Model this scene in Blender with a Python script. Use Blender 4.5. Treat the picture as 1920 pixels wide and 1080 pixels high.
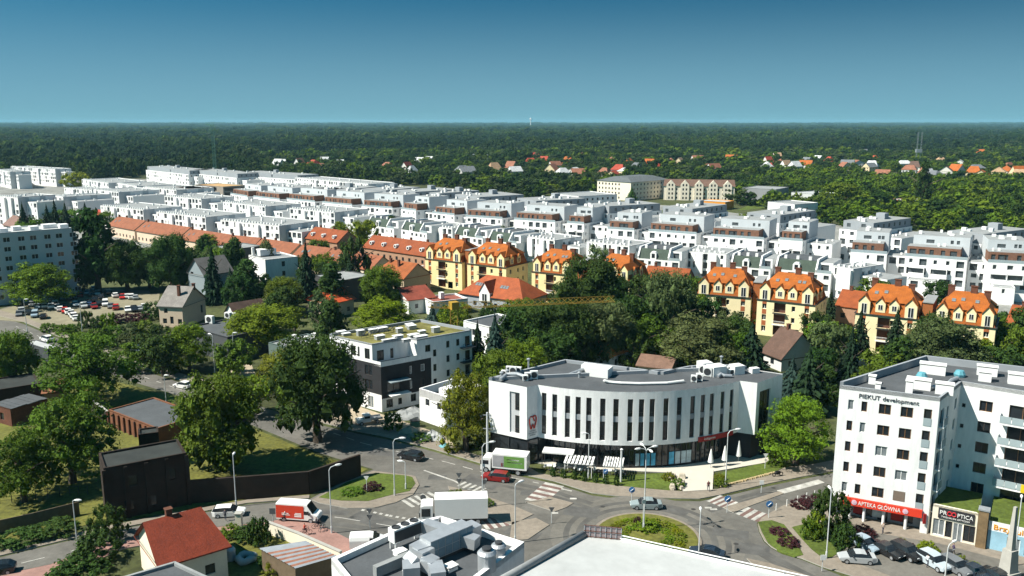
import bpy, bmesh, math, random
import numpy as np
from mathutils import Vector, Matrix
R = math.radians
rnd = random.Random(7)
for o in list(bpy.data.objects): bpy.data.objects.remove(o)
SC = bpy.context.scene
COL = SC.collection

# ------------------------------------------------------------------ camera, sky, sun, exposure
CAM_H, FOC, HORIZON = 55.0, 1600.0, 227.0            # metres, focal length and horizon row of the 1920 px photograph
PITCH = math.atan((540 - HORIZON) / FOC)
cam = bpy.data.cameras.new('camera'); cam_o = bpy.data.objects.new('camera', cam); COL.objects.link(cam_o)
cam_o.location = (0, 0, CAM_H); cam_o.rotation_euler = (math.pi / 2 - PITCH, 0, 0)
cam.sensor_width = 36; cam.lens = 36 * FOC / 1920; cam.clip_start = 1; cam.clip_end = 60000
SC.camera = cam_o

SUN_EL, SUN_AZ = R(49), math.atan2(-0.25, -1.0)      # the sun stands on the left, a touch to the camera's side
world = bpy.data.worlds.new('World'); SC.world = world; world.use_nodes = True
nt = world.node_tree; nt.nodes.clear()
sky = nt.nodes.new('ShaderNodeTexSky'); sky.sky_type = 'NISHITA'; sky.sun_disc = False
sky.sun_elevation = SUN_EL; sky.sun_rotation = math.pi / 2 - SUN_AZ
sky.altitude = 100; sky.air_density = 1.0; sky.dust_density = 1.5; sky.ozone_density = 4.0
tc = nt.nodes.new('ShaderNodeTexCoord'); mp = nt.nodes.new('ShaderNodeMapping'); mp.inputs['Scale'].default_value = (1, 1, 6.0); mp.inputs['Location'].default_value = (0, 0, 0.10)
nv = nt.nodes.new('ShaderNodeVectorMath'); nv.operation = 'NORMALIZE'
tint = nt.nodes.new('ShaderNodeMix'); tint.data_type = 'RGBA'; tint.blend_type = 'MULTIPLY'
tint.inputs['Factor'].default_value = 1; tint.inputs[7].default_value = (0.11, 0.72, 0.74, 1)
bg = nt.nodes.new('ShaderNodeBackground'); bg.inputs['Strength'].default_value = 0.064
wo = nt.nodes.new('ShaderNodeOutputWorld')
nt.links.new(tc.outputs['Generated'], mp.inputs['Vector']); nt.links.new(mp.outputs[0], nv.inputs[0])
nt.links.new(nv.outputs[0], sky.inputs['Vector']); nt.links.new(sky.outputs[0], tint.inputs[6])
# the pale dust of the lowest few degrees, the same all round
sp = nt.nodes.new('ShaderNodeSeparateXYZ'); nt.links.new(tc.outputs['Generated'], sp.inputs[0])
lo = nt.nodes.new('ShaderNodeMapRange'); lo.interpolation_type = 'SMOOTHSTEP'
for i_, v_ in ((1, -0.01), (2, 0.17), (3, 0.80), (4, 0.0)): lo.inputs[i_].default_value = v_
nt.links.new(sp.outputs[2], lo.inputs[0])
dust = nt.nodes.new('ShaderNodeMix'); dust.data_type = 'RGBA'; dust.inputs[7].default_value = (1.75, 3.35, 4.0, 1)
nt.links.new(lo.outputs[0], dust.inputs['Factor']); nt.links.new(tint.outputs[2], dust.inputs[6])
nt.links.new(dust.outputs[2], bg.inputs['Color']); nt.links.new(bg.outputs[0], wo.inputs[0])

sun = bpy.data.lights.new('sun', 'SUN'); sun.energy = 4.6; sun.angle = R(0.5); sun.color = (1.0, 0.955, 0.86)
sun_o = bpy.data.objects.new('sun', sun); COL.objects.link(sun_o); sun_o.location = (-200, -20, 300)
sd = Vector((math.cos(SUN_AZ) * math.cos(SUN_EL), math.sin(SUN_AZ) * math.cos(SUN_EL), math.sin(SUN_EL)))
sun_o.rotation_euler = sd.to_track_quat('Z', 'Y').to_euler()
vs = SC.view_settings; vs.view_transform = 'Standard'; vs.look = 'None'; vs.gamma = 1; vs.use_curve_mapping = False
vs.exposure = 1.05
SC.cycles.max_bounces = 6; SC.cycles.diffuse_bounces = 2; SC.cycles.glossy_bounces = 2; SC.cycles.transmission_bounces = 2
SC.cycles.volume_bounces = 0; SC.cycles.transparent_max_bounces = 6; SC.cycles.use_denoising = True
SC.cycles.use_adaptive_sampling = True; SC.cycles.adaptive_threshold = 0.02

# ------------------------------------------------------------------ survey: a sight line from the camera station to a height z
def at(px, py, z=0.0):
    u = (px - 960) / FOC; v = (540 - py) / FOC
    dy = math.cos(PITCH) + v * math.sin(PITCH); dz = -math.sin(PITCH) + v * math.cos(PITCH)
    t = (z - CAM_H) / dz
    return Vector((u * t, dy * t, z))
def pix(x, y, z=0.0):
    zz = z - CAM_H; d = y * math.cos(PITCH) - zz * math.sin(PITCH); up = y * math.sin(PITCH) + zz * math.cos(PITCH)
    return 960 + FOC * x / d, 540 - FOC * up / d
def P2(pts): return [tuple(at(*p)[:2]) for p in pts]

# ------------------------------------------------------------------ materials
MATS = {}
def mk(name, col=None, rough=0.85, var=0.12, scale=0.6, metal=0.0, bump=0.0, spec=0.3, fine=None, fvar=0.1, stretch=None, emit=None):
    if name in MATS: return MATS[name]
    m = bpy.data.materials.new(name); m.use_nodes = True; t = m.node_tree; b = t.nodes['Principled BSDF']
    b.inputs['Roughness'].default_value = rough; b.inputs['Metallic'].default_value = metal
    b.inputs['Specular IOR Level'].default_value = spec
    if col is None:
        oi = t.nodes.new('ShaderNodeObjectInfo'); src = oi.outputs['Color']
    else:
        rg = t.nodes.new('ShaderNodeRGB'); rg.outputs[0].default_value = (*col, 1); src = rg.outputs[0]
    tcn = t.nodes.new('ShaderNodeTexCoord'); vec = tcn.outputs['Object']
    if stretch:
        mpn = t.nodes.new('ShaderNodeMapping'); mpn.inputs['Scale'].default_value = stretch; t.links.new(vec, mpn.inputs[0]); vec = mpn.outputs[0]
    def layer(src, sc, amt, det):
        n = t.nodes.new('ShaderNodeTexNoise'); n.inputs['Scale'].default_value = sc; n.inputs['Detail'].default_value = det
        n.inputs['Roughness'].default_value = 0.65; t.links.new(vec, n.inputs['Vector'])
        mr = t.nodes.new('ShaderNodeMapRange'); mr.inputs[1].default_value = 0.3; mr.inputs[2].default_value = 0.7
        mr.inputs[3].default_value = 1 - amt; mr.inputs[4].default_value = 1 + amt; t.links.new(n.outputs[0], mr.inputs[0])
        vm = t.nodes.new('ShaderNodeVectorMath'); vm.operation = 'MULTIPLY'
        t.links.new(src, vm.inputs[0]); t.links.new(mr.outputs[0], vm.inputs[1]); return vm.outputs[0], n
    n = None
    if var: src, n = layer(src, scale, var, 5)
    if fine: src, n = layer(src, fine, fvar, 2)
    t.links.new(src, b.inputs['Base Color'])
    if bump and n:
        bn = t.nodes.new('ShaderNodeBump'); bn.inputs['Strength'].default_value = bump; bn.inputs['Distance'].default_value = 0.1
        t.links.new(n.outputs[0], bn.inputs['Height']); t.links.new(bn.outputs[0], b.inputs['Normal'])
    if emit: b.inputs['Emission Color'].default_value = (*emit, 1); b.inputs['Emission Strength'].default_value = 1
    MATS[name] = m; return m
PL = mk('plaster', None, 0.9, 0.06, 0.25, fine=1.7, fvar=0.04)                       # coloured by the object
WHITE = mk('white_render', (0.73, 0.73, 0.72), 0.9, 0.07, 0.45, fine=1.8, fvar=0.05, stretch=(1, 1, 0.22))
CREAM = mk('cream_render', (0.70, 0.64, 0.52), 0.9, 0.06, 0.3)
YELLOW = mk('yellow_render', (0.75, 0.63, 0.33), 0.9, 0.07, 0.3)
BLACK = mk('charcoal_render', (0.022, 0.022, 0.025), 0.8, 0.2, 0.6)
GREYR = mk('grey_render', (0.27, 0.29, 0.31), 0.9, 0.08, 0.3)
BROWN = mk('brown_cladding', (0.19, 0.095, 0.06), 0.8, 0.2, 1.5)
TILE = mk('roof_tiles', None, 0.8, 0.24, 0.45, fine=5.0, fvar=0.22, bump=0.35)
FELT = mk('roof_felt', (0.072, 0.078, 0.084), 0.9, 0.16, 0.35, fine=3, fvar=0.08)
FELTL = mk('roof_felt_light', (0.24, 0.25, 0.25), 0.9, 0.15, 0.3, fine=2, fvar=0.08)
MEMB = mk('roof_membrane', (0.38, 0.39, 0.385), 0.75, 0.12, 0.12, fine=1.0, fvar=0.03)
BRICK = mk('red_brick', (0.115, 0.045, 0.026), 0.9, 0.25, 0.7, fine=5, fvar=0.2)
PBRICK = mk('pale_brick', (0.34, 0.20, 0.13), 0.9, 0.15, 0.7, fine=5, fvar=0.15)
GLASS = mk('window_glass', (0.018, 0.022, 0.026), 0.08, 0.35, 0.4, spec=0.5)
GLASSL = mk('window_glass_curtained', (0.16, 0.18, 0.19), 0.15, 0.3, 0.9, spec=0.5)
TAR = mk('tar_roof', (0.028, 0.032, 0.030), 0.9, 0.3, 0.4)
SHADE_BRICK = mk('shaded_brick', (0.027, 0.018, 0.013), 0.9, 0.3, 0.8)  # brick colour darkened to stand in for the shade on these walls
YELLOW2 = mk('cream_yellow_render', (0.76, 0.66, 0.40), 0.9, 0.07, 0.3)
EGLASS = mk('estate_glass', (0.075, 0.088, 0.095), 0.15, 0.6, 0.5, spec=0.5)
BALG = mk('balcony_glass', (0.30, 0.36, 0.38), 0.15, 0.1, 0.5, spec=0.5)
FRAMEW = mk('white_frame', (0.72, 0.72, 0.70), 0.5, 0.0)
FRAMED = mk('dark_frame', (0.05, 0.04, 0.035), 0.5, 0.0)
FRAMEB = mk('brown_frame', (0.16, 0.085, 0.04), 0.6, 0.1, 2)
METAL = mk('galvanised_metal', (0.42, 0.44, 0.46), 0.45, 0.12, 0.8, metal=0.5)
DMETAL = mk('dark_metal', (0.04, 0.042, 0.045), 0.5, 0.1, 1)
STEEL = mk('pole_paint', (0.50, 0.52, 0.52), 0.5, 0.08, 1)
PAINT = mk('vehicle_paint', None, 0.25, 0.02, 1, spec=0.6)
MATTE = mk('coloured_matte', None, 0.7, 0.08, 0.8)
TYRE = mk('tyre_rubber', (0.018, 0.018, 0.018), 0.9, 0.1, 2)
ASPH = mk('asphalt', (0.112, 0.106, 0.094), 0.92, 0.28, 0.11, fine=1.2, fvar=0.12)
ASPH2 = mk('asphalt_old', (0.128, 0.120, 0.104), 0.92, 0.2, 0.11, fine=1.5, fvar=0.12)
PAVE = mk('concrete_paving', (0.205, 0.175, 0.140), 0.92, 0.14, 0.2, fine=1.6, fvar=0.10)
PINK = mk('pink_paving', (0.26, 0.15, 0.125), 0.92, 0.15, 0.3, fine=2, fvar=0.10)
KERB = mk('kerb_concrete', (0.34, 0.33, 0.30), 0.9, 0.1, 1)
LIME = mk('pale_paving', (0.46, 0.43, 0.37), 0.9, 0.06, 0.3)
LINE = mk('road_paint', (0.36, 0.35, 0.32), 0.8, 0.4, 0.9)
GRASS = mk('lawn', (0.070, 0.098, 0.014), 0.95, 0.28, 0.18, fine=2.2, fvar=0.3, bump=0.4)
GRASSD = mk('dry_lawn', (0.105, 0.105, 0.020), 0.95, 0.3, 0.13, fine=1.5, fvar=0.3, bump=0.4)
EARTH = mk('garden_ground', (0.050, 0.058, 0.018), 0.95, 0.5, 0.05, fine=0.7, fvar=0.4)
SAND = mk('bare_earth', (0.34, 0.28, 0.20), 0.95, 0.15, 0.3, fine=2, fvar=0.1)
SEDUM = mk('sedum_roof', (0.135, 0.125, 0.035), 0.95, 0.5, 0.4, fine=2.5, fvar=0.2)
WOOD = mk('weathered_wood', (0.13, 0.095, 0.06), 0.9, 0.2, 1.5)
YCRANE = mk('crane_yellow', (0.36, 0.22, 0.03), 0.5, 0.1, 1)
BARK = mk('bark', (0.075, 0.058, 0.042), 0.95, 0.3, 3)

def leaf_mat(col=None):
    m = bpy.data.materials.new('leaves'); m.use_nodes = True; t = m.node_tree; t.nodes.clear()
    out = t.nodes.new('ShaderNodeOutputMaterial'); oi = t.nodes.new('ShaderNodeObjectInfo')
    tcn = t.nodes.new('ShaderNodeTexCoord'); n = t.nodes.new('ShaderNodeTexNoise'); n.inputs['Scale'].default_value = 3.2; n.inputs['Detail'].default_value = 4
    t.links.new(tcn.outputs['Object'], n.inputs['Vector'])
    mr = t.nodes.new('ShaderNodeMapRange'); mr.inputs[1].default_value = 0.3; mr.inputs[2].default_value = 0.7; mr.inputs[3].default_value = 0.6; mr.inputs[4].default_value = 1.45
    t.links.new(n.outputs[0], mr.inputs[0])
    vm = t.nodes.new('ShaderNodeVectorMath'); vm.operation = 'MULTIPLY'
    t.links.new(oi.outputs['Color'], vm.inputs[0]) if col is None else setattr(vm.inputs[0], 'default_value', col); t.links.new(mr.outputs[0], vm.inputs[1])
    hs = t.nodes.new('ShaderNodeHueSaturation'); mh = t.nodes.new('ShaderNodeMapRange'); mh.inputs[3].default_value = 0.485; mh.inputs[4].default_value = 0.515
    t.links.new(oi.outputs['Random'], mh.inputs[0]); t.links.new(mh.outputs[0], hs.inputs['Hue']); t.links.new(vm.outputs[0], hs.inputs['Color'])
    d = t.nodes.new('ShaderNodeBsdfPrincipled'); d.inputs['Roughness'].default_value = 0.75; d.inputs['Specular IOR Level'].default_value = 0.12
    tr = t.nodes.new('ShaderNodeBsdfTranslucent'); mx = t.nodes.new('ShaderNodeMixShader'); mx.inputs[0].default_value = 0.30
    t.links.new(hs.outputs[0], d.inputs['Base Color']); t.links.new(hs.outputs[0], tr.inputs['Color'])
    t.links.new(d.outputs[0], mx.inputs[1]); t.links.new(tr.outputs[0], mx.inputs[2]); t.links.new(mx.outputs[0], out.inputs[0])
    return m
LEAF = leaf_mat()

# ------------------------------------------------------------------ mesh building
class MB:
    def __init__(s): s.v = []; s.f = []; s.m = []
    def add(s, vs, fs, mi=0):
        o = len(s.v); s.v += [tuple(v) for v in vs]
        for f in fs: s.f.append([i + o for i in f]); s.m.append(mi)
        return s
    def box(s, x0, y0, z0, x1, y1, z1, mi=0, bottom=True):
        if x1 < x0: x0, x1 = x1, x0
        if y1 < y0: y0, y1 = y1, y0
        fs = [(4, 5, 6, 7), (0, 1, 5, 4), (1, 2, 6, 5), (2, 3, 7, 6), (3, 0, 4, 7)]
        if bottom: fs.append((3, 2, 1, 0))
        return s.add([(x0, y0, z0), (x1, y0, z0), (x1, y1, z0), (x0, y1, z0), (x0, y0, z1), (x1, y0, z1), (x1, y1, z1), (x0, y1, z1)], fs, mi)
    def obox(s, cx, cy, z0, z1, lx, ly, ang=0, mi=0, taper=1.0):
        c, n = math.cos(ang), math.sin(ang); vs = []
        for z, k in ((z0, 1), (z1, taper)):
            for a, b in ((-1, -1), (1, -1), (1, 1), (-1, 1)):
                x, y = a * lx / 2 * k, b * ly / 2 * k; vs.append((cx + x * c - y * n, cy + x * n + y * c, z))
        return s.add(vs, [(4, 5, 6, 7), (0, 1, 5, 4), (1, 2, 6, 5), (2, 3, 7, 6), (3, 0, 4, 7), (3, 2, 1, 0)], mi)
    def prism(s, poly, z0, z1, mi=0, tmi=None, top=True, bottom=False):
        n = len(poly); a = sum(poly[i][0] * poly[(i + 1) % n][1] - poly[(i + 1) % n][0] * poly[i][1] for i in range(n))
        if a < 0: poly = poly[::-1]
        vs = [(x, y, z0) for x, y in poly] + [(x, y, z1) for x, y in poly]
        s.add(vs, [(i, (i + 1) % n, n + (i + 1) % n, n + i) for i in range(n)], mi)
        if top: s.add(vs[n:], [tuple(range(n))], mi if tmi is None else tmi)
        if bottom: s.add(vs[:n], [tuple(range(n))[::-1]], mi)
        return s
    def sheet(s, poly, z, mi=0):
        n = len(poly); a = sum(poly[i][0] * poly[(i + 1) % n][1] - poly[(i + 1) % n][0] * poly[i][1] for i in range(n))
        if a < 0: poly = poly[::-1]
        return s.add([(p[0], p[1], z) for p in poly], [tuple(range(n))], mi)
    def quad(s, a, b, c, d, mi=0): return s.add([a, b, c, d], [(0, 1, 2, 3)], mi)
    def tri(s, a, b, c, mi=0): return s.add([a, b, c], [(0, 1, 2)], mi)
    def beam(s, p, q, w, h=None, mi=0):
        h = h or w; p, q = Vector(p), Vector(q); d = (q - p).normalized()
        up = Vector((0, 0, 1)) if abs(d.z) < 0.95 else Vector((1, 0, 0)); a = d.cross(up).normalized(); b = a.cross(d)
        vs = [e + a * (i * w / 2) + b * (j * h / 2) for e in (p, q) for i, j in ((-1, -1), (1, -1), (1, 1), (-1, 1))]
        return s.add(vs, [(0, 1, 5, 4), (1, 2, 6, 5), (2, 3, 7, 6), (3, 0, 4, 7), (3, 2, 1, 0), (4, 5, 6, 7)], mi)
    def tube(s, pts, r, n=8, mi=0, cap=True):
        pts = [Vector(p) for p in pts]; rs = r if isinstance(r, (list, tuple)) else [r] * len(pts); o = []; 
        for k, p in enumerate(pts):
            d = (pts[min(k + 1, len(pts) - 1)] - pts[max(k - 1, 0)]).normalized()
            up = Vector((0, 0, 1)) if abs(d.z) < 0.9 else Vector((1, 0, 0)); a = d.cross(up).normalized(); b = a.cross(d)
            o += [p + (a * math.cos(2 * math.pi * i / n) + b * math.sin(2 * math.pi * i / n)) * rs[k] for i in range(n)]
        fs = [(k * n + i, k * n + (i + 1) % n, (k + 1) * n + (i + 1) % n, (k + 1) * n + i) for k in range(len(pts) - 1) for i in range(n)]
        fs = [f[::-1] for f in fs]
        if cap: fs += [tuple(range(n)), tuple((len(pts) - 1) * n + i for i in range(n))[::-1]]
        return s.add(o, fs, mi)
    def lathe(s, prof, n=12, c=(0, 0), mi=0):
        vs = [(c[0] + r * math.cos(2 * math.pi * i / n), c[1] + r * math.sin(2 * math.pi * i / n), z) for r, z in prof for i in range(n)]
        return s.add(vs, [(k * n + i, k * n + (i + 1) % n, (k + 1) * n + (i + 1) % n, (k + 1) * n + i) for k in range(len(prof) - 1) for i in range(n)], mi)
    def mesh(s, name, mats, smooth=False):
        me = bpy.data.meshes.new(name); me.from_pydata(s.v, [], s.f)
        for m in (mats if isinstance(mats, (list, tuple)) else [mats]): me.materials.append(m)
        me.polygons.foreach_set('material_index', s.m)
        if smooth: me.polygons.foreach_set('use_smooth', [True] * len(s.f))
        me.update(); return me
    def build(s, name, mats, parent=None, color=None, kind=None, smooth=False, loc=None, rz=0):
        return obj(name, s.mesh(name, mats, smooth), parent, loc, rz, color, kind)
def obj(name, me, parent=None, loc=None, rz=0, color=None, kind=None, scale=None):
    o = bpy.data.objects.new(name, me); COL.objects.link(o)
    if parent: o.parent = parent
    if loc is not None: o.location = loc
    if rz: o.rotation_euler = (0, 0, rz)
    if color: o.color = (*color, 1)
    if kind: o['kind'] = kind
    if scale: o.scale = scale
    return o
THINGS = []
def tag(o, label, cat, group=None):
    o['label'] = label; o['category'] = cat
    if group: o['group'] = group
    THINGS.append(o); return o
def thing(name, label, cat, loc=(0, 0, 0), rz=0, group=None):
    o = bpy.data.objects.new(name, None); o.empty_display_size = 0.5; COL.objects.link(o); o.location = loc; o.rotation_euler = (0, 0, rz)
    return tag(o, label, cat, group)
def copy_tree(o, parent=None):
    c = o.copy(); COL.objects.link(c); c.parent = parent
    for ch in list(o.children): copy_tree(ch, c)
    if parent is None: THINGS.append(c)
    return c
FOOT = []                                            # building footprints, to keep the filling trees out
def ori(A, B):
    d = Vector(B) - Vector(A); return math.atan2(d.y, d.x), d.length
def inpoly(x, y, p):
    r = False; j = len(p) - 1
    for i in range(len(p)):
        if (p[i][1] > y) != (p[j][1] > y) and x < (p[j][0] - p[i][0]) * (y - p[i][1]) / (p[j][1] - p[i][1]) + p[i][0]: r = not r
        j = i
    return r

# a wall with real openings: cells of a grid are left out, reveals run inwards
def wall(mb, o, u, n, L, z0, z1, holes=(), rec=0.2, mi=0):
    o = Vector((o[0], o[1], 0)); u = Vector((u[0], u[1], 0)); n = Vector((n[0], n[1], 0))
    hs = [(max(0.02, a), max(z0 + 0.01, b), min(L - 0.02, a + w), min(z1 - 0.01, b + h)) for a, b, w, h in holes]
    xs = sorted({0.0, L, *[round(v, 3) for h in hs for v in (h[0], h[2])]}); zs = sorted({z0, z1, *[round(v, 3) for h in hs for v in (h[1], h[3])]})
    P = lambda a, z, d=0: o + u * a + n * d + Vector((0, 0, z))
    for j in range(len(zs) - 1):
        run = None
        for i in range(len(xs) - 1):
            ca, cz = (xs[i] + xs[i + 1]) / 2, (zs[j] + zs[j + 1]) / 2
            free = not any(h[0] < ca < h[2] and h[1] < cz < h[3] for h in hs)
            if free and run is None: run = xs[i]
            if run is not None and (not free or i == len(xs) - 2):
                e = xs[i + 1] if free else xs[i]
                mb.quad(P(run, zs[j]), P(e, zs[j]), P(e, zs[j + 1]), P(run, zs[j + 1]), mi); run = None
    for a, b, c, d in hs:
        mb.quad(P(a, b), P(a, b, rec), P(a, d, rec), P(a, d), mi); mb.quad(P(c, b, rec), P(c, b), P(c, d), P(c, d, rec), mi)
        mb.quad(P(a, b), P(c, b), P(c, b, rec), P(a, b, rec), mi); mb.quad(P(a, d, rec), P(c, d, rec), P(c, d), P(a, d), mi)
WM = {}
def window_mesh(w, h, style):
    k = (round(w, 1), round(h, 1), style)
    if k in WM: return WM[k]
    mb = MB(); t = 0.09 if style != 'far' else 0.0
    gl = {'curt': GLASSL}.get(style, GLASS); fr = {'dark': FRAMED, 'brown': FRAMEB, 'slot': FRAMED}.get(style, FRAMEW)
    mb.quad((0, 0, 0), (w, 0, 0), (w, 0, h), (0, 0, h), 0)
    if t:
        for a, b, c, d in ((0, 0, w, t), (0, h - t, w, h), (0, t, t, h - t), (w - t, t, w, h - t)): mb.box(a, -0.05, b, c, -0.004, d, 1)
        if w > 1.0: mb.box(w / 2 - t / 2, -0.05, t, w / 2 + t / 2, -0.004, h - t, 1)
        if style == 'slot': mb.box(t, -0.05, h * 0.22, w - t, -0.004, h * 0.22 + 0.06, 1)
    WM[k] = mb.mesh('window', [gl, fr]); return WM[k]
class Bld:
    """a box-like building; local x along the front, y towards the back, z up; A and B are the front corners on the ground"""
    def __init__(s, name, label, cat, A, B, D, group=None, ang=None, L=None):
        s.ang, s.L = ori(A, B)
        if L: s.L = L
        s.D = D; s.A = Vector(A); s.root = thing(name, label, cat, (A[0], A[1], 0), s.ang, group)
        s.walls = {}; s.gl = MB(); s.boxes = {}
        c, n = math.cos(s.ang), math.sin(s.ang)
        FOOT.append([(A[0] + x * c - y * n, A[1] + x * n + y * c) for x, y in ((-1, -1), (s.L + 1, -1), (s.L + 1, D + 1), (-1, D + 1))])
    def mb(s, part, mat, color=None):
        if part not in s.boxes: s.boxes[part] = (MB(), mat, color)
        return s.boxes[part][0]
    def frame(s, side, x0, y0, x1, y1):
        return {'f': ((x0, y0), (1, 0), (0, 1), x1 - x0), 'r': ((x1, y0), (0, 1), (-1, 0), y1 - y0),
                'b': ((x1, y1), (-1, 0), (0, -1), x1 - x0), 'l': ((x0, y1), (0, -1), (1, 0), y1 - y0)}[side]
    def block(s, part, mat, z0, z1, holes=None, x0=0, y0=0, x1=None, y1=None, rec=0.2, style='far', color=None, roof=None, par=0.0, mi=0):
        """four walls with openings; holes = {side: [(u, z, w, h[, style])]}; far panes are joined, others are objects"""
        x1 = s.L if x1 is None else x1; y1 = s.D if y1 is None else y1; holes = holes or {}; mb = s.mb(part, mat, color)
        for sd_ in 'frbl':
            o, u, n, L = s.frame(sd_, x0, y0, x1, y1); hs = holes.get(sd_, [])
            wall(mb, o, u, n, L, z0, z1, [h[:4] for h in hs], rec)
            for h in hs:
                st = h[4] if len(h) > 4 else style
                p = Vector((o[0] + u[0] * h[0] + n[0] * rec * 0.98, o[1] + u[1] * h[0] + n[1] * rec * 0.98, h[1]))
                if st == 'none': continue
                if st == 'far':
                    q = Vector((u[0], u[1], 0)) * h[2]; z = Vector((0, 0, h[3])); s.gl.quad(p, p + q, p + q + z, p + z)
                else: obj('window', window_mesh(h[2], h[3], st), s.root, p, math.atan2(u[1], u[0]))
        if roof:
            r = s.mb('roof', roof); r.quad((x0, y0, z1 - par), (x1, y0, z1 - par), (x1, y1, z1 - par), (x0, y1, z1 - par))
            if par:
                t = 0.3
                for a in ((x0, y0, x1, y0 + t), (x0, y1 - t, x1, y1), (x0, y0 + t, x0 + t, y1 - t), (x1 - t, y0 + t, x1, y1 - t)):
                    mb.box(a[0], a[1], z1 - par + 0.01, a[2], a[3], z1, bottom=False)
    def done(s, glass_name='window_panes'):
        for part, (mb, mat, color) in s.boxes.items():
            if mb.f: mb.build(part, mat, s.root, color, 'stuff' if part == 'roof_vents' else None)
        if s.gl.f: s.gl.build(glass_name, getattr(s, 'gmat', GLASS), s.root, kind='stuff')
        return s.root
def grid(n, x0, dx, w, z0, nz, dz, h, st=None, skip=()):
    return [((x0 + i * dx), z0 + j * dz, w, h) + ((st,) if st else ()) for j in range(nz) for i in range(n) if (i, j) not in skip]
def text(s, size, parent, loc, rot, mat, name='lettering', ext=0.03, align='LEFT', width=None):
    cu = bpy.data.curves.new(name, 'FONT'); cu.body = s; cu.size = size; cu.extrude = ext; cu.align_x = align; cu.resolution_u = 2
    o = bpy.data.objects.new(name, cu); COL.objects.link(o); dg = bpy.context.evaluated_depsgraph_get()
    me = bpy.data.meshes.new_from_object(o.evaluated_get(dg)); bpy.data.objects.remove(o)
    if not me.materials: me.materials.append(mat)
    else: me.materials[0] = mat
    if width:
        xs = [v.co.x for v in me.vertices]; k = width / (max(xs) - min(xs)); 
        for v in me.vertices: v.co.x *= k
    o = obj(name, me, parent, loc); o.rotation_euler = rot; return o

# ================================================================== the ground
def struct(name, mb, mats, **k):
    o = mb.build(name, mats, **k); o['kind'] = 'structure'; return o
g = MB()
xs = [-26000, -6000, -2000, -800, -400, -200, 0, 200, 400, 800, 2000, 6000, 26000]; ys = [-300, 0, 100, 200, 400, 800, 2000, 6000, 30000]
for i in range(len(xs) - 1):
    for j in range(len(ys) - 1): g.quad((xs[i], ys[j], -0.02), (xs[i + 1], ys[j], -0.02), (xs[i + 1], ys[j + 1], -0.02), (xs[i], ys[j + 1], -0.02))
struct('ground', g, EARTH)

# asphalt: the north-west street, the ring of the roundabout, and the three other arms (traced kerb lines, taken to the ground)
RC = (18.06, 106.2); RR = 7.3
north = [(-60, 575), (45, 608), (150, 652), (258, 692), (340, 718), (480, 760), (600, 797), (669, 813), (726, 824), (814, 847), (891, 870), (960, 890), (1040, 907), (1110, 929), (1157, 935), (1222, 938), (1312, 940), (1354, 932), (1429, 914), (1491, 901), (1600, 880), (1700, 862)]
south = [(1700, 895), (1552, 928), (1521, 935), (1468, 950), (1447, 962), (1425, 972), (1419, 981), (1423, 997), (1432, 1016), (1447, 1029), (1466, 1039), (1504, 1050), (1541, 1065), (1700, 1130), (1600, 1300), (1150, 1250), (900, 1150), (640, 1062), (560, 1010), (509, 978), (402, 988), (206, 1014), (94, 1058), (0, 1078), (-120, 1120), (-120, 1075), (0, 1045), (141, 1011), (187, 1000), (244, 989), (380, 962), (464, 946), (580, 936), (640, 905), (700, 880), (600, 850), (480, 800), (335, 742), (255, 718), (150, 680), (45, 640), (-60, 610)]
road = MB(); road.sheet(P2(north + south), 0.004); struct('road', road, ASPH)
# worn inner lane of the roundabout, a ring of older asphalt
ring = MB(); N = 48
for i in range(N):
    a, b = 2 * math.pi * i / N, 2 * math.pi * (i + 1) / N
    ring.quad(*[(RC[0] + r * math.cos(t), RC[1] + r * math.sin(t), 0.008) for r, t in ((RR + 0.3, a), (RR + 5.6, a), (RR + 5.6, b), (RR + 0.3, b))])
struct('roundabout_ring', ring, ASPH2)

def raised(name, pts, mat, h=0.12, kerb=True, px=True, z0=-0.01):
    poly = P2(pts) if px else pts
    mb = MB(); mb.prism(poly, z0, h, 0 if kerb else 1, 1); return struct(name, mb, [KERB, mat])
# pavements and verges
raised('pavement', [(560, 768), (604, 793), (669, 809), (726, 820), (814, 843), (891, 866), (960, 886), (1040, 903), (1110, 925), (1157, 931), (1222, 934), (1312, 936), (1354, 928), (1429, 910), (1491, 897), (1600, 876), (1700, 858), (1690, 840), (1520, 872), (1470, 878), (1440, 892), (1345, 918), (1275, 922), (1170, 913), (1080, 901), (1010, 888), (985, 872), (930, 862), (880, 850), (830, 830), (720, 803), (640, 790)], PAVE)
raised('pavement', [(230, 676), (300, 700), (340, 714), (400, 733), (480, 757), (480, 745), (400, 718), (330, 698), (245, 672)], PAVE)
raised('pavement', [(-40, 583), (45, 604), (150, 648), (230, 676), (245, 672), (160, 640), (50, 597), (-40, 570)], PAVE)
# the wedge between the two western streets: pavement rim, lawn inside
raised('pavement', [(779, 894), (786, 910), (775, 928), (742, 943), (702, 953), (651, 954), (600, 944), (585, 938), (640, 908), (700, 884), (768, 892)], PAVE)
raised('lawn', [(773, 896), (779, 908), (768, 922), (735, 929), (690, 941), (640, 940), (598, 934), (650, 906), (704, 888), (760, 893)], GRASS, 0.16, False)
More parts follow.
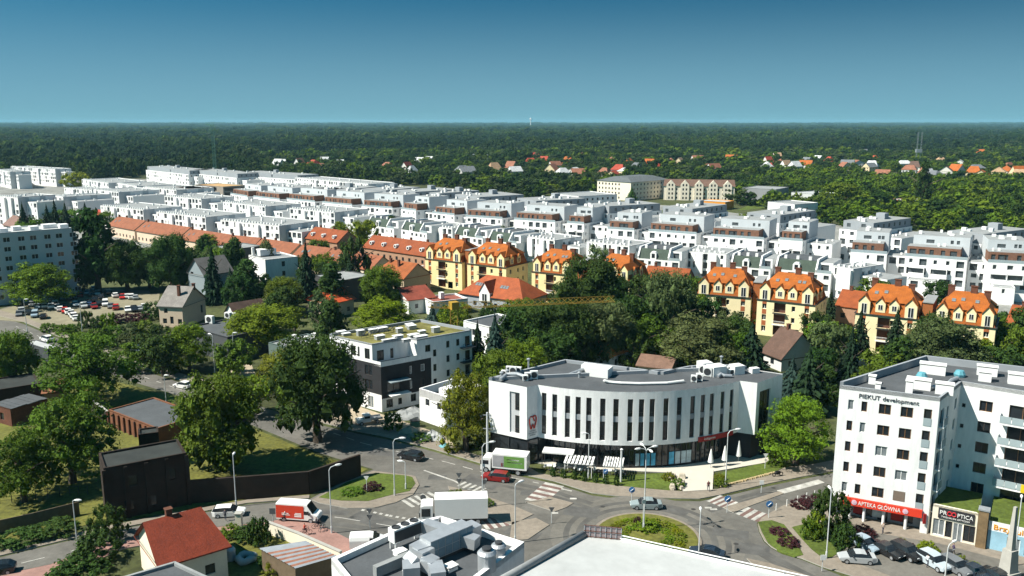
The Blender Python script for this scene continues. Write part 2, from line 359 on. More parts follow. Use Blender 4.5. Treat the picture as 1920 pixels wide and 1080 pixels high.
# splitter islands
raised('traffic_island', [(840, 912), (905, 929), (960, 948), (1000, 965), (960, 985), (905, 965), (850, 940)], PAVE, 0.10)
raised('traffic_island', [(1010, 938), (1030, 932), (1075, 944), (1062, 952), (1040, 960), (985, 942)], PAVE, 0.10)
raised('traffic_island', [(960, 980), (1005, 972), (1030, 985), (990, 1012), (955, 1015)], PAVE, 0.10)
raised('traffic_island', [(1356, 952), (1400, 940), (1460, 922), (1470, 926), (1410, 948), (1375, 962)], PAVE, 0.10)
raised('traffic_island', [(1400, 1048), (1440, 1056), (1520, 1082), (1490, 1095), (1420, 1068)], PAVE, 0.10)
# eastern corner: paving, planted beds, car park
raised('pavement', [(1448, 960), (1468, 949), (1521, 934), (1556, 926), (1735, 960), (1760, 1000), (1990, 1040), (1990, 1250), (1760, 1130), (1541, 1063), (1504, 1048), (1466, 1037), (1447, 1027), (1433, 1014), (1424, 996), (1421, 982), (1428, 972)], PAVE, 0.10)
carpark = MB(); carpark.sheet(P2([(1560, 1040), (1640, 1000), (1760, 1020), (1920, 1062), (1960, 1110), (1720, 1100)]), 0.108); struct('car_park_surface', carpark, ASPH2)
raised('flower_bed', [(1421, 980), (1447, 977), (1470, 985), (1490, 1010), (1506, 1042), (1490, 1046), (1462, 1036), (1440, 1020), (1428, 998)], GRASS, 0.15, False)
raised('flower_bed', [(1485, 990), (1515, 982), (1560, 985), (1612, 1012), (1560, 1046), (1545, 1050), (1520, 1030), (1500, 1008)], GRASS, 0.15, False)
# western side of the south-west street
raised('pavement', [(-120, 1060), (0, 1034), (140, 1002), (187, 990), (244, 979), (330, 962), (464, 938), (580, 929), (580, 935), (464, 944), (380, 960), (244, 987), (187, 998), (141, 1009), (0, 1043), (-120, 1073)], PAVE)
raised('pavement', [(509, 980), (402, 990), (206, 1016), (94, 1060), (0, 1080), (0, 1100), (120, 1080), (230, 1030), (400, 1000), (501, 987)], PINK)
raised('cycle_path', [(509, 979), (545, 968), (600, 985), (655, 1012), (700, 1040), (690, 1055), (640, 1040), (560, 1006), (508, 987)], PINK, 0.10)
# curved building's forecourt
raised('lawn', [(1165, 893), (1250, 888), (1262, 898), (1268, 912), (1255, 921), (1190, 915), (1160, 912)], GRASS, 0.16, False)
raised('lawn', [(1340, 905), (1355, 887), (1420, 872), (1470, 868), (1485, 870), (1440, 893), (1350, 913)], GRASS, 0.16, False)
raised('terrace', [(1000, 868), (1090, 880), (1250, 887), (1340, 885), (1440, 868), (1450, 855), (1300, 850), (1000, 850)], LIME, 0.14)
raised('ramp', [(1255, 887), (1338, 882), (1336, 920), (1282, 923)], LIME, 0.18)
raised('flower_bed', [(1040, 892), (1090, 887), (1165, 893), (1160, 912), (1100, 905)], GRASS, 0.16, False)
# roundabout island: kerb, lawn, planting rings
isl = MB()
def circ(r, n=56): return [(RC[0] + r * math.cos(2 * math.pi * i / n), RC[1] + r * math.sin(2 * math.pi * i / n)) for i in range(n)]
isl.prism(circ(RR), 0, 0.14, 0, 1); isl.prism(circ(RR - 0.5), 0.13, 0.2, 2, 2)
struct('roundabout_island', isl, [KERB, PAVE, GRASSD])
# western waste ground and gardens
raised('meadow', [(255, 725), (335, 748), (480, 805), (600, 855), (690, 880), (640, 903), (580, 928), (464, 936), (330, 960), (160, 985), (-100, 1040), (-100, 760), (150, 700)], GRASSD, 0.03, False)
raised('lawn', [(240, 745), (315, 735), (330, 750), (300, 775), (250, 775)], GRASS, 0.05, False)
raised('lawn', [(400, 1020), (500, 990), (560, 1030), (520, 1090), (410, 1085)], GRASSD, 0.05, False)
raised('car_park', [(-60, 600), (30, 570), (130, 540), (280, 545), (290, 585), (150, 612), (105, 590), (40, 595)], ASPH2, 0.02, False)
raised('car_park', [(-60, 596), (130, 548), (300, 550), (292, 592), (150, 612)], mk('car_park_gravel', (.20, .18, .12), .95, .2, .3), 0.05, False)
raised('building_site', [(560, 765), (640, 740), (680, 765), (830, 815), (870, 850), (726, 806), (640, 788)], SAND, 0.05, False)
raised('yard', [(430, 690), (470, 680), (480, 705), (440, 715)], SAND, 0.05, False)
raised('yard', [(1500, 690), (1580, 665), (1640, 680), (1560, 700)], ASPH2, 0.05, False)
# the park-like greens between the houses
raised('lawn', [(1540, 640), (1590, 635), (1600, 650), (1550, 660)], GRASS, 0.05, False)
raised('meadow', [(1380, 395), (1560, 380), (1990, 420), (1990, 330), (1500, 345)], GRASS, 0.05, False)

# painted markings
mk_z = 0.018
def line(pts, w, dash=None, gap=0, mat=LINE, z=mk_z, name='road_marking', mb=None):
    pts = [Vector((*p, z)) for p in (P2(pts) if len(pts[0]) == 2 else pts)]; own = mb is None; mb = mb or MB()
    for a, b in zip(pts, pts[1:]):
        d = (b - a); L = d.length; d.normalize(); n = Vector((-d.y, d.x, 0)) * w / 2; t = 0.0
        while t < L:
            e = min(L, t + (dash or L)); p, q = a + d * t, a + d * e
            mb.quad(p - n, q - n, q + n, p + n); t = e + (gap if dash else 1e9)
    return mb
m1 = MB()
line([(625, 812), (680, 831), (760, 850), (835, 866), (900, 884), (960, 896), (1010, 906)], 0.18, 2.0, 1.6, mb=m1)
line([(30, 612), (150, 664), (330, 728), (600, 808)], 0.15, 2, 3, mb=m1)
line([(795, 882), (850, 901), (860, 906)], 0.35, mb=m1); line([(1022, 909), (1072, 921)], 0.35, mb=m1)
line([(560, 962), (640, 971), (760, 991)], 0.16, 3, 2.5, mb=m1)
line([(678, 956), (730, 967), (778, 975)], 0.5, 0.5, 0.5, mb=m1)
line([(864, 907), (905, 920)], 2.0, 0.45, 0.55, mb=m1)
line([(380, 975), (300, 992), (180, 1022), (40, 1056)], 0.15, 3, 3, mb=m1)
line([(1462, 923), (1500, 913), (1540, 902)], 1.3, mb=m1)
line([(1520, 940), (1470, 957), (1440, 972)], 0.25, 0.35, 0.9, mb=m1)
line([(600, 1000), (660, 1028)], 0.2, mb=m1)
for px in ((1075, 935), (1040, 962), (1328, 952), (1338, 955)):
    c = at(*px); m1.quad(*[(c.x + a, c.y + b, mk_z) for a, b in ((-.5, -.25), (.5, -.25), (.5, .25), (-.5, .25))])
struct('road_marking', m1, LINE)
def zebra(name, a, b, n, w, red=True):
    """bars across the carriageway from a to b; w = bar length in metres"""
    A, B = at(*a), at(*b); d = (B - A); L = d.length; d.normalize(); q = Vector((-d.y, d.x, 0)) * w / 2; mw, mr = MB(), MB(); s = L / (2 * n - 1)
    for i in range(2 * n - 1):
        p0, p1 = A + d * (i * s), A + d * ((i + 1) * s); Z = Vector((0, 0, mk_z + 0.004))
        if i % 2 == 0: mw.quad(p0 - q + Z, p1 - q + Z, p1 + q + Z, p0 + q + Z)
        elif red: mr.quad(p0 - q + Z, p1 - q + Z, p1 + q + Z, p0 + q + Z)
    struct('pedestrian_crossing', mw, LINE)
    if mr.f: struct('red_crossing_surface', mr, mk('red_crossing', (0.14, 0.088, 0.076), 0.9, 0.2, 0.5))
zebra('a', (1002, 941), (1040, 908), 5, 3.2); zebra('b', (762, 945), (815, 928), 5, 3.0, False)
zebra('c', (1338, 934), (1372, 948), 4, 3.2); zebra('d', (1390, 957), (1440, 975), 4, 3.2)
zebra('e', (905, 985), (955, 975), 4, 3.0)

raised('estate_court', [(120, 470), (330, 462), (560, 470), (700, 480), (900, 470), (1180, 500), (1560, 560), (1960, 600), (1960, 470), (1700, 440), (1560, 420), (1250, 385), (1000, 374), (700, 356), (440, 340), (250, 335), (-60, 345), (-60, 420)], mk('court_paving', (.20, .20, .185), .95, .4, .05, fine=.5, fvar=.2), 0.03, False)
# worn lanes and patches in the asphalt
wear = mk('worn_asphalt', (.086, .083, .076), .9, .35, .25); w = MB()
for i in range(36):
    a, b = 2 * math.pi * i / 48 - .9, 2 * math.pi * (i + 1) / 48 - .9
    for r0, r1 in ((8.6, 9.5), (10.4, 11.2)): w.quad(*[(RC[0] + r * math.cos(t), RC[1] + r * math.sin(t), .0125) for r, t in ((r0, a), (r1, a), (r1, b), (r0, b))])
for pts in ([(1290, 975), (1340, 985), (1390, 1010), (1450, 1045), (1530, 1085)], [(1110, 945), (1040, 922), (960, 905), (880, 890)], [(1330, 950), (1400, 930), (1480, 908)], [(560, 975), (650, 985), (760, 1000)]): line(pts, 1.0, mb=w, z=.0145); line([(p[0], p[1] + 9) for p in pts], .8, mb=w, z=.0150)
struct('tyre_worn_asphalt', w, wear)
pt = MB(); qr = random.Random(11)
for px, py in ((1090, 960), (1370, 1000), (980, 1000), (820, 895), (900, 905), (700, 975), (620, 960), (1260, 955), (1440, 930), (1410, 1030), (720, 850), (640, 815), (420, 752), (1000, 925)):
    c = at(px, py); a = qr.uniform(-.6, .1); l, k = qr.uniform(1.2, 3.5), qr.uniform(.6, 1.6); u, v = Vector((math.cos(a), math.sin(a), 0)) * l, Vector((-math.sin(a), math.cos(a), 0)) * k; c.z = .0163; pt.quad(c - u - v, c + u - v, c + u + v, c - u + v)
struct('asphalt_patch', pt, mk('patched_asphalt', (.085, .083, .078), .92, .3, .5))
mh_ = MB()
for px, py in ((1130, 950), (870, 900), (990, 935), (745, 860), (660, 970), (1380, 1020), (1300, 955), (1450, 915), (600, 958), (800, 990)):
    c = at(px, py); mh_.add([(c.x + .35 * math.cos(i * .5236), c.y + .35 * math.sin(i * .5236), .0185) for i in range(12)], [tuple(range(12))])
struct('manhole_cover', mh_, mk('cast_iron', (.04, .038, .035), .7, .2, 3))

# ================================================================== near buildings
class Poly(Bld):
    """a building whose walls follow any outline; local coordinates are world ones minus the origin"""
    def __init__(s, name, label, cat, O, group=None, foot=None):
        s.ang = 0; s.A = Vector((O[0], O[1])); s.root = thing(name, label, cat, (O[0], O[1], 0), 0, group)
        s.boxes = {}; s.gl = MB()
        if foot: FOOT.append([tuple(p) for p in foot])
    def l(s, p): return (p[0] - s.A[0], p[1] - s.A[1])
    def edge(s, part, mat, p, q, z0, z1, holes=(), rec=0.2, style='far', color=None, local=False):
        p, q = (p, q) if local else (s.l(p), s.l(q)); u = Vector((q[0] - p[0], q[1] - p[1])); L = u.length; u.normalize(); n = (-u.y, u.x)
        wall(s.mb(part, mat, color), p, u, n, L, z0, z1, [h[:4] for h in holes], rec)
        for h in holes:
            st = h[4] if len(h) > 4 else style
            if st == 'none': continue
            w = Vector((p[0] + u.x * h[0] + n[0] * rec * .98, p[1] + u.y * h[0] + n[1] * rec * .98, h[1]))
            if st == 'far':
                a = Vector((u.x, u.y, 0)) * h[2]; z = Vector((0, 0, h[3])); s.gl.quad(w, w + a, w + a + z, w + z)
            else: obj('window', window_mesh(h[2], h[3], st), s.root, w, math.atan2(u.y, u.x))
    def ring(s, part, mat, pts, z0, z1): 
        for a, b in zip(pts, pts[1:] + pts[:1]): s.edge(part, mat, a, b, z0, z1)
    def roof(s, pts, z, mat=FELT, part='roof'): s.mb(part, mat).sheet([s.l(p) for p in pts], z)
    def parapet(s, pts, z0, z1, mat=WHITE, t=0.3, part='parapet', closed=True):
        mb = s.mb(part, mat); n = len(pts); lp = [Vector(s.l(p)) for p in pts]
        for i in range(n if closed else n - 1):
            a, b = lp[i], lp[(i + 1) % n]; d = (b - a).normalized(); k = Vector((-d.y, d.x)) * t; e = d * 0.0
            mb.prism([tuple(a), tuple(b), tuple(b + k - d * t * .9), tuple(a + k + d * t * .9)], z0, z1)

def ac_unit(x, y, z, rz, w=1.0, h=0.9, d=0.5, label='white air conditioning unit standing on a flat roof', group='air conditioning units on the roofs'):
    t = thing('air_conditioner', label, 'air conditioner', (x, y, z), rz, group)
    mb = MB(); mb.box(-w / 2, -d / 2, 0.12, w / 2, d / 2, h); mb.box(-w / 2 + .05, -d / 2, 0, -w / 2 + .15, d / 2, .12); mb.box(w / 2 - .15, -d / 2, 0, w / 2 - .05, d / 2, .12); mb.build('casing', FRAMEW, t)
    f = MB(); f.lathe([(0.0, 0), (h * .36, 0), (h * .36, .03), (0, .03)], 14); o = f.build('fan_grille', DMETAL, t); o.location = (0, -d / 2 - .01, h * .56); o.rotation_euler = (math.pi / 2, 0, 0)
    return t
def vent_box(x, y, z, rz, lx, ly, h, label, cap=True, mat=WHITE, cat='roof vent', group=None):
    t = thing('roof_vent', label, cat, (x, y, z), rz, group); mb = MB(); mb.box(-lx / 2, -ly / 2, 0, lx / 2, ly / 2, h); mb.build('shaft', mat, t)
    if cap:
        c = MB(); c.box(-lx / 2 - .08, -ly / 2 - .08, h + .14, lx / 2 + .08, ly / 2 + .08, h + .24); c.build('cap', FRAMEW, t)
        g2 = MB(); g2.box(-lx / 2 + .06, -ly / 2 + .06, h, lx / 2 - .06, ly / 2 - .06, h + .14); g2.build('louvre', DMETAL, t)
    return t

# ---------------------------------------------------------------- the curved white office building
H, HB = 13.2, 4.3
cv = [tuple(at(*p, H)[:2]) for p in [(916.5, 713), (988, 726), (1008.6, 721.5), (1200, 735), (1387, 714), (1420, 718), (1468, 701), (1400, 691), (1350, 687), (1293, 690), (1238, 701), (1180, 693), (1060, 678)]]
a, b, c = [Vector(cv[i]) for i in (2, 3, 4)]
def circle3(a, b, c):
    d = 2 * (a.x * (b.y - c.y) + b.x * (c.y - a.y) + c.x * (a.y - b.y)); A2, B2, C2 = a.length_squared, b.length_squared, c.length_squared
    o = Vector(((A2 * (b.y - c.y) + B2 * (c.y - a.y) + C2 * (a.y - b.y)) / d, (A2 * (c.x - b.x) + B2 * (a.x - c.x) + C2 * (b.x - a.x)) / d)); return o, (o - a).length
O, r = circle3(a, b, c)
t0 = math.atan2(a.y - O.y, a.x - O.x); t1 = math.atan2(c.y - O.y, c.x - O.x)
arc = lambda t: (O.x + r * math.cos(t), O.y + r * math.sin(t))
def arc_t(px, z):
    return min((abs(pix(*arc(t0 + (t1 - t0) * i / 2000), z)[0] - px), t0 + (t1 - t0) * i / 2000) for i in range(2001))[1]
wt = [arc_t(p, 10.5) for p in (1020, 1040, 1064, 1084, 1104, 1130, 1155, 1182, 1203, 1223, 1249, 1274, 1299, 1318, 1335, 1355, 1372)]
cuts = [t0] + [(p + q) / 2 for p, q in zip(wt, wt[1:])] + [t1]
front = [arc(t) for t in cuts]
outline = [cv[0], cv[1]] + [arc(t0 + (t1 - t0) * i / 48) for i in range(49)] + [cv[5], cv[6]] + cv[7:]
cb = Poly('office_building', 'white curved three storey office building with tall slot windows and a dark glazed ground floor', 'building', (20, 136), foot=outline)
for i, t in enumerate(wt):
    sg_ = 1 if t1 > t0 else -1; ha = .75 / r * sg_; p, q = Vector(arc(t - ha)), Vector(arc(t + ha)); L = (q - p).length; u = (q - p).normalized(); m = Vector(arc(t)); k = (m - p).dot(u) - 0.42
    ea, eb = (wt[i - 1] + ha if i else t0), t - ha
    for j in range(3): cb.edge('wall', WHITE, arc(ea + (eb - ea) * j / 3), arc(ea + (eb - ea) * (j + 1) / 3), HB, H)
    if i == len(wt) - 1: cb.edge('wall', WHITE, arc(t + ha), arc(t1), HB, H)
    cb.edge('wall', WHITE, p, q, HB, H, [(k, 5.0, .84, 7.0, 'none')], 0.28)
    a3 = math.atan2(u.y, u.x); n2 = Vector((-u.y, u.x))
    for z, h in ((5.0, 3.15), (9.05, 2.95)):
        w = p + u * k + n2 * .27 - cb.A; obj('window', window_mesh(.84, h, 'slot'), cb.root, (w.x, w.y, z), a3)
    w = MB(); w.box(0, .14, 0, .84, .25, .9); o = w.build('spandrel_panel', GREYR, cb.root); pp = p + u * k - cb.A; o.location = (pp.x, pp.y, 8.15); o.rotation_euler = (0, 0, a3)
# left end block with its grey recess, its logo side, the right end block
L01 = (Vector(cv[1]) - Vector(cv[0])).length
cb.edge('wall', WHITE, cv[0], cv[1], HB, H, [(L01 * .62 - .5, 5.0, 1.9, 7.0, 'none')], 0.22)
p, u = Vector(cv[0]), (Vector(cv[1]) - Vector(cv[0])).normalized(); n2 = Vector((-u.y, u.x)); s0 = p + u * (L01 * .62 - .5) + n2 * .215 - cb.A
w = MB(); w.quad((0, 0, 5), (1.9, 0, 5), (1.9, 0, 12), (0, 0, 12)); o = w.build('grey_panel', mk('pale_grey_panel', (.42, .43, .44), .9, .05, .5), cb.root); o.location = (s0.x, s0.y, 0); o.rotation_euler = (0, 0, math.atan2(u.y, u.x))
for z, h in ((5.1, 3.0), (9.0, 2.8)):
    w = s0 + u * .98 - n2 * .02; obj('window', window_mesh(.85, h, 'slot'), cb.root, (w.x, w.y, z), math.atan2(u.y, u.x))
cb.edge('wall', WHITE, cv[1], front[0], HB, H)
cb.edge('wall', WHITE, front[-1], cv[5], HB, H)
L56 = (Vector(cv[6]) - Vector(cv[5])).length
cb.edge('wall', WHITE, cv[5], cv[6], HB, H, [(L56 * .12, 4.6, L56 * .42, 6.9, 'slot')], 0.3)
bk = [cv[6]] + cv[7:] + [cv[0]]
for a, b in zip(bk, bk[1:]): cb.edge('wall', WHITE, a, b, HB, H)
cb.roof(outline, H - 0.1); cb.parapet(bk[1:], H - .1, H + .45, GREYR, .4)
und = cb.mb('soffit', GREYR); und.add([(x - 20, y - 136, HB) for x, y in outline], [tuple(range(len(outline)))[::-1]])
# recessed ground floor in dark glass and charcoal panels
def inset(p, k): 
    c0 = Vector((22, 141)); d = (c0 - Vector(p)); return tuple(Vector(p) + d.normalized() * k)
gf = [inset(cv[0], .2), inset(cv[1], .25)] + [inset(f, .9 if 0 < i < len(front) - 1 else 2.2) for i, f in enumerate(front)] + [inset(cv[5], .5), inset(cv[6], .5)] + [inset(x, .5) for x in cv[7:]]
for i in range(len(gf)):
    a, b = Vector(gf[i]), Vector(gf[(i + 1) % len(gf)]); L = (b - a).length
    cb.edge('ground_floor', BLACK, a, b, 0.0, HB, [(.12, .35, L - .24, HB - .6)] if i < len(front) and L > 1.5 else [], .1)
    if i < len(front) and L > 1.5:
        d = (b - a).normalized(); q = a + d * (L / 2) - cb.A; f = MB(); f.box(-.05, -.06, 0.3, .05, .06, HB - .2)
        o = f.build('mullion', DMETAL, cb.root); o.location = (q.x, q.y, 0); o.rotation_euler = (0, 0, math.atan2(d.y, d.x))
# posters in the shop windows, sun print in flat colours
PBLUE = mk('poster_blue', (.08, .36, .55), .6, .5, .9); PPALE = mk('poster_pale', (.42, .52, .56), .6, .3, 1.2)
for i, cols in ((8, (PPALE, PBLUE)), (9, (PBLUE, PBLUE)), (11, (PBLUE, PPALE)), (12, (PPALE,))):
    a, b = Vector(gf[i + 2]), Vector(gf[i + 3]); d = (b - a).normalized(); L = (b - a).length; n2 = Vector((-d.y, d.x))
    for j, m in enumerate(cols):
        w = L / len(cols) - .2; q = a + d * (.1 + j * L / len(cols)) - n2 * .04 - cb.A; f = MB(); f.box(0, -.01, .5, w, .01, 2.6); o = f.build('poster', m, cb.root); o.location = (q.x, q.y, 0); o.rotation_euler = (0, 0, math.atan2(d.y, d.x))
# red fascia with pale lettering on the right third of the curve
RED = mk('fascia_red', (.30, .015, .015), .6, .08, 1); WL = mk('white_lettering', (.75, .75, .72), .6, 0)
ta, tb = wt[13] - abs(t1 - t0) * .02 * (1 if t1 > t0 else -1), wt[16] + (wt[16] - wt[15]) * .3
f = MB(); n = 10; k2 = lambda t, rr, z: Vector((O.x + rr * math.cos(t) - 20, O.y + rr * math.sin(t) - 136, z))
for i in range(n):
    p, q = ta + (tb - ta) * i / n, ta + (tb - ta) * (i + 1) / n
    f.quad(k2(p, r + .12, 4.1), k2(q, r + .12, 4.1), k2(q, r + .12, 4.95), k2(p, r + .12, 4.95)); f.quad(k2(p, r + .12, 4.95), k2(q, r + .12, 4.95), k2(q, r, 4.95), k2(p, r, 4.95)); f.quad(k2(q, r + .12, 4.1), k2(p, r + .12, 4.1), k2(p, r, 4.1), k2(q, r, 4.1))
sg = f.build('shop_fascia', RED, cb.root)
tm = ta + (tb - ta) * .16; e = k2(tm, r + .14, 4.35); q = k2(ta + (tb - ta) * .42, r + .14, 4.35); text('księgarnia', .55, sg, e, (math.pi / 2, 0, math.atan2(q.y - e.y, q.x - e.x)), WL, ext=.01)
# the red tooth emblem and grey lines of lettering on the shaded side of the left block
p, q = Vector(cv[1]) - cb.A, Vector(front[0]) - cb.A; u = (q - p).normalized(); n2 = Vector((u.y, -u.x)); LG = (q - p).length
tooth = [(-.05, .62), (.25, .8), (.55, .72), (.68, .4), (.62, 0), (.45, -.45), (.36, -.8), (.2, -.78), (.12, -.42), (0, -.22), (-.14, -.42), (-.26, -.8), (-.4, -.78), (-.5, -.4), (-.62, .05), (-.62, .45), (-.42, .72), (-.2, .74), (.05, .62), (.22, .3), (.3, .12)]
mid = p + u * (LG * .52) + n2 * .1; f = MB(); f.tube([(mid.x + u.x * x * 1.05, mid.y + u.y * x * 1.05, 7.1 + z * 1.35) for x, z in tooth], .11, 6); f.build('tooth_emblem', mk('emblem_red', (.55, .035, .015), .6, 0), cb.root)
for k, (z, w) in enumerate(((5.55, .62), (5.2, .8), (4.85, .55))):
    f = MB(); x = -w
    while x < w:
        e = min(w, x + rnd.uniform(.08, .2)); a = mid + u * x; b2 = mid + u * e; f.box(0, 0, 0, 0, 0, 0) if 0 else f.quad((a.x, a.y, z), (b2.x, b2.y, z), (b2.x, b2.y, z + .2), (a.x, a.y, z + .2)); x = e + .05
    f.build('grey_lettering', GREYR, cb.root)
cb.done()
# plant on its roof
def rt(px, py, z=H - .1): v = at(px, py, z); return v.x, v.y
GR = 'plant standing on the curved building roof'
def duct(name, label, pts, r_, mat=METAL, z=H - .1, group=None):
    o = MB(); o.tube([(*rt(*p[:2], z + p[2]), z + p[2]) for p in pts], r_, 8); return tag(o.build(name, mat, smooth=False), label, 'duct', group)
duct('roof_duct', 'long white pipe running across the curved building roof to the fan units', [(1133, 714, .1), (1136, 714, .5), (1142, 716, .3), (1165, 718, .3), (1200, 719, .3), (1250, 718, .3), (1282, 714, .35)], .22, FRAMEW)
for px, py, lx, ly, h, lab in ((1127, 698, 3.2, 2.6, 1.5, 'big white box unit at the back of the curved building roof'), (1104, 690, 2.2, 1.8, 1.2, 'pale grey box unit beside the big white one on the curved roof'),
        (1343, 697, 2.6, 2.2, 1.7, 'large white cooling cabinet on the right of the curved roof'), (1321, 689, 2.0, 2.0, 1.6, 'rear pale cabinet in the right roof plant cluster'), (1381, 694, 2.0, 1.8, 1.5, 'second white cooling cabinet near the right roof corner'), (1414, 693, 1.5, 1.0, .9, 'low white box unit at the right end of the curved roof')):
    x, y = rt(px, py + 6); vent_box(x, y, H - .1, R(-25) if px < 1200 else R(20), lx, ly, h, lab, False, FRAMEW, 'roof unit', GR)
for px, py, s, rz in ((1311, 714, 1, -.3), (1301, 716, .9, -.3), (1318, 702, 1.3, -.3), (1326, 706, 1.3, -.3), (1357, 702, .9, .4), (1366, 699, .9, .4), (1370, 703, .8, .4), (990, 712, 1, .1), (1001, 711, 1.15, .1), (985, 714, .8, .1), (955, 700, 1, -.2), (962, 702, 1.1, -.2), (972, 700, .9, -.2), (945, 705, .8, -.2)):
    x, y = rt(px, py); ac_unit(x, y, H - .1, rz, 1.1 * s, 1.25 * s, .6)
for i, (px, py, h) in enumerate(((940, 709, .9), (951, 708, 1.2), (960, 709, .8), (991, 694, 1.9), (1352, 686, 1.6), (1086, 708, .8))):
    x, y = rt(px, py); t = thing('vent_cowl', 'small metal vent cowl on the curved office roof', 'roof vent', (x, y, H - .1), 0, 'vent cowls on the curved roof')
    f = MB(); f.lathe([(.16, 0), (.16, h)], 10); f.build('pipe', METAL, t); f = MB(); f.lathe([(0, h + .3), (.34, h + .12), (.34, h), (.16, h)], 10); f.build('cowl', METAL, t)
duct('roof_duct', 'bent silver duct among the fan units on the left of the curved roof', [(938, 712, .4), (950, 702, .7), (970, 701, .9), (985, 706, .7)], .3)
duct('roof_duct', 'flat grey duct lying behind the white box on the curved roof', [(1068, 702, .3), (1085, 696, .4), (1098, 690, .5)], .3)
duct('roof_duct', 'coiled silver duct at the foot of the right roof plant', [(1346, 706, .3), (1352, 701, .6), (1358, 704, .4), (1372, 705, .3)], .28)

# ---------------------------------------------------------------- the white apartment block on the right with the pharmacy
H = 19.4
C = Vector((56.2, 107.1)); d1 = Vector((.898, -.44)).normalized(); A = C - d1 * 12.4
D = Vector(at(1803, 715, H)[:2]); d2 = Vector((.81, -.587)); E_ = D + d2 * 17; nb = Vector((.587, .81))
F_ = E_ + nb * 13; G_ = Vector(at(1735, 672, H)[:2])
poly = [tuple(v) for v in (A, C, D, E_, F_, G_)]
rb = Poly('apartment_block', 'tall white apartment block with brown framed windows and a pharmacy under an arcade', 'building', tuple(C), foot=poly)
hl = []
for k in range(5):
    z = 16.05 - 3 * k
    for i, (u0, w) in enumerate(((1.25, .72), (2.95, .72), (5.15, 1.5), (7.85, 1.5))):
        st = 'curt' if (i * 5 + k * 3) % 4 == 0 else 'brown'
        hl.append((u0, z, w, 1.45, st))
    hl.append((10.65, z - .75, .95, 2.3, 'brown'))
rb.edge('wall', WHITE, A, C, 2.3, H, hl, .18)
for k in range(5):                                          # glass guards in front of the tall slits, one blind
    q = C - d1 * 1.75 - C; f = MB(); f.box(0, -.06, 0, .95, -.02, 1.05); o = f.build('glass_guard', BALG, rb.root); o.location = (q.x, q.y, 15.3 - 3 * k); o.rotation_euler = (0, 0, math.atan2(d1.y, d1.x))
q = -d1 * 4.5 ; f = MB(); f.box(0, -.03, 0, 1.4, .1, 1.38); o = f.build('window_blind', mk('brown_blind', (.17, .13, .10), .8, .1, 3), rb.root); o.location = (q.x, q.y, 4.1); o.rotation_euler = (0, 0, math.atan2(d1.y, d1.x))
L2 = (D - C).length
side = [(3.6, 15.6 - 3 * k, .8, 1.6, 'dark') for k in range(5)] + [(7.2, 15.9 - 3 * k, .95, 1.5, 'dark') for k in range(5)] + [(.8, 15.2 - 3 * k, 1.6, 2.2, 'none') for k in range(5)]
rb.edge('wall', WHITE, C, D, 0, H, side, .3)
u2 = (D - C).normalized(); n2 = Vector((-u2.y, u2.x))
for k in range(5):
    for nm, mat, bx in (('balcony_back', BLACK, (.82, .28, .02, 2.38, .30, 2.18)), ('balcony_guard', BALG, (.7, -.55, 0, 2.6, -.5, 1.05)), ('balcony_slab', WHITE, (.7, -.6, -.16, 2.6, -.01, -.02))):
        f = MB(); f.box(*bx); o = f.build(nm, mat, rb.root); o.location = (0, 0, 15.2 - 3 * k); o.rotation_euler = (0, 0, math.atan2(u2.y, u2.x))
wing = [(.35, 15.7 - 3 * k, .45, .6, 'dark') for k in range(4)] + [(2.5, 15.6 - 3 * k, 1.6, 1.55, 'brown' if k in (0, 4) else 'dark') for k in range(5)] + [(6.1, 15.0 - 3 * k, 3.2, 2.2, 'brown' if k < 4 else 'dark') for k in range(5)] + [(10.2, 15.0 - 3 * k, 2.4, 2.2, 'dark') for k in range(5)] + [(14, 15.4 - 3 * k, 1.6, 1.5, 'dark') for k in range(5)]
rb.edge('wall', WHITE, D, E_, 0, H, wing, .25)
ra = math.atan2(d2.y, d2.x)
for k in range(4):
    z = 14.85 - 3 * k; lo = D + d2 * 5.2 - C
    f = MB(); f.box(0, -1.5, -.22, 8.6, -.01, 0); o = f.build('balcony_slab', WHITE, rb.root); o.location = (lo.x, lo.y, z); o.rotation_euler = (0, 0, ra)
    for j in range(6):
        f = MB(); f.box(j * 1.42 + .03, -1.5, .06, j * 1.42 + 1.39, -1.46, 1.05); o = f.build('balcony_panel', BALG, rb.root); o.location = (lo.x, lo.y, z); o.rotation_euler = (0, 0, ra)
    f = MB(); f.box(0.0, -1.45, .06, .05, -.05, 1.05); o = f.build('balcony_panel', BALG, rb.root); o.location = (lo.x, lo.y, z); o.rotation_euler = (0, 0, ra)
for a, b in ((E_, F_), (F_, G_), (G_, A)): rb.edge('wall', WHITE, a, b, 0, H)
rb.roof(poly, H - .55, FELT)
rb.parapet([tuple(v) for v in (F_, G_, A)], H - .56, H + .5, GREYR, .35, closed=False); rb.parapet([tuple(v) for v in (A, C, D, E_)], H - .56, H, WHITE, .3, closed=False)
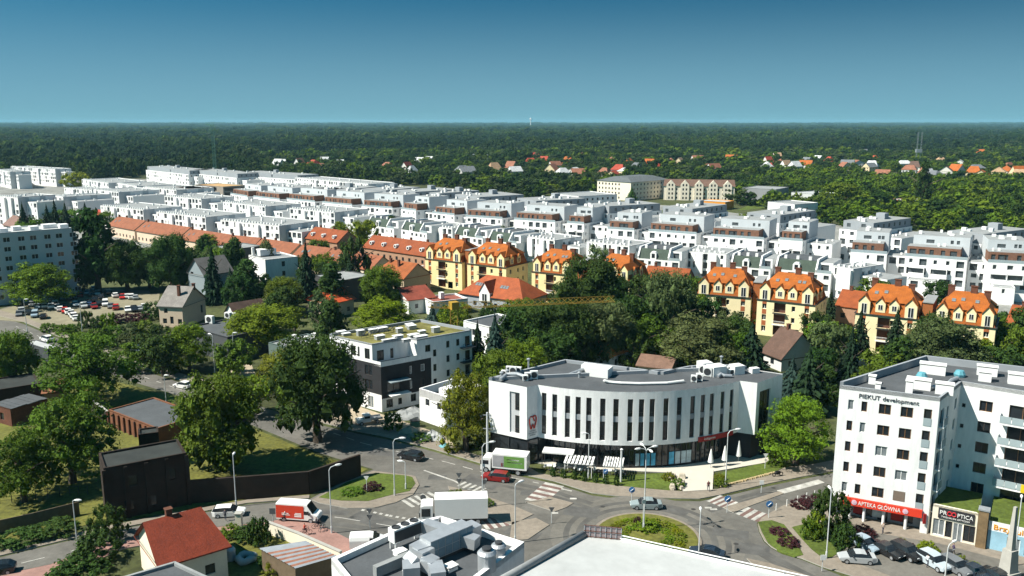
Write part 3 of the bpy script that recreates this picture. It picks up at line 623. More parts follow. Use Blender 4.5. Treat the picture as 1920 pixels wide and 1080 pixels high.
# arcade: recessed shop front, round columns, corner pier, red fascia with lettering
nb1 = Vector((.44, .898)); a, b = A + nb1 * 1.6, C + nb1 * 1.6
rb.edge('shop_front', GREYR, a, b, 0, 2.35, [(.6, .3, 2.0, 1.8), (3.2, .3, 2.3, 1.8), (6.1, .1, 1.3, 2.1), (8.0, .4, 2.6, 1.7)], .1)
rb.edge('shop_front', GREYR, A, a, 0, 2.35)
for m, x in ((RED, 2.9), (PPALE, 5.4), (RED, 7.8)):
    q = a + d1 * x - nb1 * .06 - C; f = MB(); f.box(0, -.02, .5, 1.5, 0, 2.2); o = f.build('poster', m, rb.root); o.location = (q.x, q.y, 0); o.rotation_euler = (0, 0, math.atan2(d1.y, d1.x))
f = rb.mb('soffit', WHITE); f.add([(*(v - C), 2.3) for v in (A, C, b, a)], [(0, 1, 2, 3)[::-1]])
for t in (9.9, 8.0, 5.5, 2.7):
    q = -d1 * t + nb1 * .25; f = MB(); f.lathe([(.2, 0), (.2, 2.3)], 12); f.build('column', WHITE, rb.root, smooth=True).location = (q.x, q.y, 0)
f = MB(); f.box(-.9, 0.0, 0, -.02, .9, 2.3); o = f.build('corner_pier', WHITE, rb.root); o.rotation_euler = (0, 0, math.atan2(d1.y, d1.x))
ra1 = math.atan2(d1.y, d1.x); q = -d1 * 11.2; f = MB(); f.box(0, -.35, 2.35, 10.4, -.02, 3.45); sg = f.build('pharmacy_fascia', mk('pharmacy_red', (.62, .045, .02), .55, .05, 1), rb.root); sg.location = (q.x, q.y, 0); sg.rotation_euler = (0, 0, ra1)
text('APTEKA GŁÓWNA', .85, sg, (2.35, -.37, 2.6), (math.pi / 2, 0, 0), WL, ext=.02, width=5.4)
for x in (1.85, 8.35):
    f = MB(); f.lathe([(0, 0), (.36, 0), (.36, .05), (0, .05)], 16); f.box(-.22, -.07, .05, .22, .07, .08); f.box(-.07, -.22, .05, .07, .22, .085); o = f.build('cross_badge', mk('badge_lilac', (.6, .42, .5), .6, 0), sg); o.location = (x, -.36, 2.9); o.rotation_euler = (math.pi / 2, 0, 0)
q = -d1 * 9.9; t = text('PIEKUT development', .85, rb.root, (q.x - nb1.x * .04, q.y - nb1.y * .04, 17.95), (math.pi / 2, 0, ra1), mk('dark_lettering', (.03, .03, .035), .6, 0), ext=.03, width=7.4)
q = -d1 * .45 - nb1 * .25; f = MB(); f.box(-.18, -.1, 1.6, .18, .1, 3.0); o = f.build('corner_sign', RED, rb.root); o.location = (q.x, q.y, 0)
rb.done()
def rt(px, py, z=H - .55): v = at(px, py, z); return v.x, v.y
for px, py, lx, ly, h, lab in ((1748, 700, 3.4, 1.5, 1.3, 'long white chimney block at the back of the right roof'), (1722, 728, 3.0, 1.4, 1.2, 'white chimney block in the middle of the right roof'), (1770, 738, 2.2, 1.3, 1.3, 'white chimney block at the stair corner of the right roof'),
        (1704, 737, .9, .9, 1.6, 'slim square white chimney near the front of the right roof'), (1635, 719, .9, .9, 1.0, 'small square chimney with a bent pipe on the right roof'), (1646, 728, .7, .7, .6, 'low vent block behind the lettering on the right roof'),
        (1850, 703, 2.6, 1.3, 1.2, 'rear white chimney block on the wing roof'), (1846, 714, 1.6, 1.2, 1.2, 'front white chimney block on the wing roof'), (1912, 720, 3, 1.4, 1.3, 'white chimney block at the right edge of the wing roof')):
    x, y = rt(px, py); vent_box(x, y, H - .55, R(-28), lx, ly, h, lab, True, WHITE, 'chimney', 'chimney blocks on the right roof')
TEAL = mk('teal_sheet', (.10, .30, .36), .6, .2, 1)
for px, py, lab in ((1728, 710, 'teal tarpaulin bundle on the right apartment roof'), (1799, 706, 'small teal drum on the right apartment roof')):
    x, y = rt(px, py); f = MB(); f.lathe([(.7, 0), (.8, .4), (.55, .9), (0, 1.0)], 9); tag(f.build('tarpaulin', TEAL, loc=(x, y, H - .55)), lab, 'tarpaulin')
f = MB(); f.tube([(*rt(px, py, H - .2), H - .2) for px, py in ((1745, 727), (1760, 724), (1775, 722), (1785, 713), (1795, 709))], .3, 8); tag(f.build('roof_duct', METAL), 'winding silver duct across the right apartment roof', 'duct')
f = MB(); f.box(-.02, -.02, 0, .02, .02, 1); b = Vector(at(1895, 895, 6.9)[:2]); 
tw = MB(); tw.box(-1.0, -.05, 0, 1.0, .05, 1.15); tag(tw.build('towel', mk('yellow_cloth', (.62, .45, .01), .9, .1, 2), loc=tuple((D + d2 * 9.6 - Vector((.587, .81)) * 1.62).to_3d() + Vector((0, 0, 5.75))), rz=ra), 'yellow cloth hung over a balcony rail of the right wing', 'cloth')

# courtyard terrace roof with a lawn, shops beneath it
pa = C + Vector((.3, -.35)); ds = Vector((.845, -.535)); e1 = pa + ds * 5.35; e2 = pa + ds * 12.6; ns = Vector((.535, .845))
sh = Poly('shop_pavilion', 'single storey optician shop with cream fascia and glazed front beside the arcade', 'shop', tuple(pa), foot=[tuple(v) for v in (pa, e1, e1 + ns * 9, pa + ns * 9)])
sh.edge('wall', CREAM, pa, e1, 0, 4.6, [(.2, .35, 1.4, 2.3, 'curt'), (1.7, .35, .8, 2.3, 'dark'), (2.6, .05, 1.15, 2.6, 'none'), (3.85, .35, 1.35, 2.3, 'dark')], .15)
ras = math.atan2(ds.y, ds.x)
f = MB(); f.box(2.62, .1, .05, 3.73, .16, 2.6); o = f.build('shop_door', GLASSL, sh.root); o.rotation_euler = (0, 0, ras)
f = MB(); [f.box(x, .04, .05, x + .09, .1, 2.65) for x in (2.6, 3.13, 3.66)]; f.box(2.6, .04, 2.56, 3.75, .1, 2.65); f.build('door_frame', FRAMEW, sh.root).rotation_euler = (0, 0, ras)
sh.edge('wall', CREAM, e1, e1 + ns * 7, 0, 4.4); sh.edge('wall', CREAM, pa + ns * 8, pa, 0, 4.4)
sh.roof([tuple(v) for v in (pa, e1, e1 + ns * 8, pa + ns * 8)], 4.3, GRASS, 'roof_lawn'); sh.parapet([tuple(v) for v in (pa, e1)], 4.28, 4.62, CREAM, .3, closed=False)
f = MB(); f.box(.7, -.16, 2.95, 4.95, -.02, 4.35); sg = f.build('shop_sign', BLACK, sh.root); sg.rotation_euler = (0, 0, ras)
text('PR', .8, sg, (.85, -.18, 3.5), (math.pi / 2, 0, 0), WL, ext=.02, width=.85); text('PTICA', .8, sg, (2.95, -.18, 3.5), (math.pi / 2, 0, 0), WL, ext=.02, width=1.85); text('TWÓJ SALON OPTYCZNY', .3, sg, (1.1, -.18, 3.08), (math.pi / 2, 0, 0), WL, ext=.02, width=3.4)
for x in (2.05, 2.58):
    f = MB(); f.tube([(x + .25 * math.cos(i * math.pi / 6), -.2, 3.78 + .28 * math.sin(i * math.pi / 6)) for i in range(13)], .07, 5); f.build('spectacle_ring', mk('sign_red', (.5, .03, .04), .6, 0), sg)
sh.done()
pl = Poly('shop_pavilion', 'single storey shop with pale blue front and orange lettering at the right edge', 'shop', tuple(e1), foot=[tuple(v) for v in (e1, e2, e2 + ns * 9, e1 + ns * 9)])
o1 = e1 + ds * 1.3
pl.edge('wall', mk('pale_blue_front', (.25, .42, .52), .8, .2, .5), o1, e2, 0, 2.7, [(2.2, .05, 1.5, 2.2, 'curt'), (4.2, .3, 1.5, 1.7, 'curt')], .15); pl.edge('fascia', WHITE, o1, e2, 2.7, 4.0)
pl.roof([tuple(v) for v in (o1, e2, e2 + ns * 9, o1 + ns * 9)], 3.9, GRASS, 'roof_lawn')
pl.edge('wall', CREAM, o1 + ns * 9, o1, 0, 4.0)
q = o1 + ds * .5 - ns * .05 - e1; t = text('Brzydula', 1.0, pl.root, (q.x, q.y, 2.95), (math.pi / 2, 0, ras), mk('orange_lettering', (.75, .30, .01), .6, 0), ext=.04, width=3.8)
pl.done()
for t_, lab in ((5.4, 'tall brown stone pillar between the two shops'), (12.6, 'tall brown stone pillar at the far right shop end')):
    q = pa + ds * t_; p = thing('stone_pillar', lab, 'pillar', (q.x, q.y, 0), ras); f = MB(); f.box(0, -.5, 0, 1.15, .6, 5.3); f.build('shaft', mk('brown_stone', (.17, .115, .06), .9, .3, 1.2), p); f = MB(); f.box(-.1, -.6, 5.3, 1.25, .7, 5.5); f.build('cap', METAL, p)

# ---------------------------------------------------------------- the white and charcoal apartment building under construction
H = 13.2
Cc = Vector((-25.0, 156.6)); df = Vector((.80, -.60)); dr = Vector((.80, .60)); LF, LR = 14.2, 21.0
A = Cc - df * LF; E_ = Cc + dr * LR; B_ = A + dr * LR
bw = Poly('apartment_building', 'new white apartment building with charcoal middle floors and a grassy roof', 'building', tuple(Cc), foot=[tuple(v) for v in (A, Cc, E_, B_)])
top = [(.9, 10.2, 1.1, 1.9, 'dark'), (3.9, 10.2, .75, 1.9, 'dark'), (6.0, 10.1, 1.4, 2.0, 'dark'), (8.0, 10.1, .5, 2.0, 'dark'), (9.9, 10.0, 1.4, 2.1, 'dark')]
K = Cc - df * 2.2                                          # top storey steps back from the corner
bw.edge('wall', WHITE, A, K, 9.4, H, top, .15); bw.edge('wall', WHITE, K, Cc, 9.0, 10.0)
K1 = K + dr * 8.0; K2 = Cc + dr * 8.0
bw.edge('wall', WHITE, K, K1, 9.4, H, [(1.0, 9.6, 1.5, 2.1, 'dark'), (3.9, 9.7, .7, 2.0, 'dark')], .15); bw.edge('wall', WHITE, K1, K2, 9.4, H); bw.edge('wall', WHITE, Cc, K2, 9.0, 10.0)
bw.mb('terrace_floor', FELT).sheet([bw.l(v) for v in (K, Cc, K2, K1)], 9.45)
bw.edge('wall', WHITE, A, A + df * .01, 0, 9.4)
M_ = A + df * 4.0
bw.edge('charcoal_wall', BLACK, A, Cc, 3.4, 9.4, [(x, z, w, 2.0, 'dark') for z in (3.9, 6.8) for x, w in ((.8, 1.1), (3.6, .8), (6.3, 1.3), (9.8, 2.0))], .15)
bw.edge('wall', WHITE, A, Cc, 0, 3.4, [(1.5, .4, 1.5, 2.2, 'dark'), (6.5, .4, 1.6, 2.2, 'dark'), (10.4, .3, 1.5, 2.4, 'curt')], .15)
S1 = Cc + dr * 11.2
bw.edge('charcoal_wall', BLACK, Cc, S1, 2.6, 9.0, [(1.3, 3.4, 2.8, 2.4, 'dark'), (6.3, 3.5, .5, 1.6, 'curt'), (8.8, 3.6, .9, 1.4, 'dark'), (6.3, 6.5, .5, 1.6, 'curt'), (8.8, 6.6, .9, 1.4, 'curt')], .15)
bw.edge('wall', WHITE, Cc, S1, 0, 2.6, [(1.0, .6, 1.4, 1.7, 'dark'), (3.6, .8, .8, 1.3, 'dark'), (6.4, .8, 1.2, 1.5, 'dark'), (9.3, .3, 1.6, 2.1, 'dark')], .15)
bw.edge('wall', WHITE, S1, E_, 0, H, [(.5, 3.1 + 3 * k, .75, 1.4, 'dark') for k in range(3)] + [(3.6, 1.4 + 3 * k, .75, 1.4, 'dark') for k in range(4)] + [(6.0, 1.4 + 3 * k, .75, 1.4, 'dark') for k in range(4)] + [(8.1, 1.0 + 3 * k, 1.2, 2.1, 'dark') for k in range(4)], .15)
bw.edge('wall', WHITE, K2, S1, 9.0, H, [(1.9, 10.3, 1.2, 1.4, 'dark')], .15)
bw.edge('wall', WHITE, E_, B_, 0, H); bw.edge('wall', WHITE, B_, A, 0, H)
rp = [A, K, K1, K2, E_, B_]
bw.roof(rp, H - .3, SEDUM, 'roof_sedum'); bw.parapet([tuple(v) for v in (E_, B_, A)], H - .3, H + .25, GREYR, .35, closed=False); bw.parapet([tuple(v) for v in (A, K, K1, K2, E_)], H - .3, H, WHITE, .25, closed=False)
f = MB(); q = dr * 1.3; f.box(0, -1.6, 5.9, 4.4, 0, 6.05); o = f.build('canopy_slab', BALG, bw.root); o.location = (q.x, q.y, 0); o.rotation_euler = (0, 0, math.atan2(dr.y, dr.x))
f = MB(); f.box(0, -1.6, 3.2, 4.4, 0, 3.36); o = f.build('balcony_slab', WHITE, bw.root); o.location = (q.x, q.y, 0); o.rotation_euler = (0, 0, math.atan2(dr.y, dr.x))
for k in range(3):
    q = dr * 18.0; f = MB(); f.box(0, -1.3, 0, 3.2, -.01, .15); [f.box(x, -1.3, .15, x + .05, -1.25, 1.1) for x in (0, .8, 1.6, 2.4, 3.15)]; f.box(0, -1.3, 1.05, 3.2, -1.25, 1.12)
    o = f.build('balcony', DMETAL, bw.root); o.location = (q.x, q.y, 3.8 + 3 * k); o.rotation_euler = (0, 0, math.atan2(dr.y, dr.x))
bw.done()
def rt(px, py, z=H - .3): v = at(px, py, z); return v.x, v.y
for px, py, lx, ly, h in ((640, 627, 1.8, 1.0, .5), (649, 629, 1.6, .9, .3), (676, 629, 1.4, 1.0, .9), (712, 636, 1.8, 1.2, .6), (746, 637, 1.9, 1.1, .7), (730, 641, 3.0, .7, .4), (762, 641, 1.6, .8, .4), (775, 633, 2.0, 1.2, .5), (789, 635, 2.6, 1.2, .4), (768, 613, 1.6, 1.0, .5), (772, 617, 1.7, 1.0, .6), (717, 621, 2.0, 1.1, .6), (699, 624, 1.5, 1.0, .6), (749, 624, 1.2, 1.0, .8), (817, 623, 1.5, 1.1, .9), (791, 626, 1.4, 1.0, .5)):
    x, y = rt(px, py); vent_box(x, y, H - .3, R(36), lx, ly, h, 'white capped vent box among the sedum on the new building roof', True, METAL, 'roof vent', 'vent boxes on the grassy roof')
f = MB()
for i in range(9):
    x, y = rt(678 + i * 8.5, 634 - i * 1.7); f.beam((x, y, H - .3), (x, y, H + .9), .06); 
    if i: f.beam((x0, y0, H + .85), (x, y, H + .85), .05); f.beam((x0, y0, H + .4), (x, y, H + .4), .05); f.beam((x0, y0, H + .1), (x, y, H + .8), .25, .05)
    x0, y0 = x, y
tag(f.build('roof_screen', DMETAL), 'dark slatted plant screen on the new building roof', 'screen')

# ================================================================== generic houses and the foreground
ORANGE, TERRA, DRED, REDT, BRNT, GRYT, DGRN = (.30, .085, .018), (.36, .13, .06), (.20, .045, .025), (.42, .06, .02), (.10, .06, .045), (.18, .165, .15), (.062, .085, .07)
def house(label, A, B, D, he, hr, wcol=(.66, .62, .54), rcol=ORANGE, ridge='x', hip=(0, 0), over=.45, name='house', cat='house', group=None, wins=None, chim=(), sky=(), z0=0.0, px=True, wmat=None, nwin=True):
    """pitched house; A, B: eave ends of the front (pixels seen at eave height he); ridge along x (parallel to the front) or y"""
    if px: A, B = at(*A, he)[:2], at(*B, he)[:2]
    b = Bld(name, label, cat, Vector(A), Vector(B), D, group); L = b.L; wm = wmat or PL
    hs = wins
    if hs is None and nwin:
        n = max(1, int(L / 3.4)); fl = max(1, int((he - .3) / 2.7)); m = max(1, int(D / 3.6))
        hs = {'f': [(L / n * (i + .5) - .6, .95 + 2.75 * k, 1.2, 1.35) for i in range(n) for k in range(fl)], 'r': [(D / m * (i + .5) - .55, .95 + 2.75 * k, 1.1, 1.3) for i in range(m) for k in range(fl)], 'l': [(D / m * (i + .5) - .55, .95 + 2.75 * k, 1.1, 1.3) for i in range(m) for k in range(fl)]}
    b.block('wall', wm, z0, he, hs, color=wcol, rec=.15)
    r = MB(); o = over; w = b.boxes['wall'][0]
    if ridge == 'x':
        y = D / 2; k = (hr - he) / y; e = he - o * k; h0, h1 = hip; xa, xb = (h0 if h0 else -o), (L - h1 if h1 else L + o)
        P = [(-o, -o, e), (L + o, -o, e), (L + o, D + o, e), (-o, D + o, e)]; Ra, Rb = (xa, y, hr), (xb, y, hr)
        r.quad(P[0], P[1], Rb, Ra); r.quad(P[2], P[3], Ra, Rb)
        for hp, side in ((h0, 'l'), (h1, 'r')):
            if side == 'l':
                r.tri(P[3], P[0], Ra) if hp else w.tri((0, D, he), (0, 0, he), (0, y, hr - .05))
            else:
                r.tri(P[1], P[2], Rb) if hp else w.tri((L, 0, he), (L, D, he), (L, y, hr - .05))
    else:
        x = L / 2; k = (hr - he) / x; e = he - o * k; h0, h1 = hip; ya, yb = (h0 if h0 else -o), (D - h1 if h1 else D + o)
        P = [(-o, -o, e), (L + o, -o, e), (L + o, D + o, e), (-o, D + o, e)]; Ra, Rb = (x, ya, hr), (x, yb, hr)
        r.quad(P[3], P[0], Ra, Rb); r.quad(P[1], P[2], Rb, Ra)
        if h0: r.tri(P[0], P[1], Ra)
        else: w.tri((0, 0, he), (L, 0, he), (x, 0, hr - .05))
        if h1: r.tri(P[2], P[3], Rb)
        else: w.tri((L, D, he), (0, D, he), (x, D, hr - .05))
    # give the roof thickness: a second skin below and edge strips
    n = len(r.v); vs, fs = list(r.v), list(r.f); r.add([(v[0], v[1], v[2] - .18) for v in vs], [f[::-1] for f in fs])
    r.add([(*p[:2], p[2]) for p in P] + [(*p[:2], p[2] - .18) for p in P], [(0, 4, 5, 1), (1, 5, 6, 2), (2, 6, 7, 3), (3, 7, 4, 0)])
    ro = r.build('roof', TILE, b.root, rcol)
    for cx, cy in chim:
        c = MB(); zr = he + (hr - he) * (1 - abs((cy - D / 2) / (D / 2)) if ridge == 'x' else 1 - abs((cx - L / 2) / (L / 2)))
        c.box(cx - .35, cy - .35, zr - .6, cx + .35, cy + .35, max(zr + .9, hr + .6)); c.box(cx - .45, cy - .45, max(zr + .9, hr + .6), cx + .45, cy + .45, max(zr + .9, hr + .6) + .12); c.build('chimney', BRICK, ro)
    for sx, sy in sky:                                   # skylights lie on the front slope (ridge x)
        z = he + (hr - he) * sy / (D / 2); kk = (hr - he) / (D / 2); s = MB(); s.box(-.4, -.6, .02, .4, .6, .1); q = s.build('skylight', GLASSL, ro); q.location = (sx, sy, z); q.rotation_euler = (math.atan(kk), 0, 0)
    b.roof_o = ro; b.he, b.hr = he, hr
    b.done(); return b
def flat(label, A, B, D, h, wcol=None, wmat=WHITE, name='flat_roofed_building', cat='building', wins=None, roof=FELTL, par=.35, group=None, px=True, style='far'):
    if px: A, B = at(*A, h)[:2], at(*B, h)[:2]
    b = Bld(name, label, cat, Vector(A), Vector(B), D, group); b.block('wall', wmat, 0, h, wins, color=wcol, roof=roof, par=par, style=style, rec=.18); return b

# ---------------------------------------------------------------- foreground roofs
h = 8.0
P1, P3, P4 = [Vector(at(*p, h)[:2]) for p in ((621, 1047), (826, 967), (983, 1016))]
P2_ = P1 + (P3 - P1) * .80 + Vector((-.9, .5)); u = (P4 - P3).normalized(); P5 = P4 + Vector((u.y, -u.x)) * 22; P6 = P1 + Vector((.52, -.85)) * 18
op = [tuple(v) for v in (P1, P6, P5, P4, P3, P2_)]
hv = Poly('plant_roof_building', 'low white building crowded with silver ventilation plant on its dark roof', 'building', tuple(P1), foot=op)
hv.ring('wall', WHITE, op, 0, h); hv.roof(op, h - .7, FELT)
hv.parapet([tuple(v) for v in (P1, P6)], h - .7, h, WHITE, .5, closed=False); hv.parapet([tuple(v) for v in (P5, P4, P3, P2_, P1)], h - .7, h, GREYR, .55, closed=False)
hv.done()
def rt(px, py, z=h - .7): v = at(px, py, z); return v.x, v.y
ang = math.atan2((P3 - P1).y, (P3 - P1).x)
x, y = rt(760, 1022); t = thing('chiller_unit', 'white chiller with three fans on top standing on the dark foreground roof', 'chiller', (x, y, h - .7), ang)
f = MB(); f.box(-1.9, -.6, 1.0, 1.9, .6, 2.6); f.build('casing', FRAMEW, t); f = MB(); f.box(-1.8, -.63, 1.1, 1.85, -.605, 2.4); f.build('coil', DMETAL, t)
for q in (-1.25, 0, 1.25):
    f = MB(); f.lathe([(0, 0), (.48, 0), (.5, .12), (.4, .12), (.36, .04), (0, .04)], 16); f.build('fan', DMETAL, t).location = (q, 0, 2.6)
for q in (-1.7, 1.7):
    for s in (-.5, .5): f = MB(); f.box(q - .06, s - .06, 0, q + .06, s + .06, 1.0); f.build('leg', FRAMEW, t)
x, y = rt(838, 1036); t = thing('air_handling_unit', 'long panelled blue grey air handling unit on the foreground roof', 'air handler', (x, y, h - .7), ang)
f = MB(); f.box(-3.0, -1.0, .4, 3.0, 1.0, 2.7); f.build('casing', METAL, t)
for i in range(6):
    for j in range(2): f = MB(); f.box(-2.95 + i, -1.04, .5 + j * 1.1, -2.05 + i, -1.005, 1.5 + j * 1.1); f.build('panel', mk('blue_grey_sheet', (.16, .24, .29), .5, .15, 1, metal=.3), t)
f = MB(); f.box(-3, -.9, 0, 3, .9, .4); f.build('base_frame', DMETAL, t)
f = MB(); f.prism([(3.0, -1), (4.4, -.9), (4.4, .9), (3.0, 1)], .7, 2.2, bottom=True); f.build('end_duct', METAL, t)
f = MB(); f.prism([(-4.6, -.8), (-3.0, -1), (-3.0, 1), (-4.6, .8)], .4, 2.3, bottom=True); f.build('end_duct', METAL, t)
def bigduct(label, pts, r_): 
    f = MB(); pp = [(*rt(p[0], p[1], h - .7 + p[2]), h - .7 + p[2]) for p in pts]
    for a, b in zip(pp, pp[1:]): f.beam(a, b, r_ * 2, r_ * 1.8)
    return tag(f.build('ventilation_duct', METAL), label, 'duct', 'silver ducts on the foreground roof')
bigduct('fat square silver duct bending down beside the air handler', [(805, 1035, 1.4), (782, 1046, 1.4), (770, 1060, .8), (772, 1078, .6)], .9)
bigduct('square silver duct behind the air handler along the roof edge', [(795, 985, 1.6), (840, 1000, 1.5), (895, 1018, 1.2)], .7)
bigduct('silver duct elbow at the front of the foreground plant', [(795, 1052, 1.2), (815, 1062, 1.0), (822, 1085, .8)], .8)
f = MB(); f.box(-2.2, -.35, 0, 2.2, .35, 1.2); x, y = rt(735, 1068); tag(f.build('parapet_upstand', FELTL, loc=(x, y, h - .7), rz=ang), 'long grey rendered upstand on the foreground plant roof', 'upstand')
for px, py, s, lab in ((913, 1068, 1.0, 'silver ribbed cylindrical tank standing on the foreground roof'), (935, 1048, .8, 'dark capped cylindrical fan beside the ribbed tank')):
    x, y = rt(px, py); t = thing('roof_tank', lab, 'tank', (x, y, h - .7)); f = MB(); f.lathe([(s, 0), (s, 1.9 * s), (s * 1.06, 1.9 * s), (s * 1.06, 2.0 * s), (s * .8, 2.3 * s), (0, 2.35 * s)], 18); f.build('shell', METAL, t, smooth=False)
    f = MB(); f.lathe([(s * .5, 2.3 * s), (s * .55, 2.6 * s), (0, 2.7 * s)], 12); f.build('cap', DMETAL, t)
for px, py, lab in ((845, 1068, 'pale square hatch on the foreground roof'), (770, 1078, 'white capped vent at the bottom of the foreground roof'), (750, 1040, 'white pipe bends beneath the chiller')):
    x, y = rt(px, py); vent_box(x, y, h - .7, ang, 1.2, 1.0, .35, lab, True, FRAMEW)
# the hall with the white membrane roof
h = 8.2
Q = [Vector(at(*p, h)[:2]) for p in ((958, 1082), (1094, 1006), (1163, 1012), (1500, 1087))]
dl, dr_ = (Q[0] - Q[1]).normalized(), (Q[3] - Q[2]).normalized()
op = [tuple(v) for v in (Q[1] + dl * 22, Q[1] + dl * 22 + Vector((34, -6)), Q[2] + dr_ * 30, Q[2], Q[1])]
mh = Poly('membrane_roofed_hall', 'large hall with a smooth white membrane roof in the foreground', 'hall', tuple(Q[1]), foot=op)
mh.ring('wall', GREYR, op, 0, h); mh.roof(op, h + .02, MEMB)
f = MB(); a, b = Q[1] - Q[1], dl * 22; n = 14
f.tube([(a.x, a.y, h + .3), (b.x, b.y, h + .3)], .42, 10); f.build('edge_roll', FELTL, mh.root, smooth=True)
a, b = Q[2] - Q[1], Q[2] + dr_ * 30 - Q[1]
f = MB(); f.tube([(a.x, a.y, h + .55), (b.x, b.y, h + .55)], .07, 6); f.build('edge_rail', FRAMEW, mh.root)
for i in range(11): q = a + (b - a) * (i / 10); f = MB(); f.box(-.05, -.05, 0, .05, .05, .55); f.build('rail_post', METAL, mh.root).location = (q.x, q.y, h)
f = MB(); f.beam((a.x, a.y, h + .14), (b.x, b.y, h + .14), .3, .24); f.build('kerb_trim', FRAMEW, mh.root)
mh.done()
t = thing('sign_frame', 'lattice backed sign panel standing at the tip of the white roof', 'sign', tuple((Q[1]).to_3d() + Vector((.1, -.1, h))), math.atan2((Q[2] - Q[1]).y, (Q[2] - Q[1]).x))
LQ = (Q[2] - Q[1]).length; f = MB(); f.box(0, 0, .1, LQ, .08, 1.5); f.build('panel', mk('rusty_panel', (.28, .22, .22), .8, .2, 2), t)
for i in range(8): f = MB(); f.box(LQ * i / 7 - .04, -.06, 0, LQ * i / 7 + .04, -.005, 1.55); f.build('stud', METAL, t)
for z in (.1, .8, 1.5): f = MB(); f.box(-.05, -.1, z, LQ + .05, -.065, z + .07); f.build('rail', BRICK, t)
# the red-roofed house, its neighbour and the garden
rh = house('foreground house with a big plain dark red roof and white gable', (301, 1055), (424, 1018), 9.2, 4.6, 8.0, (.68, .60, .48), (.18, .030, .012), hip=(0, 1.3), chim=((2.6, 4.9),), wins={'f': [(2, 1.2, 1.2, 1.3), (5, 1.2, 1.2, 1.3)]}, over=.5)
gp = [Vector(at(*p, 6.2)[:2]) for p in ((215, 1085), (328, 1052), (400, 1085))]
op = [tuple(v) for v in (gp[0], gp[0] + Vector((6, -9)), gp[2] + Vector((1, -7)), gp[2], gp[1])]
gf_ = Poly('flat_roofed_building', 'dark flat roof with pale grey edges at the bottom left', 'building', op[0], foot=op); gf_.ring('wall', GREYR, op, 0, 6.2); gf_.roof(op, 5.85, FELT); gf_.parapet(op, 5.84, 6.2, FELTL, .35); gf_.done()
# corrugated shed: every sheet its own piece
q = [Vector(at(*p, 2.9)) for p in ((484, 1028), (572, 1014), (632, 1043), (553, 1066))]
sh_ = thing('garden_shed', 'garden shed with a patched rusty and silver corrugated roof', 'shed', (q[0].x, q[0].y, 0)); FOOT.append([tuple(v[:2]) for v in q])
RUST = mk('rusty_sheet', (.25, .115, .075), .8, .3, 1.2); n = 13
for i in range(n):
    a = q[0].lerp(q[3], 0) ; e0, e1 = q[0].lerp(q[3], i / n), q[1].lerp(q[2], i / n); f0, f1 = q[0].lerp(q[3], (i + 1) / n), q[1].lerp(q[2], (i + 1) / n); f = MB()
    k = Vector((0, 0, .10)); o = q[0] * 1.0; o.z = 0; m0, m1 = (e0 + f0) / 2 + k, (e1 + f1) / 2 + k
    for s in ((e0, e1, m1, m0), (m0, m1, f1, f0)): f.quad(*[v - o for v in s][::-1] if 0 else [v - o for v in s])
    f.build('roof_sheet', (RUST if i % 2 else METAL) if 2 < i else METAL, sh_)
f = MB(); ins = [q[i].lerp((q[0] + q[2]) / 2, .08) - Vector((q[0].x, q[0].y, 0)) for i in range(4)]; f.prism([tuple(v[:2]) for v in ins], 0, 2.8, top=False); f.build('wall', WOOD, sh_)
def low_wall(label, pts, h_, mat=CREAM, w=.35, name='garden_wall', cap=True):
    pp = [Vector(at(*p)[:2]) for p in pts]; t = thing(name, label, 'wall', (pp[0].x, pp[0].y, 0)); f, c = MB(), MB()
    for a, b in zip(pp, pp[1:]): f.beam((a.x - pp[0].x, a.y - pp[0].y, h_ / 2), (b.x - pp[0].x, b.y - pp[0].y, h_ / 2), w, h_); c.beam((a.x - pp[0].x, a.y - pp[0].y, h_ + .05), (b.x - pp[0].x, b.y - pp[0].y, h_ + .05), w + .12, .1)
    f.build('wall', mat, t); 
    if cap: c.build('coping', KERB, t)
    return t
low_wall('cream garden wall with grey coping running past the corrugated shed', [(502, 1000), (560, 1022), (640, 1058)], 1.7)
p = at(449, 990); t = thing('gate_pier', 'pale square gate pier beside the round hedge', 'pier', p); f = MB(); f.box(-.4, -.4, 0, .4, .4, 2.2); f.build('shaft', CREAM, t); f = MB(); f.box(-.5, -.5, 2.2, .5, .5, 2.32); f.build('cap', KERB, t)
p = at(462, 1052); f = MB(); f.tube([(math.cos(i * math.pi / 9) * .95, math.sin(i * math.pi / 9) * .95, .45 + .12 * math.sin(i * 1.3)) for i in range(19)], [.46 + .05 * math.sin(i * 2.1) for i in range(19)], 9); tag(f.build('padded_ring', MEMB, smooth=True, loc=p), 'thick white ring lying on the small garden lawn', 'ring')
p = at(432, 1050); f = MB(); f.lathe([(0, 0), (.65, 0), (.7, .2), (.7, 1.5), (.5, 1.75), (0, 1.8)], 14); tag(f.build('water_tank', METAL, loc=p), 'grey upright water tank behind the red roofed house', 'tank')

# ---------------------------------------------------------------- the old brickworks on the left
def px_bld(label, A, B, D, h, mat, roof=FELT, name='brick_building', cat='building', wins=None, par=.25, color=None): return flat(label, A, B, D, h, color, mat, name, cat, wins, roof, par)
b = px_bld('derelict dark brick building with a flat tar roof beside the street', (194, 878), (349, 849), 6.5, 8.0, SHADE_BRICK, TAR, wins={'f': [(2.2, 1.0, 1.2, 1.6), (5.2, 1.0, 1.2, 1.6), (8.0, 4.4, 1.2, 1.6), (3.0, 4.6, 1.1, 1.5)]}, par=.3)
for i in range(5): f = MB(); f.box(b.L * i / 4 - .25, -.22, 0, b.L * i / 4 + .25, -.01, 7.7); f.build('buttress', SHADE_BRICK, b.root)
b.done()
b = px_bld('dark brick stair head standing up behind the derelict building', (259, 815), (297, 810), 3.0, 6.0, SHADE_BRICK, TAR, 'brick_tower', 'tower'); b.done()
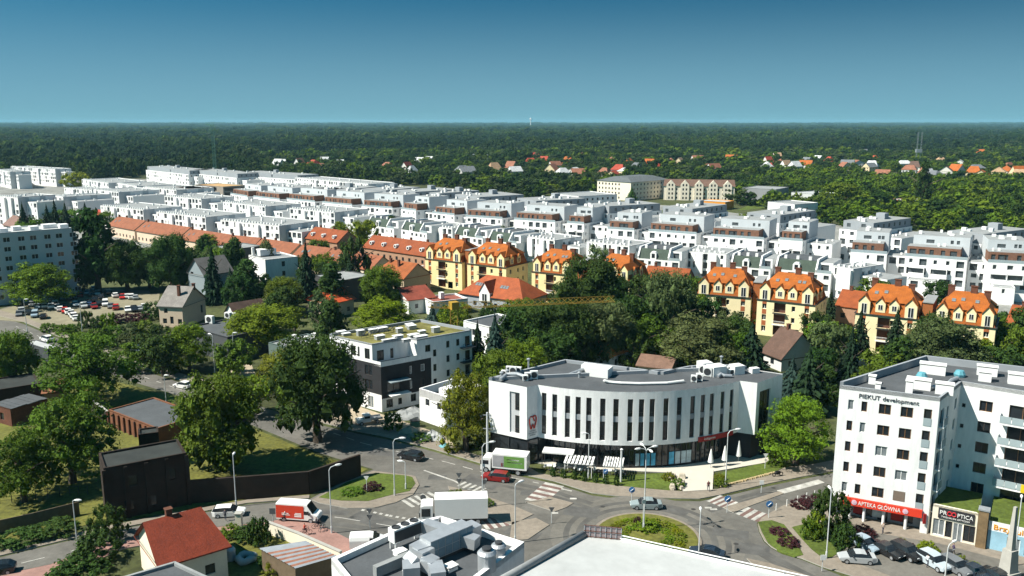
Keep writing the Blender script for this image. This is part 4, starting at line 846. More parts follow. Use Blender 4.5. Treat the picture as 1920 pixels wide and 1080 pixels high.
b = px_bld('long brick garage with buttressed lit wall and grey felt roof', (203, 768), (294, 803), 9.0, 3.2, mk('garage_brick', (.17, .07, .035), .9, .25, .7), FELT, 'brick_garage', 'garage', par=.2)
for i in range(10): f = MB(); f.box(b.L * i / 9 - .16, -.3, 0, b.L * i / 9 + .16, -.01, 2.9); f.build('buttress', BRICK, b.root)
b.done()
low_wall('curved dark boundary wall running from the brick garage', [(172, 775), (185, 782), (203, 797)], 2.6, SHADE_BRICK, .4)
px_bld('low dark shed with a black roof at the left edge', (-30, 735), (76, 718), 9, 4.0, SHADE_BRICK, TAR, 'brick_shed', 'shed').done()
b = px_bld('brick shed with a ragged grey sheet roof on the left', (19, 767), (88, 747), 5.5, 3.4, BRICK, FELT, 'brick_shed', 'shed', wins={'l': [(2.0, .8, 1.2, 1.4)]}); 
for i in range(7): f = MB(); f.box(b.L * i / 7, -.35, 3.42, b.L * (i + 1) / 7 - .05, 5.6, 3.5 + .05 * (i % 3)); f.build('roof_sheet', FELT, b.root)
b.done()
house('brown roofed outbuilding behind the black roofed shed', (82, 735), (112, 733), 7, 2.8, 4.4, (.3, .2, .14), (.22, .09, .04), nwin=False)
low_wall('long dark brick boundary wall under the chestnut tree', [(352, 944), (470, 935), (580, 926), (676, 892)], 3.6, SHADE_BRICK, .4, cap=False)
low_wall('dark wooden fence along the left verge', [(-40, 1010), (60, 988), (150, 965)], 2.0, WOOD, .12, 'board_fence', cap=False)
# kiosk, trailer, hoarding
q = [at(*p, 3.0) for p in ((45, 642), (89, 656))]; b = flat('dark kiosk with a white roof standing by the street on the left', (45, 642), (89, 655), 3.0, 3.0, (.05, .055, .06), PL, 'kiosk', 'kiosk', {'f': [(1, 1.0, 3, 1.3), (5, 1.0, 2, 1.3)]}, MEMB, .08); b.done()
t = thing('billboard', 'dark blue striped hoarding on posts beneath the trees', 'billboard', at(256, 676), R(-18)); f = MB(); f.box(-1.6, 0, 1.8, 1.6, .12, 3.9); f.build('panel', mk('hoarding_blue', (.015, .03, .09), .5, .2, 1), t)
for z in (2.35, 3.1): f = MB(); f.box(-1.5, -.03, z, 1.5, -.004, z + .2); f.build('pale_stripe', PPALE, t)
for x in (-1.2, 1.2): f = MB(); f.box(x - .08, .13, 0, x + .08, .25, 3.8); f.build('post', DMETAL, t)
# the small shell of a white building beside the tree, and its heaps
b = flat('roofless white building shell with empty window openings', (786, 728), (836, 744), 9.5, 6.2, None, WHITE, 'building_shell', 'building', {'f': [(1.7, 3.3, 1.1, 1.5), (4.9, 3.3, 1.1, 1.5)], 'r': [(2, 3.2, 1.1, 1.5)]}, FELT, 1.6); 
f = MB(); f.box(b.L - 2.2, .3, 6.2, b.L - .01, 4, 7.3); f.build('raised_gable', WHITE, b.root); b.done()
def heap(label, px, py, rx, ry, h_, mat, cat='heap', name='rubble_heap', col=None, seed=1):
    p = at(px, py); r_ = random.Random(seed); f = MB(); n, m = 14, 4; vs = []
    for j in range(m + 1):
        for i in range(n): k = (1 - (j / m) ** 1.5) * (.85 + .3 * r_.random()); vs.append((rx * k * math.cos(2 * math.pi * i / n), ry * k * math.sin(2 * math.pi * i / n), h_ * (j / m) * (.8 + .35 * r_.random())))
    f.add(vs, [(j * n + i, j * n + (i + 1) % n, (j + 1) * n + (i + 1) % n, (j + 1) * n + i) for j in range(m) for i in range(n)])
    return tag(f.build(name, mat, color=col, loc=p), label, cat)
heap('heap of pale rubble in the yard beside the white shell', 770, 812, 2.2, 1.5, 1.4, SAND, seed=2)
heap('grey gravel heap beside the charcoal building', 760, 782, 3.2, 1.8, 1.6, FELTL, seed=3)
heap('second grey gravel heap under the white wall', 776, 775, 2.4, 1.5, 1.5, FELTL, seed=8)
heap('white plastic sheeting piled by the tree', 810, 822, 2.4, 1.6, 1.5, MEMB, 'sheeting', 'plastic_sheeting', seed=4)
heap('tan tarpaulin bundle between the rubble and the white sheeting', 782, 820, 2.0, 1.3, 1.0, mk('tan_tarp', (.30, .25, .17), .8, .2, 1.5), 'tarpaulin', 'tarpaulin', seed=5)
heap('bright teal tarpaulin lying at the kerb below the tree', 834, 838, 1.1, .8, .8, TEAL, 'tarpaulin', 'tarpaulin', seed=6)
t = thing('waste_container', 'green waste container beside the white shell', 'container', at(778, 800), .3); f = MB(); f.box(-.8, -.6, 0, .8, .6, 1.2); f.build('body', mk('container_green', (.03, .12, .09), .6, .1, 1), t); f = MB(); f.box(-.85, -.65, 1.2, .85, .65, 1.3); f.build('lid', DMETAL, t)
# yellow tower crane
p = at(853, 716); t = thing('tower_crane', 'yellow lattice tower crane beside the white apartment building', 'crane', p)
def lattice(f, p, q, w, n, tri=False):
    p, q = Vector(p), Vector(q); d = (q - p).normalized(); up = Vector((0, 0, 1)) if abs(d.z) < .9 else Vector((1, 0, 0)); a = d.cross(up).normalized() * w / 2; b = a.cross(d).normalized() * w / 2
    cs = [a * 1 - b, -a - b, b] if tri else [a + b, a - b, -a - b, -a + b]; k = len(cs)
    for c in cs: f.beam(p + c, q + c, w * .08)
    for i in range(n):
        e, g_ = p.lerp(q, i / n), p.lerp(q, (i + 1) / n)
        for j in range(k): f.beam(e + cs[j], g_ + cs[(j + 1) % k], w * .05)
topz = 16.0
f = MB(); lattice(f, (0, 0, 0), (0, 0, topz), 1.5, 14); f.build('mast', YCRANE, t)
e = at(1152, 560, topz + .8) - Vector(p); e.z = 0; jl = e.normalized(); f = MB(); lattice(f, tuple(jl * 1.0 + Vector((0, 0, topz + .8))), tuple(e + Vector((0, 0, topz + .8))), 1.2, 26, True); f.build('jib', YCRANE, t)
f = MB(); lattice(f, tuple(jl * -1 + Vector((0, 0, topz + .8))), tuple(jl * -5.5 + Vector((0, 0, topz + 1.2))), 1.1, 4, True); f.build('counter_jib', YCRANE, t)
f = MB(); f.obox(0, 0, topz, topz + 1.6, 1.7, 1.7, .5); f.build('slewing_cab', YCRANE, t)
f = MB(); f.obox(0, 0, 4.0, 6.4, 1.7, 1.7, .6); f.build('counterweight', YCRANE, t)

# ================================================================== the yellow mansard houses
YT = (.30, .082, .010)
def dormer(b, ro, x, w, y0, z0, ze, za, yb, door=False, wallm=None, rc=YT):
    wallm = wallm or b.ymat; d = MB(); d.add([(x - w / 2, y0, z0), (x + w / 2, y0, z0), (x + w / 2, y0, ze), (x, y0, za), (x - w / 2, y0, ze)], [(0, 1, 2, 3, 4)])
    d.quad((x + w / 2, y0, z0), (x + w / 2, yb, z0), (x + w / 2, yb, ze), (x + w / 2, y0, ze)); d.quad((x - w / 2, yb, z0), (x - w / 2, y0, z0), (x - w / 2, y0, ze), (x - w / 2, yb, ze)); q = d.build('dormer', wallm, b.root)
    r = MB(); o = .14
    for s in (-1, 1):
        a = [(x + s * (w / 2 + o), y0 - .15, ze - .12), (x, y0 - .15, za + .06), (x, yb + 1.4, za + .06), (x + s * (w / 2 + o), yb + 1.4, ze - .12)]; r.quad(*(a if s > 0 else a[::-1])); r.quad(*[(p[0], p[1], p[2] + .1) for p in (a[::-1] if s > 0 else a)])
        r.beam((a[0][0], a[0][1], a[0][2]), (a[1][0], a[1][1], a[1][2]), .12, .16)
    r.build('dormer_roof', TILE, q, rc)
    k = MB(); ww = w * .46; hh = (ze - z0) * (.8 if door else .58); zz = z0 + (.1 if door else .55); k.box(x - ww / 2, y0 - .06, zz, x + ww / 2, y0 - .01, zz + hh, 1)
    for s in (-1, 1): k.quad(*[(x + s * ww * .25 + a * ww * .2, y0 - .065, zz + .08 + c * (hh - .16)) for a, c in ((-1, 0), (1, 0), (1, 1), (-1, 1))], 0)
    k.build('dormer_window', [GLASS, FRAMEW], q)
def yellow_house(label, A, B, D=12.5, h=9.4, infill=True, seed=0, full=True):
    rr = random.Random(seed); A, B = at(*A, h)[:2], at(*B, h)[:2]
    b = Bld('mansard_house', label, 'house', Vector(A), Vector(B), D, 'yellow mansard houses'); L = b.L; b.ymat = YELLOW2 if seed > 3 else YELLOW
    cx = [L * .13, L * .385, L * .6, L * .86]; fl = [.3, 3.3, 6.3]; hs = []
    for k, z in enumerate(fl):
        hs += [(cx[0] - .55, z + .8, 1.1, 1.5, 'white'), (cx[3] - .55, z + .8, 1.1, 1.5, 'white')]
        if k: hs += [(L * .58 - .45 + .8 * (seed % 2), z + .8, .9, 1.4, 'white')]
        hs += [(L * (.30 if seed % 2 else .36), z + .15, L * .2, 2.5, 'none')]
    hs += [(L * .62, .25, L * .13, 2.3, 'none')]
    sd_ = [(x, z + .8, 1.0, 1.4, 'white') for z in fl for x in (2.0, D * .5, D - 3.2)]
    b.block('wall', b.ymat, 0, h, {'f': hs, 'r': sd_}, rec=.35)
    f = b.mb('loggia', mk('loggia_brown', (.14, .055, .03), .8, .2, 1)); lx = L * (.30 if seed % 2 else .36)
    for z in fl: f.quad((lx, 1.2, z), (lx + L * .2, 1.2, z), (lx + L * .2, 1.2, z + 2.7), (lx, 1.2, z + 2.7)); f.box(lx, .35, z + .15, lx + .02, 1.2, z + 2.65); f.box(lx, .3, z, lx + L * .2, 1.2, z + .14)
    for z in fl[1:]:
        f = MB(); f.box(lx - .15, -.9, z - .05, lx + L * .2 + .15, -.01, z + .1); [f.box(lx - .1 + i * L * .02, -.88, z + .1, lx - .06 + i * L * .02, -.84, z + 1.0) for i in range(11)]; f.box(lx - .15, -.9, z + 1.0, lx + L * .2 + .15, -.82, z + 1.07); f.build('balcony', DMETAL if z > 4 else FRAMEW, b.root)
    for c in (cx[0], cx[3]):
        for z in (2.75, 5.75, 8.75 - .35): f = MB(); f.box(c - .55, -.03, z, c + .55, -.004, z + (1.3 if z < 8 else .75)); f.build('brown_panel', mk('brown_panel', (.33, .10, .035), .8, .1, 1), b.root)
    f = MB(); f.box(-.25, -.3, h, L + .25, D + .2, h + .16); f.build('cornice', FRAMED, b.root)
    # mansard: steep skirt, hipped top
    r = MB(); z0, z1, z2 = h + .16, h + 3.4, h + 6.7; i0, i1 = .15, 1.1; a = [(i0, i0, z0), (L - i0, i0, z0), (L - i0, D - i0, z0), (i0, D - i0, z0)]; m = [(i1, i1, z1), (L - i1, i1, z1), (L - i1, D - i1, z1), (i1, D - i1, z1)]
    e = [(i1 - .5, i1 - .5, z1 - .05), (L - i1 + .5, i1 - .5, z1 - .05), (L - i1 + .5, D - i1 + .5, z1 - .05), (i1 - .5, D - i1 + .5, z1 - .05)]; R1, R2 = (D * .27, D / 2, z2), (L - D * .27, D / 2, z2)
    for i in range(4): r.quad(a[i], a[(i + 1) % 4], m[(i + 1) % 4], m[i]); r.quad(m[i], m[(i + 1) % 4], e[(i + 1) % 4], e[i])
    r.quad(e[0], e[1], R2, R1); r.quad(e[2], e[3], R1, R2); r.tri(e[1], e[2], R2); r.tri(e[3], e[0], R1); ro = r.build('roof', TILE, b.root, YT)
    for i, c in enumerate(cx): o = i in (0, 3); dormer(b, ro, c, b.L * (.185 if o else .155), -.05 if o else .25, h + (.16 if o else .75), h + (3.2 if o else 3.05), h + (4.75 if o else 4.3), 3.0, o)
    for yy in (D * .3, D * .62):                          # dormers of the right side
        d = MB(); d.add([(L - .3, yy - .9, h + .3), (L - .3, yy + .9, h + .3), (L - .3, yy + .9, h + 2.6), (L - .3, yy, h + 3.7), (L - .3, yy - .9, h + 2.6)], [(0, 1, 2, 3, 4)]); d.quad((L - 2, yy - .9, h + .3), (L - .3, yy - .9, h + .3), (L - .3, yy - .9, h + 2.6), (L - 2, yy - .9, h + 2.6)); q = d.build('dormer', b.ymat, b.root)
        r = MB(); 
        for s in (-1, 1): r.quad(*[(L - .15, yy + s * 1.05, h + 2.5), (L - .15, yy, h + 3.8), (L - 3.2, yy, h + 3.8), (L - 3.2, yy + s * 1.05, h + 2.5)][::-s])
        r.build('dormer_roof', TILE, q, YT); k = MB(); k.quad((L - .28, yy - .4, h + .9), (L - .28, yy + .4, h + .9), (L - .28, yy + .4, h + 2.2), (L - .28, yy - .4, h + 2.2)); k.build('dormer_window', GLASS, q)
    for k, (x, y, hh) in enumerate(((L * .58, D * .5, 1.3), (L * .80, D * .48, .4), (L * .2, D * .6, .9))):
        c = MB(); c.box(x - .7, y - .45, z2 - 1.8, x + .7, y + .45, z2 + hh); c.box(x - .8, y - .55, z2 + hh, x + .8, y + .55, z2 + hh + .14); c.build('chimney', BRICK, ro)
    kk = (z2 - z1) / (D / 2 - i1); 
    for x, y in [(L * .28, 3.2), (L * .43, 3.6), (L * .66, 3.3), (L * .74, 3.3)][: 2 + seed % 3]:
        s = MB(); s.box(-.4, -.5, .03, .4, .5, .1); q = s.build('skylight', GLASSL, ro); q.location = (x, y, z1 + (y - i1 + .5) * kk * .93); q.rotation_euler = (math.atan(kk), 0, 0)
    if infill:
        f = MB(); f.box(L + .27, 1.6, 0, L + 2.4, D - 1, h + 3.9); f.build('stair_block', mk('brown_orange_render', (.30, .10, .03), .85, .1, .6), b.root); f = MB(); f.box(L + .2, 1.4, h + 3.9, L + 2.6, D - .8, h + 4.1); f.build('stair_roof', FELTL, b.root)
    b.done(); return b
YH = [((797, 485), (866, 492.5), True), ((876, 494), (949, 502.5), False), ((997, 509), (1072, 517), True), ((1108, 519), (1180, 528), False), ((1306, 551), (1408, 559), True), ((1420, 561), (1529, 573), False), ((1604, 587), (1724, 600), True), ((1750, 603), (1867, 616), False)]
LABY = ['leftmost yellow mansard house beside the dormered brick row', 'yellow mansard house with four skylights behind the grey roofed villa', 'yellow mansard house half hidden on its right by the tall dark tree', 'yellow mansard house behind the tall dark tree with a shaded side wall',
        'cream yellow mansard house with a white parasol behind the grey willow', 'cream yellow mansard house with a cross shaped roof light', 'yellow mansard house with brick stair and open ground floor loggia', 'rightmost yellow mansard house behind the grey green garden trees']
for i, (A, B, inf) in enumerate(YH): yellow_house(LABY[i], A, B, infill=inf, seed=i)

# red-roofed brick wings that join them
def wing(label, A, B, D, he, hr, hip=(0, 0), col=(.23, .056, .014)): return house(label, A, B, D, he, hr, None, col, wmat=PBRICK, hip=hip, name='brick_terrace', cat='terrace', chim=((2.2, D * .5),), over=.3)
wing('pale brick wing with orange roof between the two right pairs of yellow houses', (1568, 571), (1622, 578), 10, 7.0, 10.5)
wing('pale brick wing with orange roof at the right edge of the picture', (1888, 603), (1960, 613), 10, 7.0, 10.5)
wing('small orange roofed wing between the two left pairs of yellow houses', (1004, 497), (1046, 503), 9, 7.5, 11)
wing('orange roofed wing with a pale gable right of the tall dark tree', (1206, 523), (1284, 530), 10, 7.5, 11.0)

# dormered brick rows and the terracotta terraces on the left
def dorm_row(label, A, B, D, he, hr, n, col=(.21, .050, .014), dark_gable=False, group='dormered brick rows'):
    b = house(label, A, B, D, he, hr, None, col, wmat=PBRICK, name='brick_terrace', cat='terrace', chim=[(b_, D * .55) for b_ in (3, 12, 21, 30, 39) if b_ < 40][:n], over=.4, group=group)
    k = (hr - he) / (D / 2)
    for i in range(n):
        x = b.L * (i + .5) / n; y = 1.2; z = he + k * y; f = MB(); f.lathe([(0, 0), (.75, 0), (.75, 1.6), (0, 1.6)], 10); q = f.build('round_dormer', FRAMEW, b.root); q.location = (x, y + 1.2, z + .75); q.rotation_euler = (math.pi / 2, 0, 0)
        g2 = MB(); g2.lathe([(0, 0), (.42, 0), (.42, .05), (0, .05)], 10); g_ = g2.build('dormer_window', GLASS, q); g_.location = (0, 0, 1.61)
    return b
dorm_row('short dormered brick row with bright orange roof and dark gable', (572, 445), (632, 454), 11, 7.2, 11.2, 3)
dorm_row('long dormered brick row with five round dormers left of the yellow houses', (681, 462), (798, 479), 11, 7.0, 11.0, 5)
TR = [((203, 421), (252, 430), 'terracotta terrace in front of the left white estate, far left section'), ((256, 431), (336, 444), 'terracotta terrace in front of the left white estate with four small roof vents'), ((338, 447), (412, 459), 'terracotta terrace section behind the bright bush'), ((414, 460), (470, 466), 'terracotta terrace section above the white modern villa'), ((472, 467), (540, 478), 'terracotta terrace section ending beside the grey estate wall'),
      ((548, 480), (600, 487), 'terracotta terrace section right of the tall dark spruce'), ((604, 488), (660, 496), 'terracotta terrace section beside the dark round tree')]
for i, (A, B, lab) in enumerate(TR): house(lab, A, B, 11, 5.5, 9.2, (.62, .48, .36), (.215, .074, .035), name='terrace_house', cat='terrace', chim=((1.5, 5.2), (8, 5.8)), sky=((3, 2.5), (6, 3)), group='terracotta terraces')
house('wide orange hipped house with a tan side wall left of the yellow houses', (697, 511), (757, 521), 12, 5.6, 9.6, (.42, .33, .23), (.24, .066, .016), hip=(3.5, 0), chim=((4, 5), (9, 4)))
house('terracotta house at the foot of the dark spruce', (652, 497), (694, 505), 11, 4.6, 8.6, (.62, .55, .42), (.23, .075, .034))
house('white cottage with a dark red roof right of the bright green bush', (728, 546), (766, 562), 8.5, 4.4, 6.8, (.70, .70, .68), DRED, ridge='y', wins={'r': [(2, 1.6, 1.0, 1.3), (5.5, 1.6, 1, 1.3)]})
b = flat('white flat house with a sunken dark red roof', (790, 556), (812, 566), 11, 4.4, (.70, .70, .68), PL, 'house', 'house', {'f': [(1.0, .8, 1.6, 1.8)], 'r': [(3, 2, 1, 1)]}, mk('red_sheet_roof', (.22, .07, .05), .8, .15, 1), .5); f = MB(); f.box(b.L * .4, 4, 4.2, b.L * .4 + 1.5, 5.2, 6.0); f.build('chimney', WHITE, b.root); b.done()
v = house('orange roofed villa with a pointed white gable and banks of skylights', (862, 547), (980, 563), 13, 4.4, 9.2, (.30, .33, .36), (.27, .064, .020), hip=(5.5, 5.5), sky=[(x, 3.2) for x in (4.2, 5.2, 6.2, 13.2, 14.2, 15.2)], chim=((9.5, 8),))
x = v.L * .42; dormer(v, None, x, 3.8, -.5, 2.6, 5.4, 8.4, 4.5, True, WHITE, (.27, .064, .020))
house('tan plastered house with a pointed grey roof and a tall chimney', (297, 571), (341, 573), 11.5, 6.2, 10.4, (.54, .43, .32), GRYT, chim=((4.5, 3.0), (6.8, 6.5)), wins={'f': [(1, 1, 1.2, 1.4), (3.2, 1, 1, 2), (5.5, 1, 1.2, 1.4), (1.5, 3.9, 1.1, 1.3)], 'r': [(5, 6.3, .9, 1.2), (9, 2.2, 1.0, 2.2)]})
house('house with a bright red roof behind the small willow', (576, 559), (622, 567), 8.5, 4.6, 7.0, (.42, .36, .26), (.50, .075, .02), ridge='y', over=.6)
house('small white annexe with a pointed dark gable below the pines', (423, 584), (441, 590), 9, 3.4, 6.2, (.66, .66, .64), BRNT, ridge='y', wins={'f': [(.9, .8, 1, 1.6)]})
house('grey house with a narrow steep gable among the dark trees', (352, 508), (383, 514), 10, 8.0, 12.5, (.22, .26, .28), (.14, .13, .12), ridge='y', wins={'f': [(1.6, 7.2, 1.6, 1.4)]})
b = flat('white modern villa with a curved upper bay left of the tall spruce', (466, 478), (497, 487), 12, 8.4, None, WHITE, 'villa', 'house', {'f': [(1.2, 4.8, 3.0, 1.6), (1.2, 1.4, 3, 1.6)], 'r': [(6, 5.4, 1.2, 1.8), (6, 2, 1.2, 1.8)]}, FELTL, .3); f = MB(); f.box(2, 2, 8.4, 5.5, 8, 10.6); f.build('roof_room', WHITE, b.root); f = MB(); f.box(1.5, .5, 8.1, 2.3, 1.3, 11.2); f.build('chimney', WHITE, b.root); b.done()
flat('low grey roofed building with a dark front above the white modern villa', (396, 462), (432, 468), 14, 7.5, (.10, .11, .11), PL, par=.3).done()
b = flat('dark flat workshop with white roof units below the tan house', (352, 612), (426, 632), 11, 6.0, (.06, .065, .07), PL, 'workshop', 'building', {'f': [(3, 2, 1.6, 1.4)]}, FELT); b.done()
for px, py, s in ((394, 606, 1.3), (428, 596, 1.0), (437, 595, .8)):
    p = at(px, py, 5.7); ac_unit(p.x, p.y, 5.65, R(-20), 1.6 * s, 1.5 * s, 1.0, 'white roof unit on the dark workshop roof', 'white units on the workshop roof')
b = flat('grey roofed low building left of the charcoal building', (503, 642), (600, 668), 11, 5.0, (.10, .14, .13), PL, par=.25); b.done()
for px, py in ((552, 636), (572, 640), (590, 633)): p = at(px, py, 4.8); vent_box(p.x, p.y, 4.75, R(-20), 1.1, .9, .9, 'pale vent box on the grey roofed low building', True, FRAMEW, 'roof vent', 'vents on the grey low roof')
b = flat('white three storey block seen through the spruces behind the crane', (869, 601), (917, 613), 11, 9.5, None, WHITE, 'building', 'building', {'f': [(1.0 + 2 * i, .8 + 2.9 * k, 1.2, 1.5) for i in range(3) for k in range(3)]}, FELT); b.done()
house('blue white cottage with an orange hipped roof behind the curved building', (1093, 655), (1143, 666), 9.5, 4.6, 7.8, (.42, .48, .52), (.42, .145, .04), hip=(3, 3), chim=((2, 5),), wins={'f': [(1, 1.2, 1, 1.8), (4.5, 1.2, 1, 1.8)], 'r': [(2, 1.6, 1, 1.6), (6, 1.6, 1, 1.6)]})
house('house with a steep dark brown roof and a half timbered gable', (1432, 655), (1466, 668), 10, 3.6, 8.6, (.55, .55, .53), (.095, .055, .04), ridge='x', over=.6, chim=((2, 5),))
house('low brown roof showing behind the curved building roof', (1196, 683), (1256, 690), 8, 3.6, 5.0, (.5, .42, .34), (.17, .10, .07), nwin=False)
house('tiny orange roof deep among the dark central trees', (1168, 600), (1192, 604), 7, 3.2, 5.5, (.5, .4, .3), (.4, .12, .03), nwin=False)
b = flat('dark block with a grey flat roof left of the orange hipped house', (586, 516), (640, 526), 13, 7.0, (.06, .06, .06), PL, par=.3); b.done()
low_wall('grey concrete retaining wall below the right yellow houses', [(1566, 693), (1600, 700), (1622, 690)], 2.4, KERB, 1.2)
low_wall('brick garden wall in front of the cream yellow house', [(1500, 652), (1560, 658), (1585, 668)], 1.6, BRICK, .4)

# the grey slab of the hospital on the left
hb = flat('long grey eight storey slab block behind the car park at the left edge', (-60, 441), (134, 427), 15, 22.0, None, mk('slab_grey', (.47, .51, .53), .9, .05, .3), 'slab_block', 'building',
    {'f': [(1.6 + 3.6 * i + .35 * (i % 2), 1.6 + 2.9 * k, 1.9, 1.5, 'white') for i in range(8) for k in range(7)]}, MEMB, .25)
for i in range(5): f = MB(); x = hb.L * (.3 + .15 * i); f.box(x, 2 + (i % 2) * 3, 21.8, x + (2.4 if i != 3 else 4), 5 + (i % 2) * 3, 23.0); f.build('roof_box', WHITE, hb.root)
hb.done()

# ================================================================== the white estate
VENTS = []
def est(label, A, B, D, h, kind, seed=0, group=None, top=3.0):
    rr = random.Random(seed * 7 + 3); A, B = at(*A, h)[:2], at(*B, h)[:2]
    b = Bld('apartment_block', label, 'apartment block', Vector(A), Vector(B), D, group); L = b.L; b.gmat = EGLASS
    def wins(L_, z0, z1, dens=3.3, loggia=.25):
        out = []; n = max(1, int(L_ / dens)); k = 0; z = z1 - 2.9
        while z > z0:
            for i in range(n):
                x = L_ / n * (i + .5); q = rr.random()
                if q < loggia: out.append((x - 1.1, z + .15, 2.2, 2.2))
                elif q < .9: out.append((x - .5, z + .85, rr.choice((.8, 1.0, 1.6)), 1.35))
            z -= 3.0
        return out
    WT = mk('estate_white', (.76, .76, .75), .9, .04, .15)
    vent = b.mb('roof_vents', FRAMEW)
    def vents(x0, x1, y0, y1, z, n, s=.7):
        for i in range(n): x, y = rr.uniform(x0, x1 - s), rr.uniform(y0, y1 - s); vent.box(x, y, z, x + s * rr.uniform(.7, 1.5), y + s, z + rr.uniform(.5, 1.2))
    def rail(x0, x1, y, z):
        f = b.mb('terrace_rail', BALG); f.box(x0, y, z, x1, y + .05, z + .95)
    if kind == 'flat':                                    # plain white bar, grey end walls, a row of vents along the roof edge
        b.block('wall', WT, 0, h, {'f': wins(L, .3, h, 2.9, .42), 'r': [(x, z, 1.2, 1.4) for x in (D * .3, D * .5, D * .75) for z in (1.2, 4.2, 7.2)]}, roof=FELTL, par=.3, rec=.6)
        n = int(L / 1.9)
        for i in range(n): vent.box(1 + i * 1.9, .9, h - .28, 1.7 + i * 1.9, 1.6, h + .55)
        vents(2, L - 2, 3, D - 2, h - .28, 8); 
        for y0, y1 in ((.25, D * .28), (D * .58, D * .72)): f = MB(); f.box(L + .004, y0, 0, L + .12, y1, h - .3); f.build('grey_end', mk('grey_end', (.46, .48, .49), .9, .06, .3), b.root)
        for x in (L * .30, L * .62): p = MB(); p.box(x, -1.1, 2.5, x + 2.6, -.004, h - .5); p.build('projecting_bay', WT, b.root)
    elif kind == 'brown':                                 # white lower storeys, brown set-back attic, tall grey core behind
        hw = h - 3.1
        b.block('wall', WT, 0, hw, {'f': wins(L, .3, hw, 3.0, .3), 'r': wins(D, .3, hw, 4, .15)}, y0=-1.5, roof=FELTL, rec=.5)
        at_ = []
        x = .8
        while x < L * .85 - 2: at_.append((x, hw + .3, rr.choice((.9, 1.2, 2.0)), 2.0)); x += rr.choice((1.9, 2.6, 3.3))
        b.block('brown_attic', BROWN, hw + .01, h, {'f': at_}, x0=.2, x1=L * .88, y0=.4, y1=7, roof=FELT, rec=.25); rail(0, L, -1.45, hw)
        b.block('grey_core', mk('estate_grey', (.48, .51, .53), .9, .06, .3), hw + .02, h + top, {'f': [(L * .22, h + .5, 2.4, 1.2), (L * .62, h + .6, .9, 1.2), (L * .72, h + .6, .9, 1.2)]}, x0=L * .06, x1=L - .15, y0=7.1, y1=D - .2, roof=FELT, rec=.2)
        vents(L * .1, L - 1, 8, D - 1, h + top, 5, 1.0); vents(1, L * .8, 2, 6, h, 2)
        for x in (L * .08, L * .45): p = MB(); p.box(x, -2.9, hw - 6.4, x + 4.6, -1.51, hw - 5.2); p.box(x, -2.9, hw - 3.5, x + 4.6, -1.51, hw - 3.25); p.box(x + 4.4, -2.9, hw - 5.2, x + 4.6, -1.51, hw - 3.5); p.build('balcony_box', WT, b.root); g2 = MB(); g2.box(x + .2, -1.54, hw - 5.1, x + 4.2, -1.512, hw - 3.6); g2.build('loggia_glass', EGLASS, b.root)
    elif kind == 'grey':                                  # white base with a long dark grey storey and roof plant
        hw = h - 3.2
        b.block('wall', WT, 0, hw, {'f': wins(L, .3, hw), 'r': wins(D, .3, hw, 4, .1)}, roof=FELTL, rec=.4)
        b.block('grey_attic', GREYR, hw + .01, h, {'f': [(1.5, hw + .9, 1.5, 1.4), (L * .55, hw + .6, 1.8, 1.9)], 'r': [(3 + 4 * i, hw + .9, 1.2, 1.4) for i in range(int((D - 4) / 4))]}, x0=.8, x1=L - .4, y0=1.2, y1=D - .8, roof=FELT, rec=.2)
        vents(2, L - 2, 2, D - 2, h, 7, 1.1); p = b.mb('lift_house', GREYR); p.box(L * .4, D * .55, h, L * .4 + 3.5, D * .55 + 3, h + 2.2)
    elif kind == 'green':                                 # green mansard front between white party walls, one arched dormer
        hw = h - 3.4
        b.block('wall', WT, 0, hw, {'f': wins(L, .3, hw, 3, .3)}, roof=FELTL, rec=.4)
        r = MB(); r.add([(.6, .3, hw), (L * .72, .3, hw), (L * .72, 2.2, h), (.6, 2.2, h), (.6, D - .5, h), (L * .72, D - .5, h), (.6, D - .5, hw), (L * .72, D - .5, hw)], [(0, 1, 2, 3), (5, 4, 6, 7)]); r.build('mansard', TILE, b.root, (.045, .066, .050)); r = MB(); r.quad((.6, 2.2, h), (L * .72, 2.2, h), (L * .72, D - .5, h), (.6, D - .5, h)); r.build('roof_top', FELT, b.root)
        p = b.mb('party_wall', WT)
        for x in (.1, L * .72): p.prism([(x, .1), (x + .5, .1), (x + .5, .5), (x, .5)], hw, hw + .8); p.add([(x, .1, hw), (x + .5, .1, hw), (x + .5, 2.3, h + .6), (x, 2.3, h + .6), (x, D - .4, h + .6), (x + .5, D - .4, h + .6), (x, D - .4, hw), (x + .5, D - .4, hw), (x, .1, hw + .9), (x + .5, .1, hw + .9)], [(8, 9, 2, 3), (3, 2, 5, 4), (9, 1, 7, 5, 2), (0, 8, 3, 4, 6), (0, 1, 9, 8)])
        q = MB(); xx = L * .38; q.add([(xx - 1.1, .1, hw), (xx + 1.1, .1, hw), (xx + 1.1, .1, hw + 2.1), (xx + .6, .1, hw + 2.7), (xx - .6, .1, hw + 2.7), (xx - 1.1, .1, hw + 2.1)] + [(xx - 1.1, 2.2, hw), (xx + 1.1, 2.2, hw), (xx + 1.1, 2.2, hw + 2.1), (xx + .6, 2.2, hw + 2.7), (xx - .6, 2.2, hw + 2.7), (xx - 1.1, 2.2, hw + 2.1)], [(0, 1, 2, 3, 4, 5), (1, 7, 8, 2), (2, 8, 9, 3), (3, 9, 10, 4), (4, 10, 11, 5), (6, 0, 5, 11)]); dq = q.build('arched_dormer', WT, b.root); k = MB(); k.box(xx - .55, .04, hw + .5, xx + .55, .09, hw + 2.0); k.build('dormer_window', GLASS, dq)
        b.block('roof_room', WT, hw + .01, h - .4, {'f': [(.6, hw + .4, L * .14, 1.9)]}, x0=L * .72 + .55, x1=L - .1, y0=2.6, y1=D - .6, roof=FELTL, rec=.3); rail(L * .74, L, .1, hw)
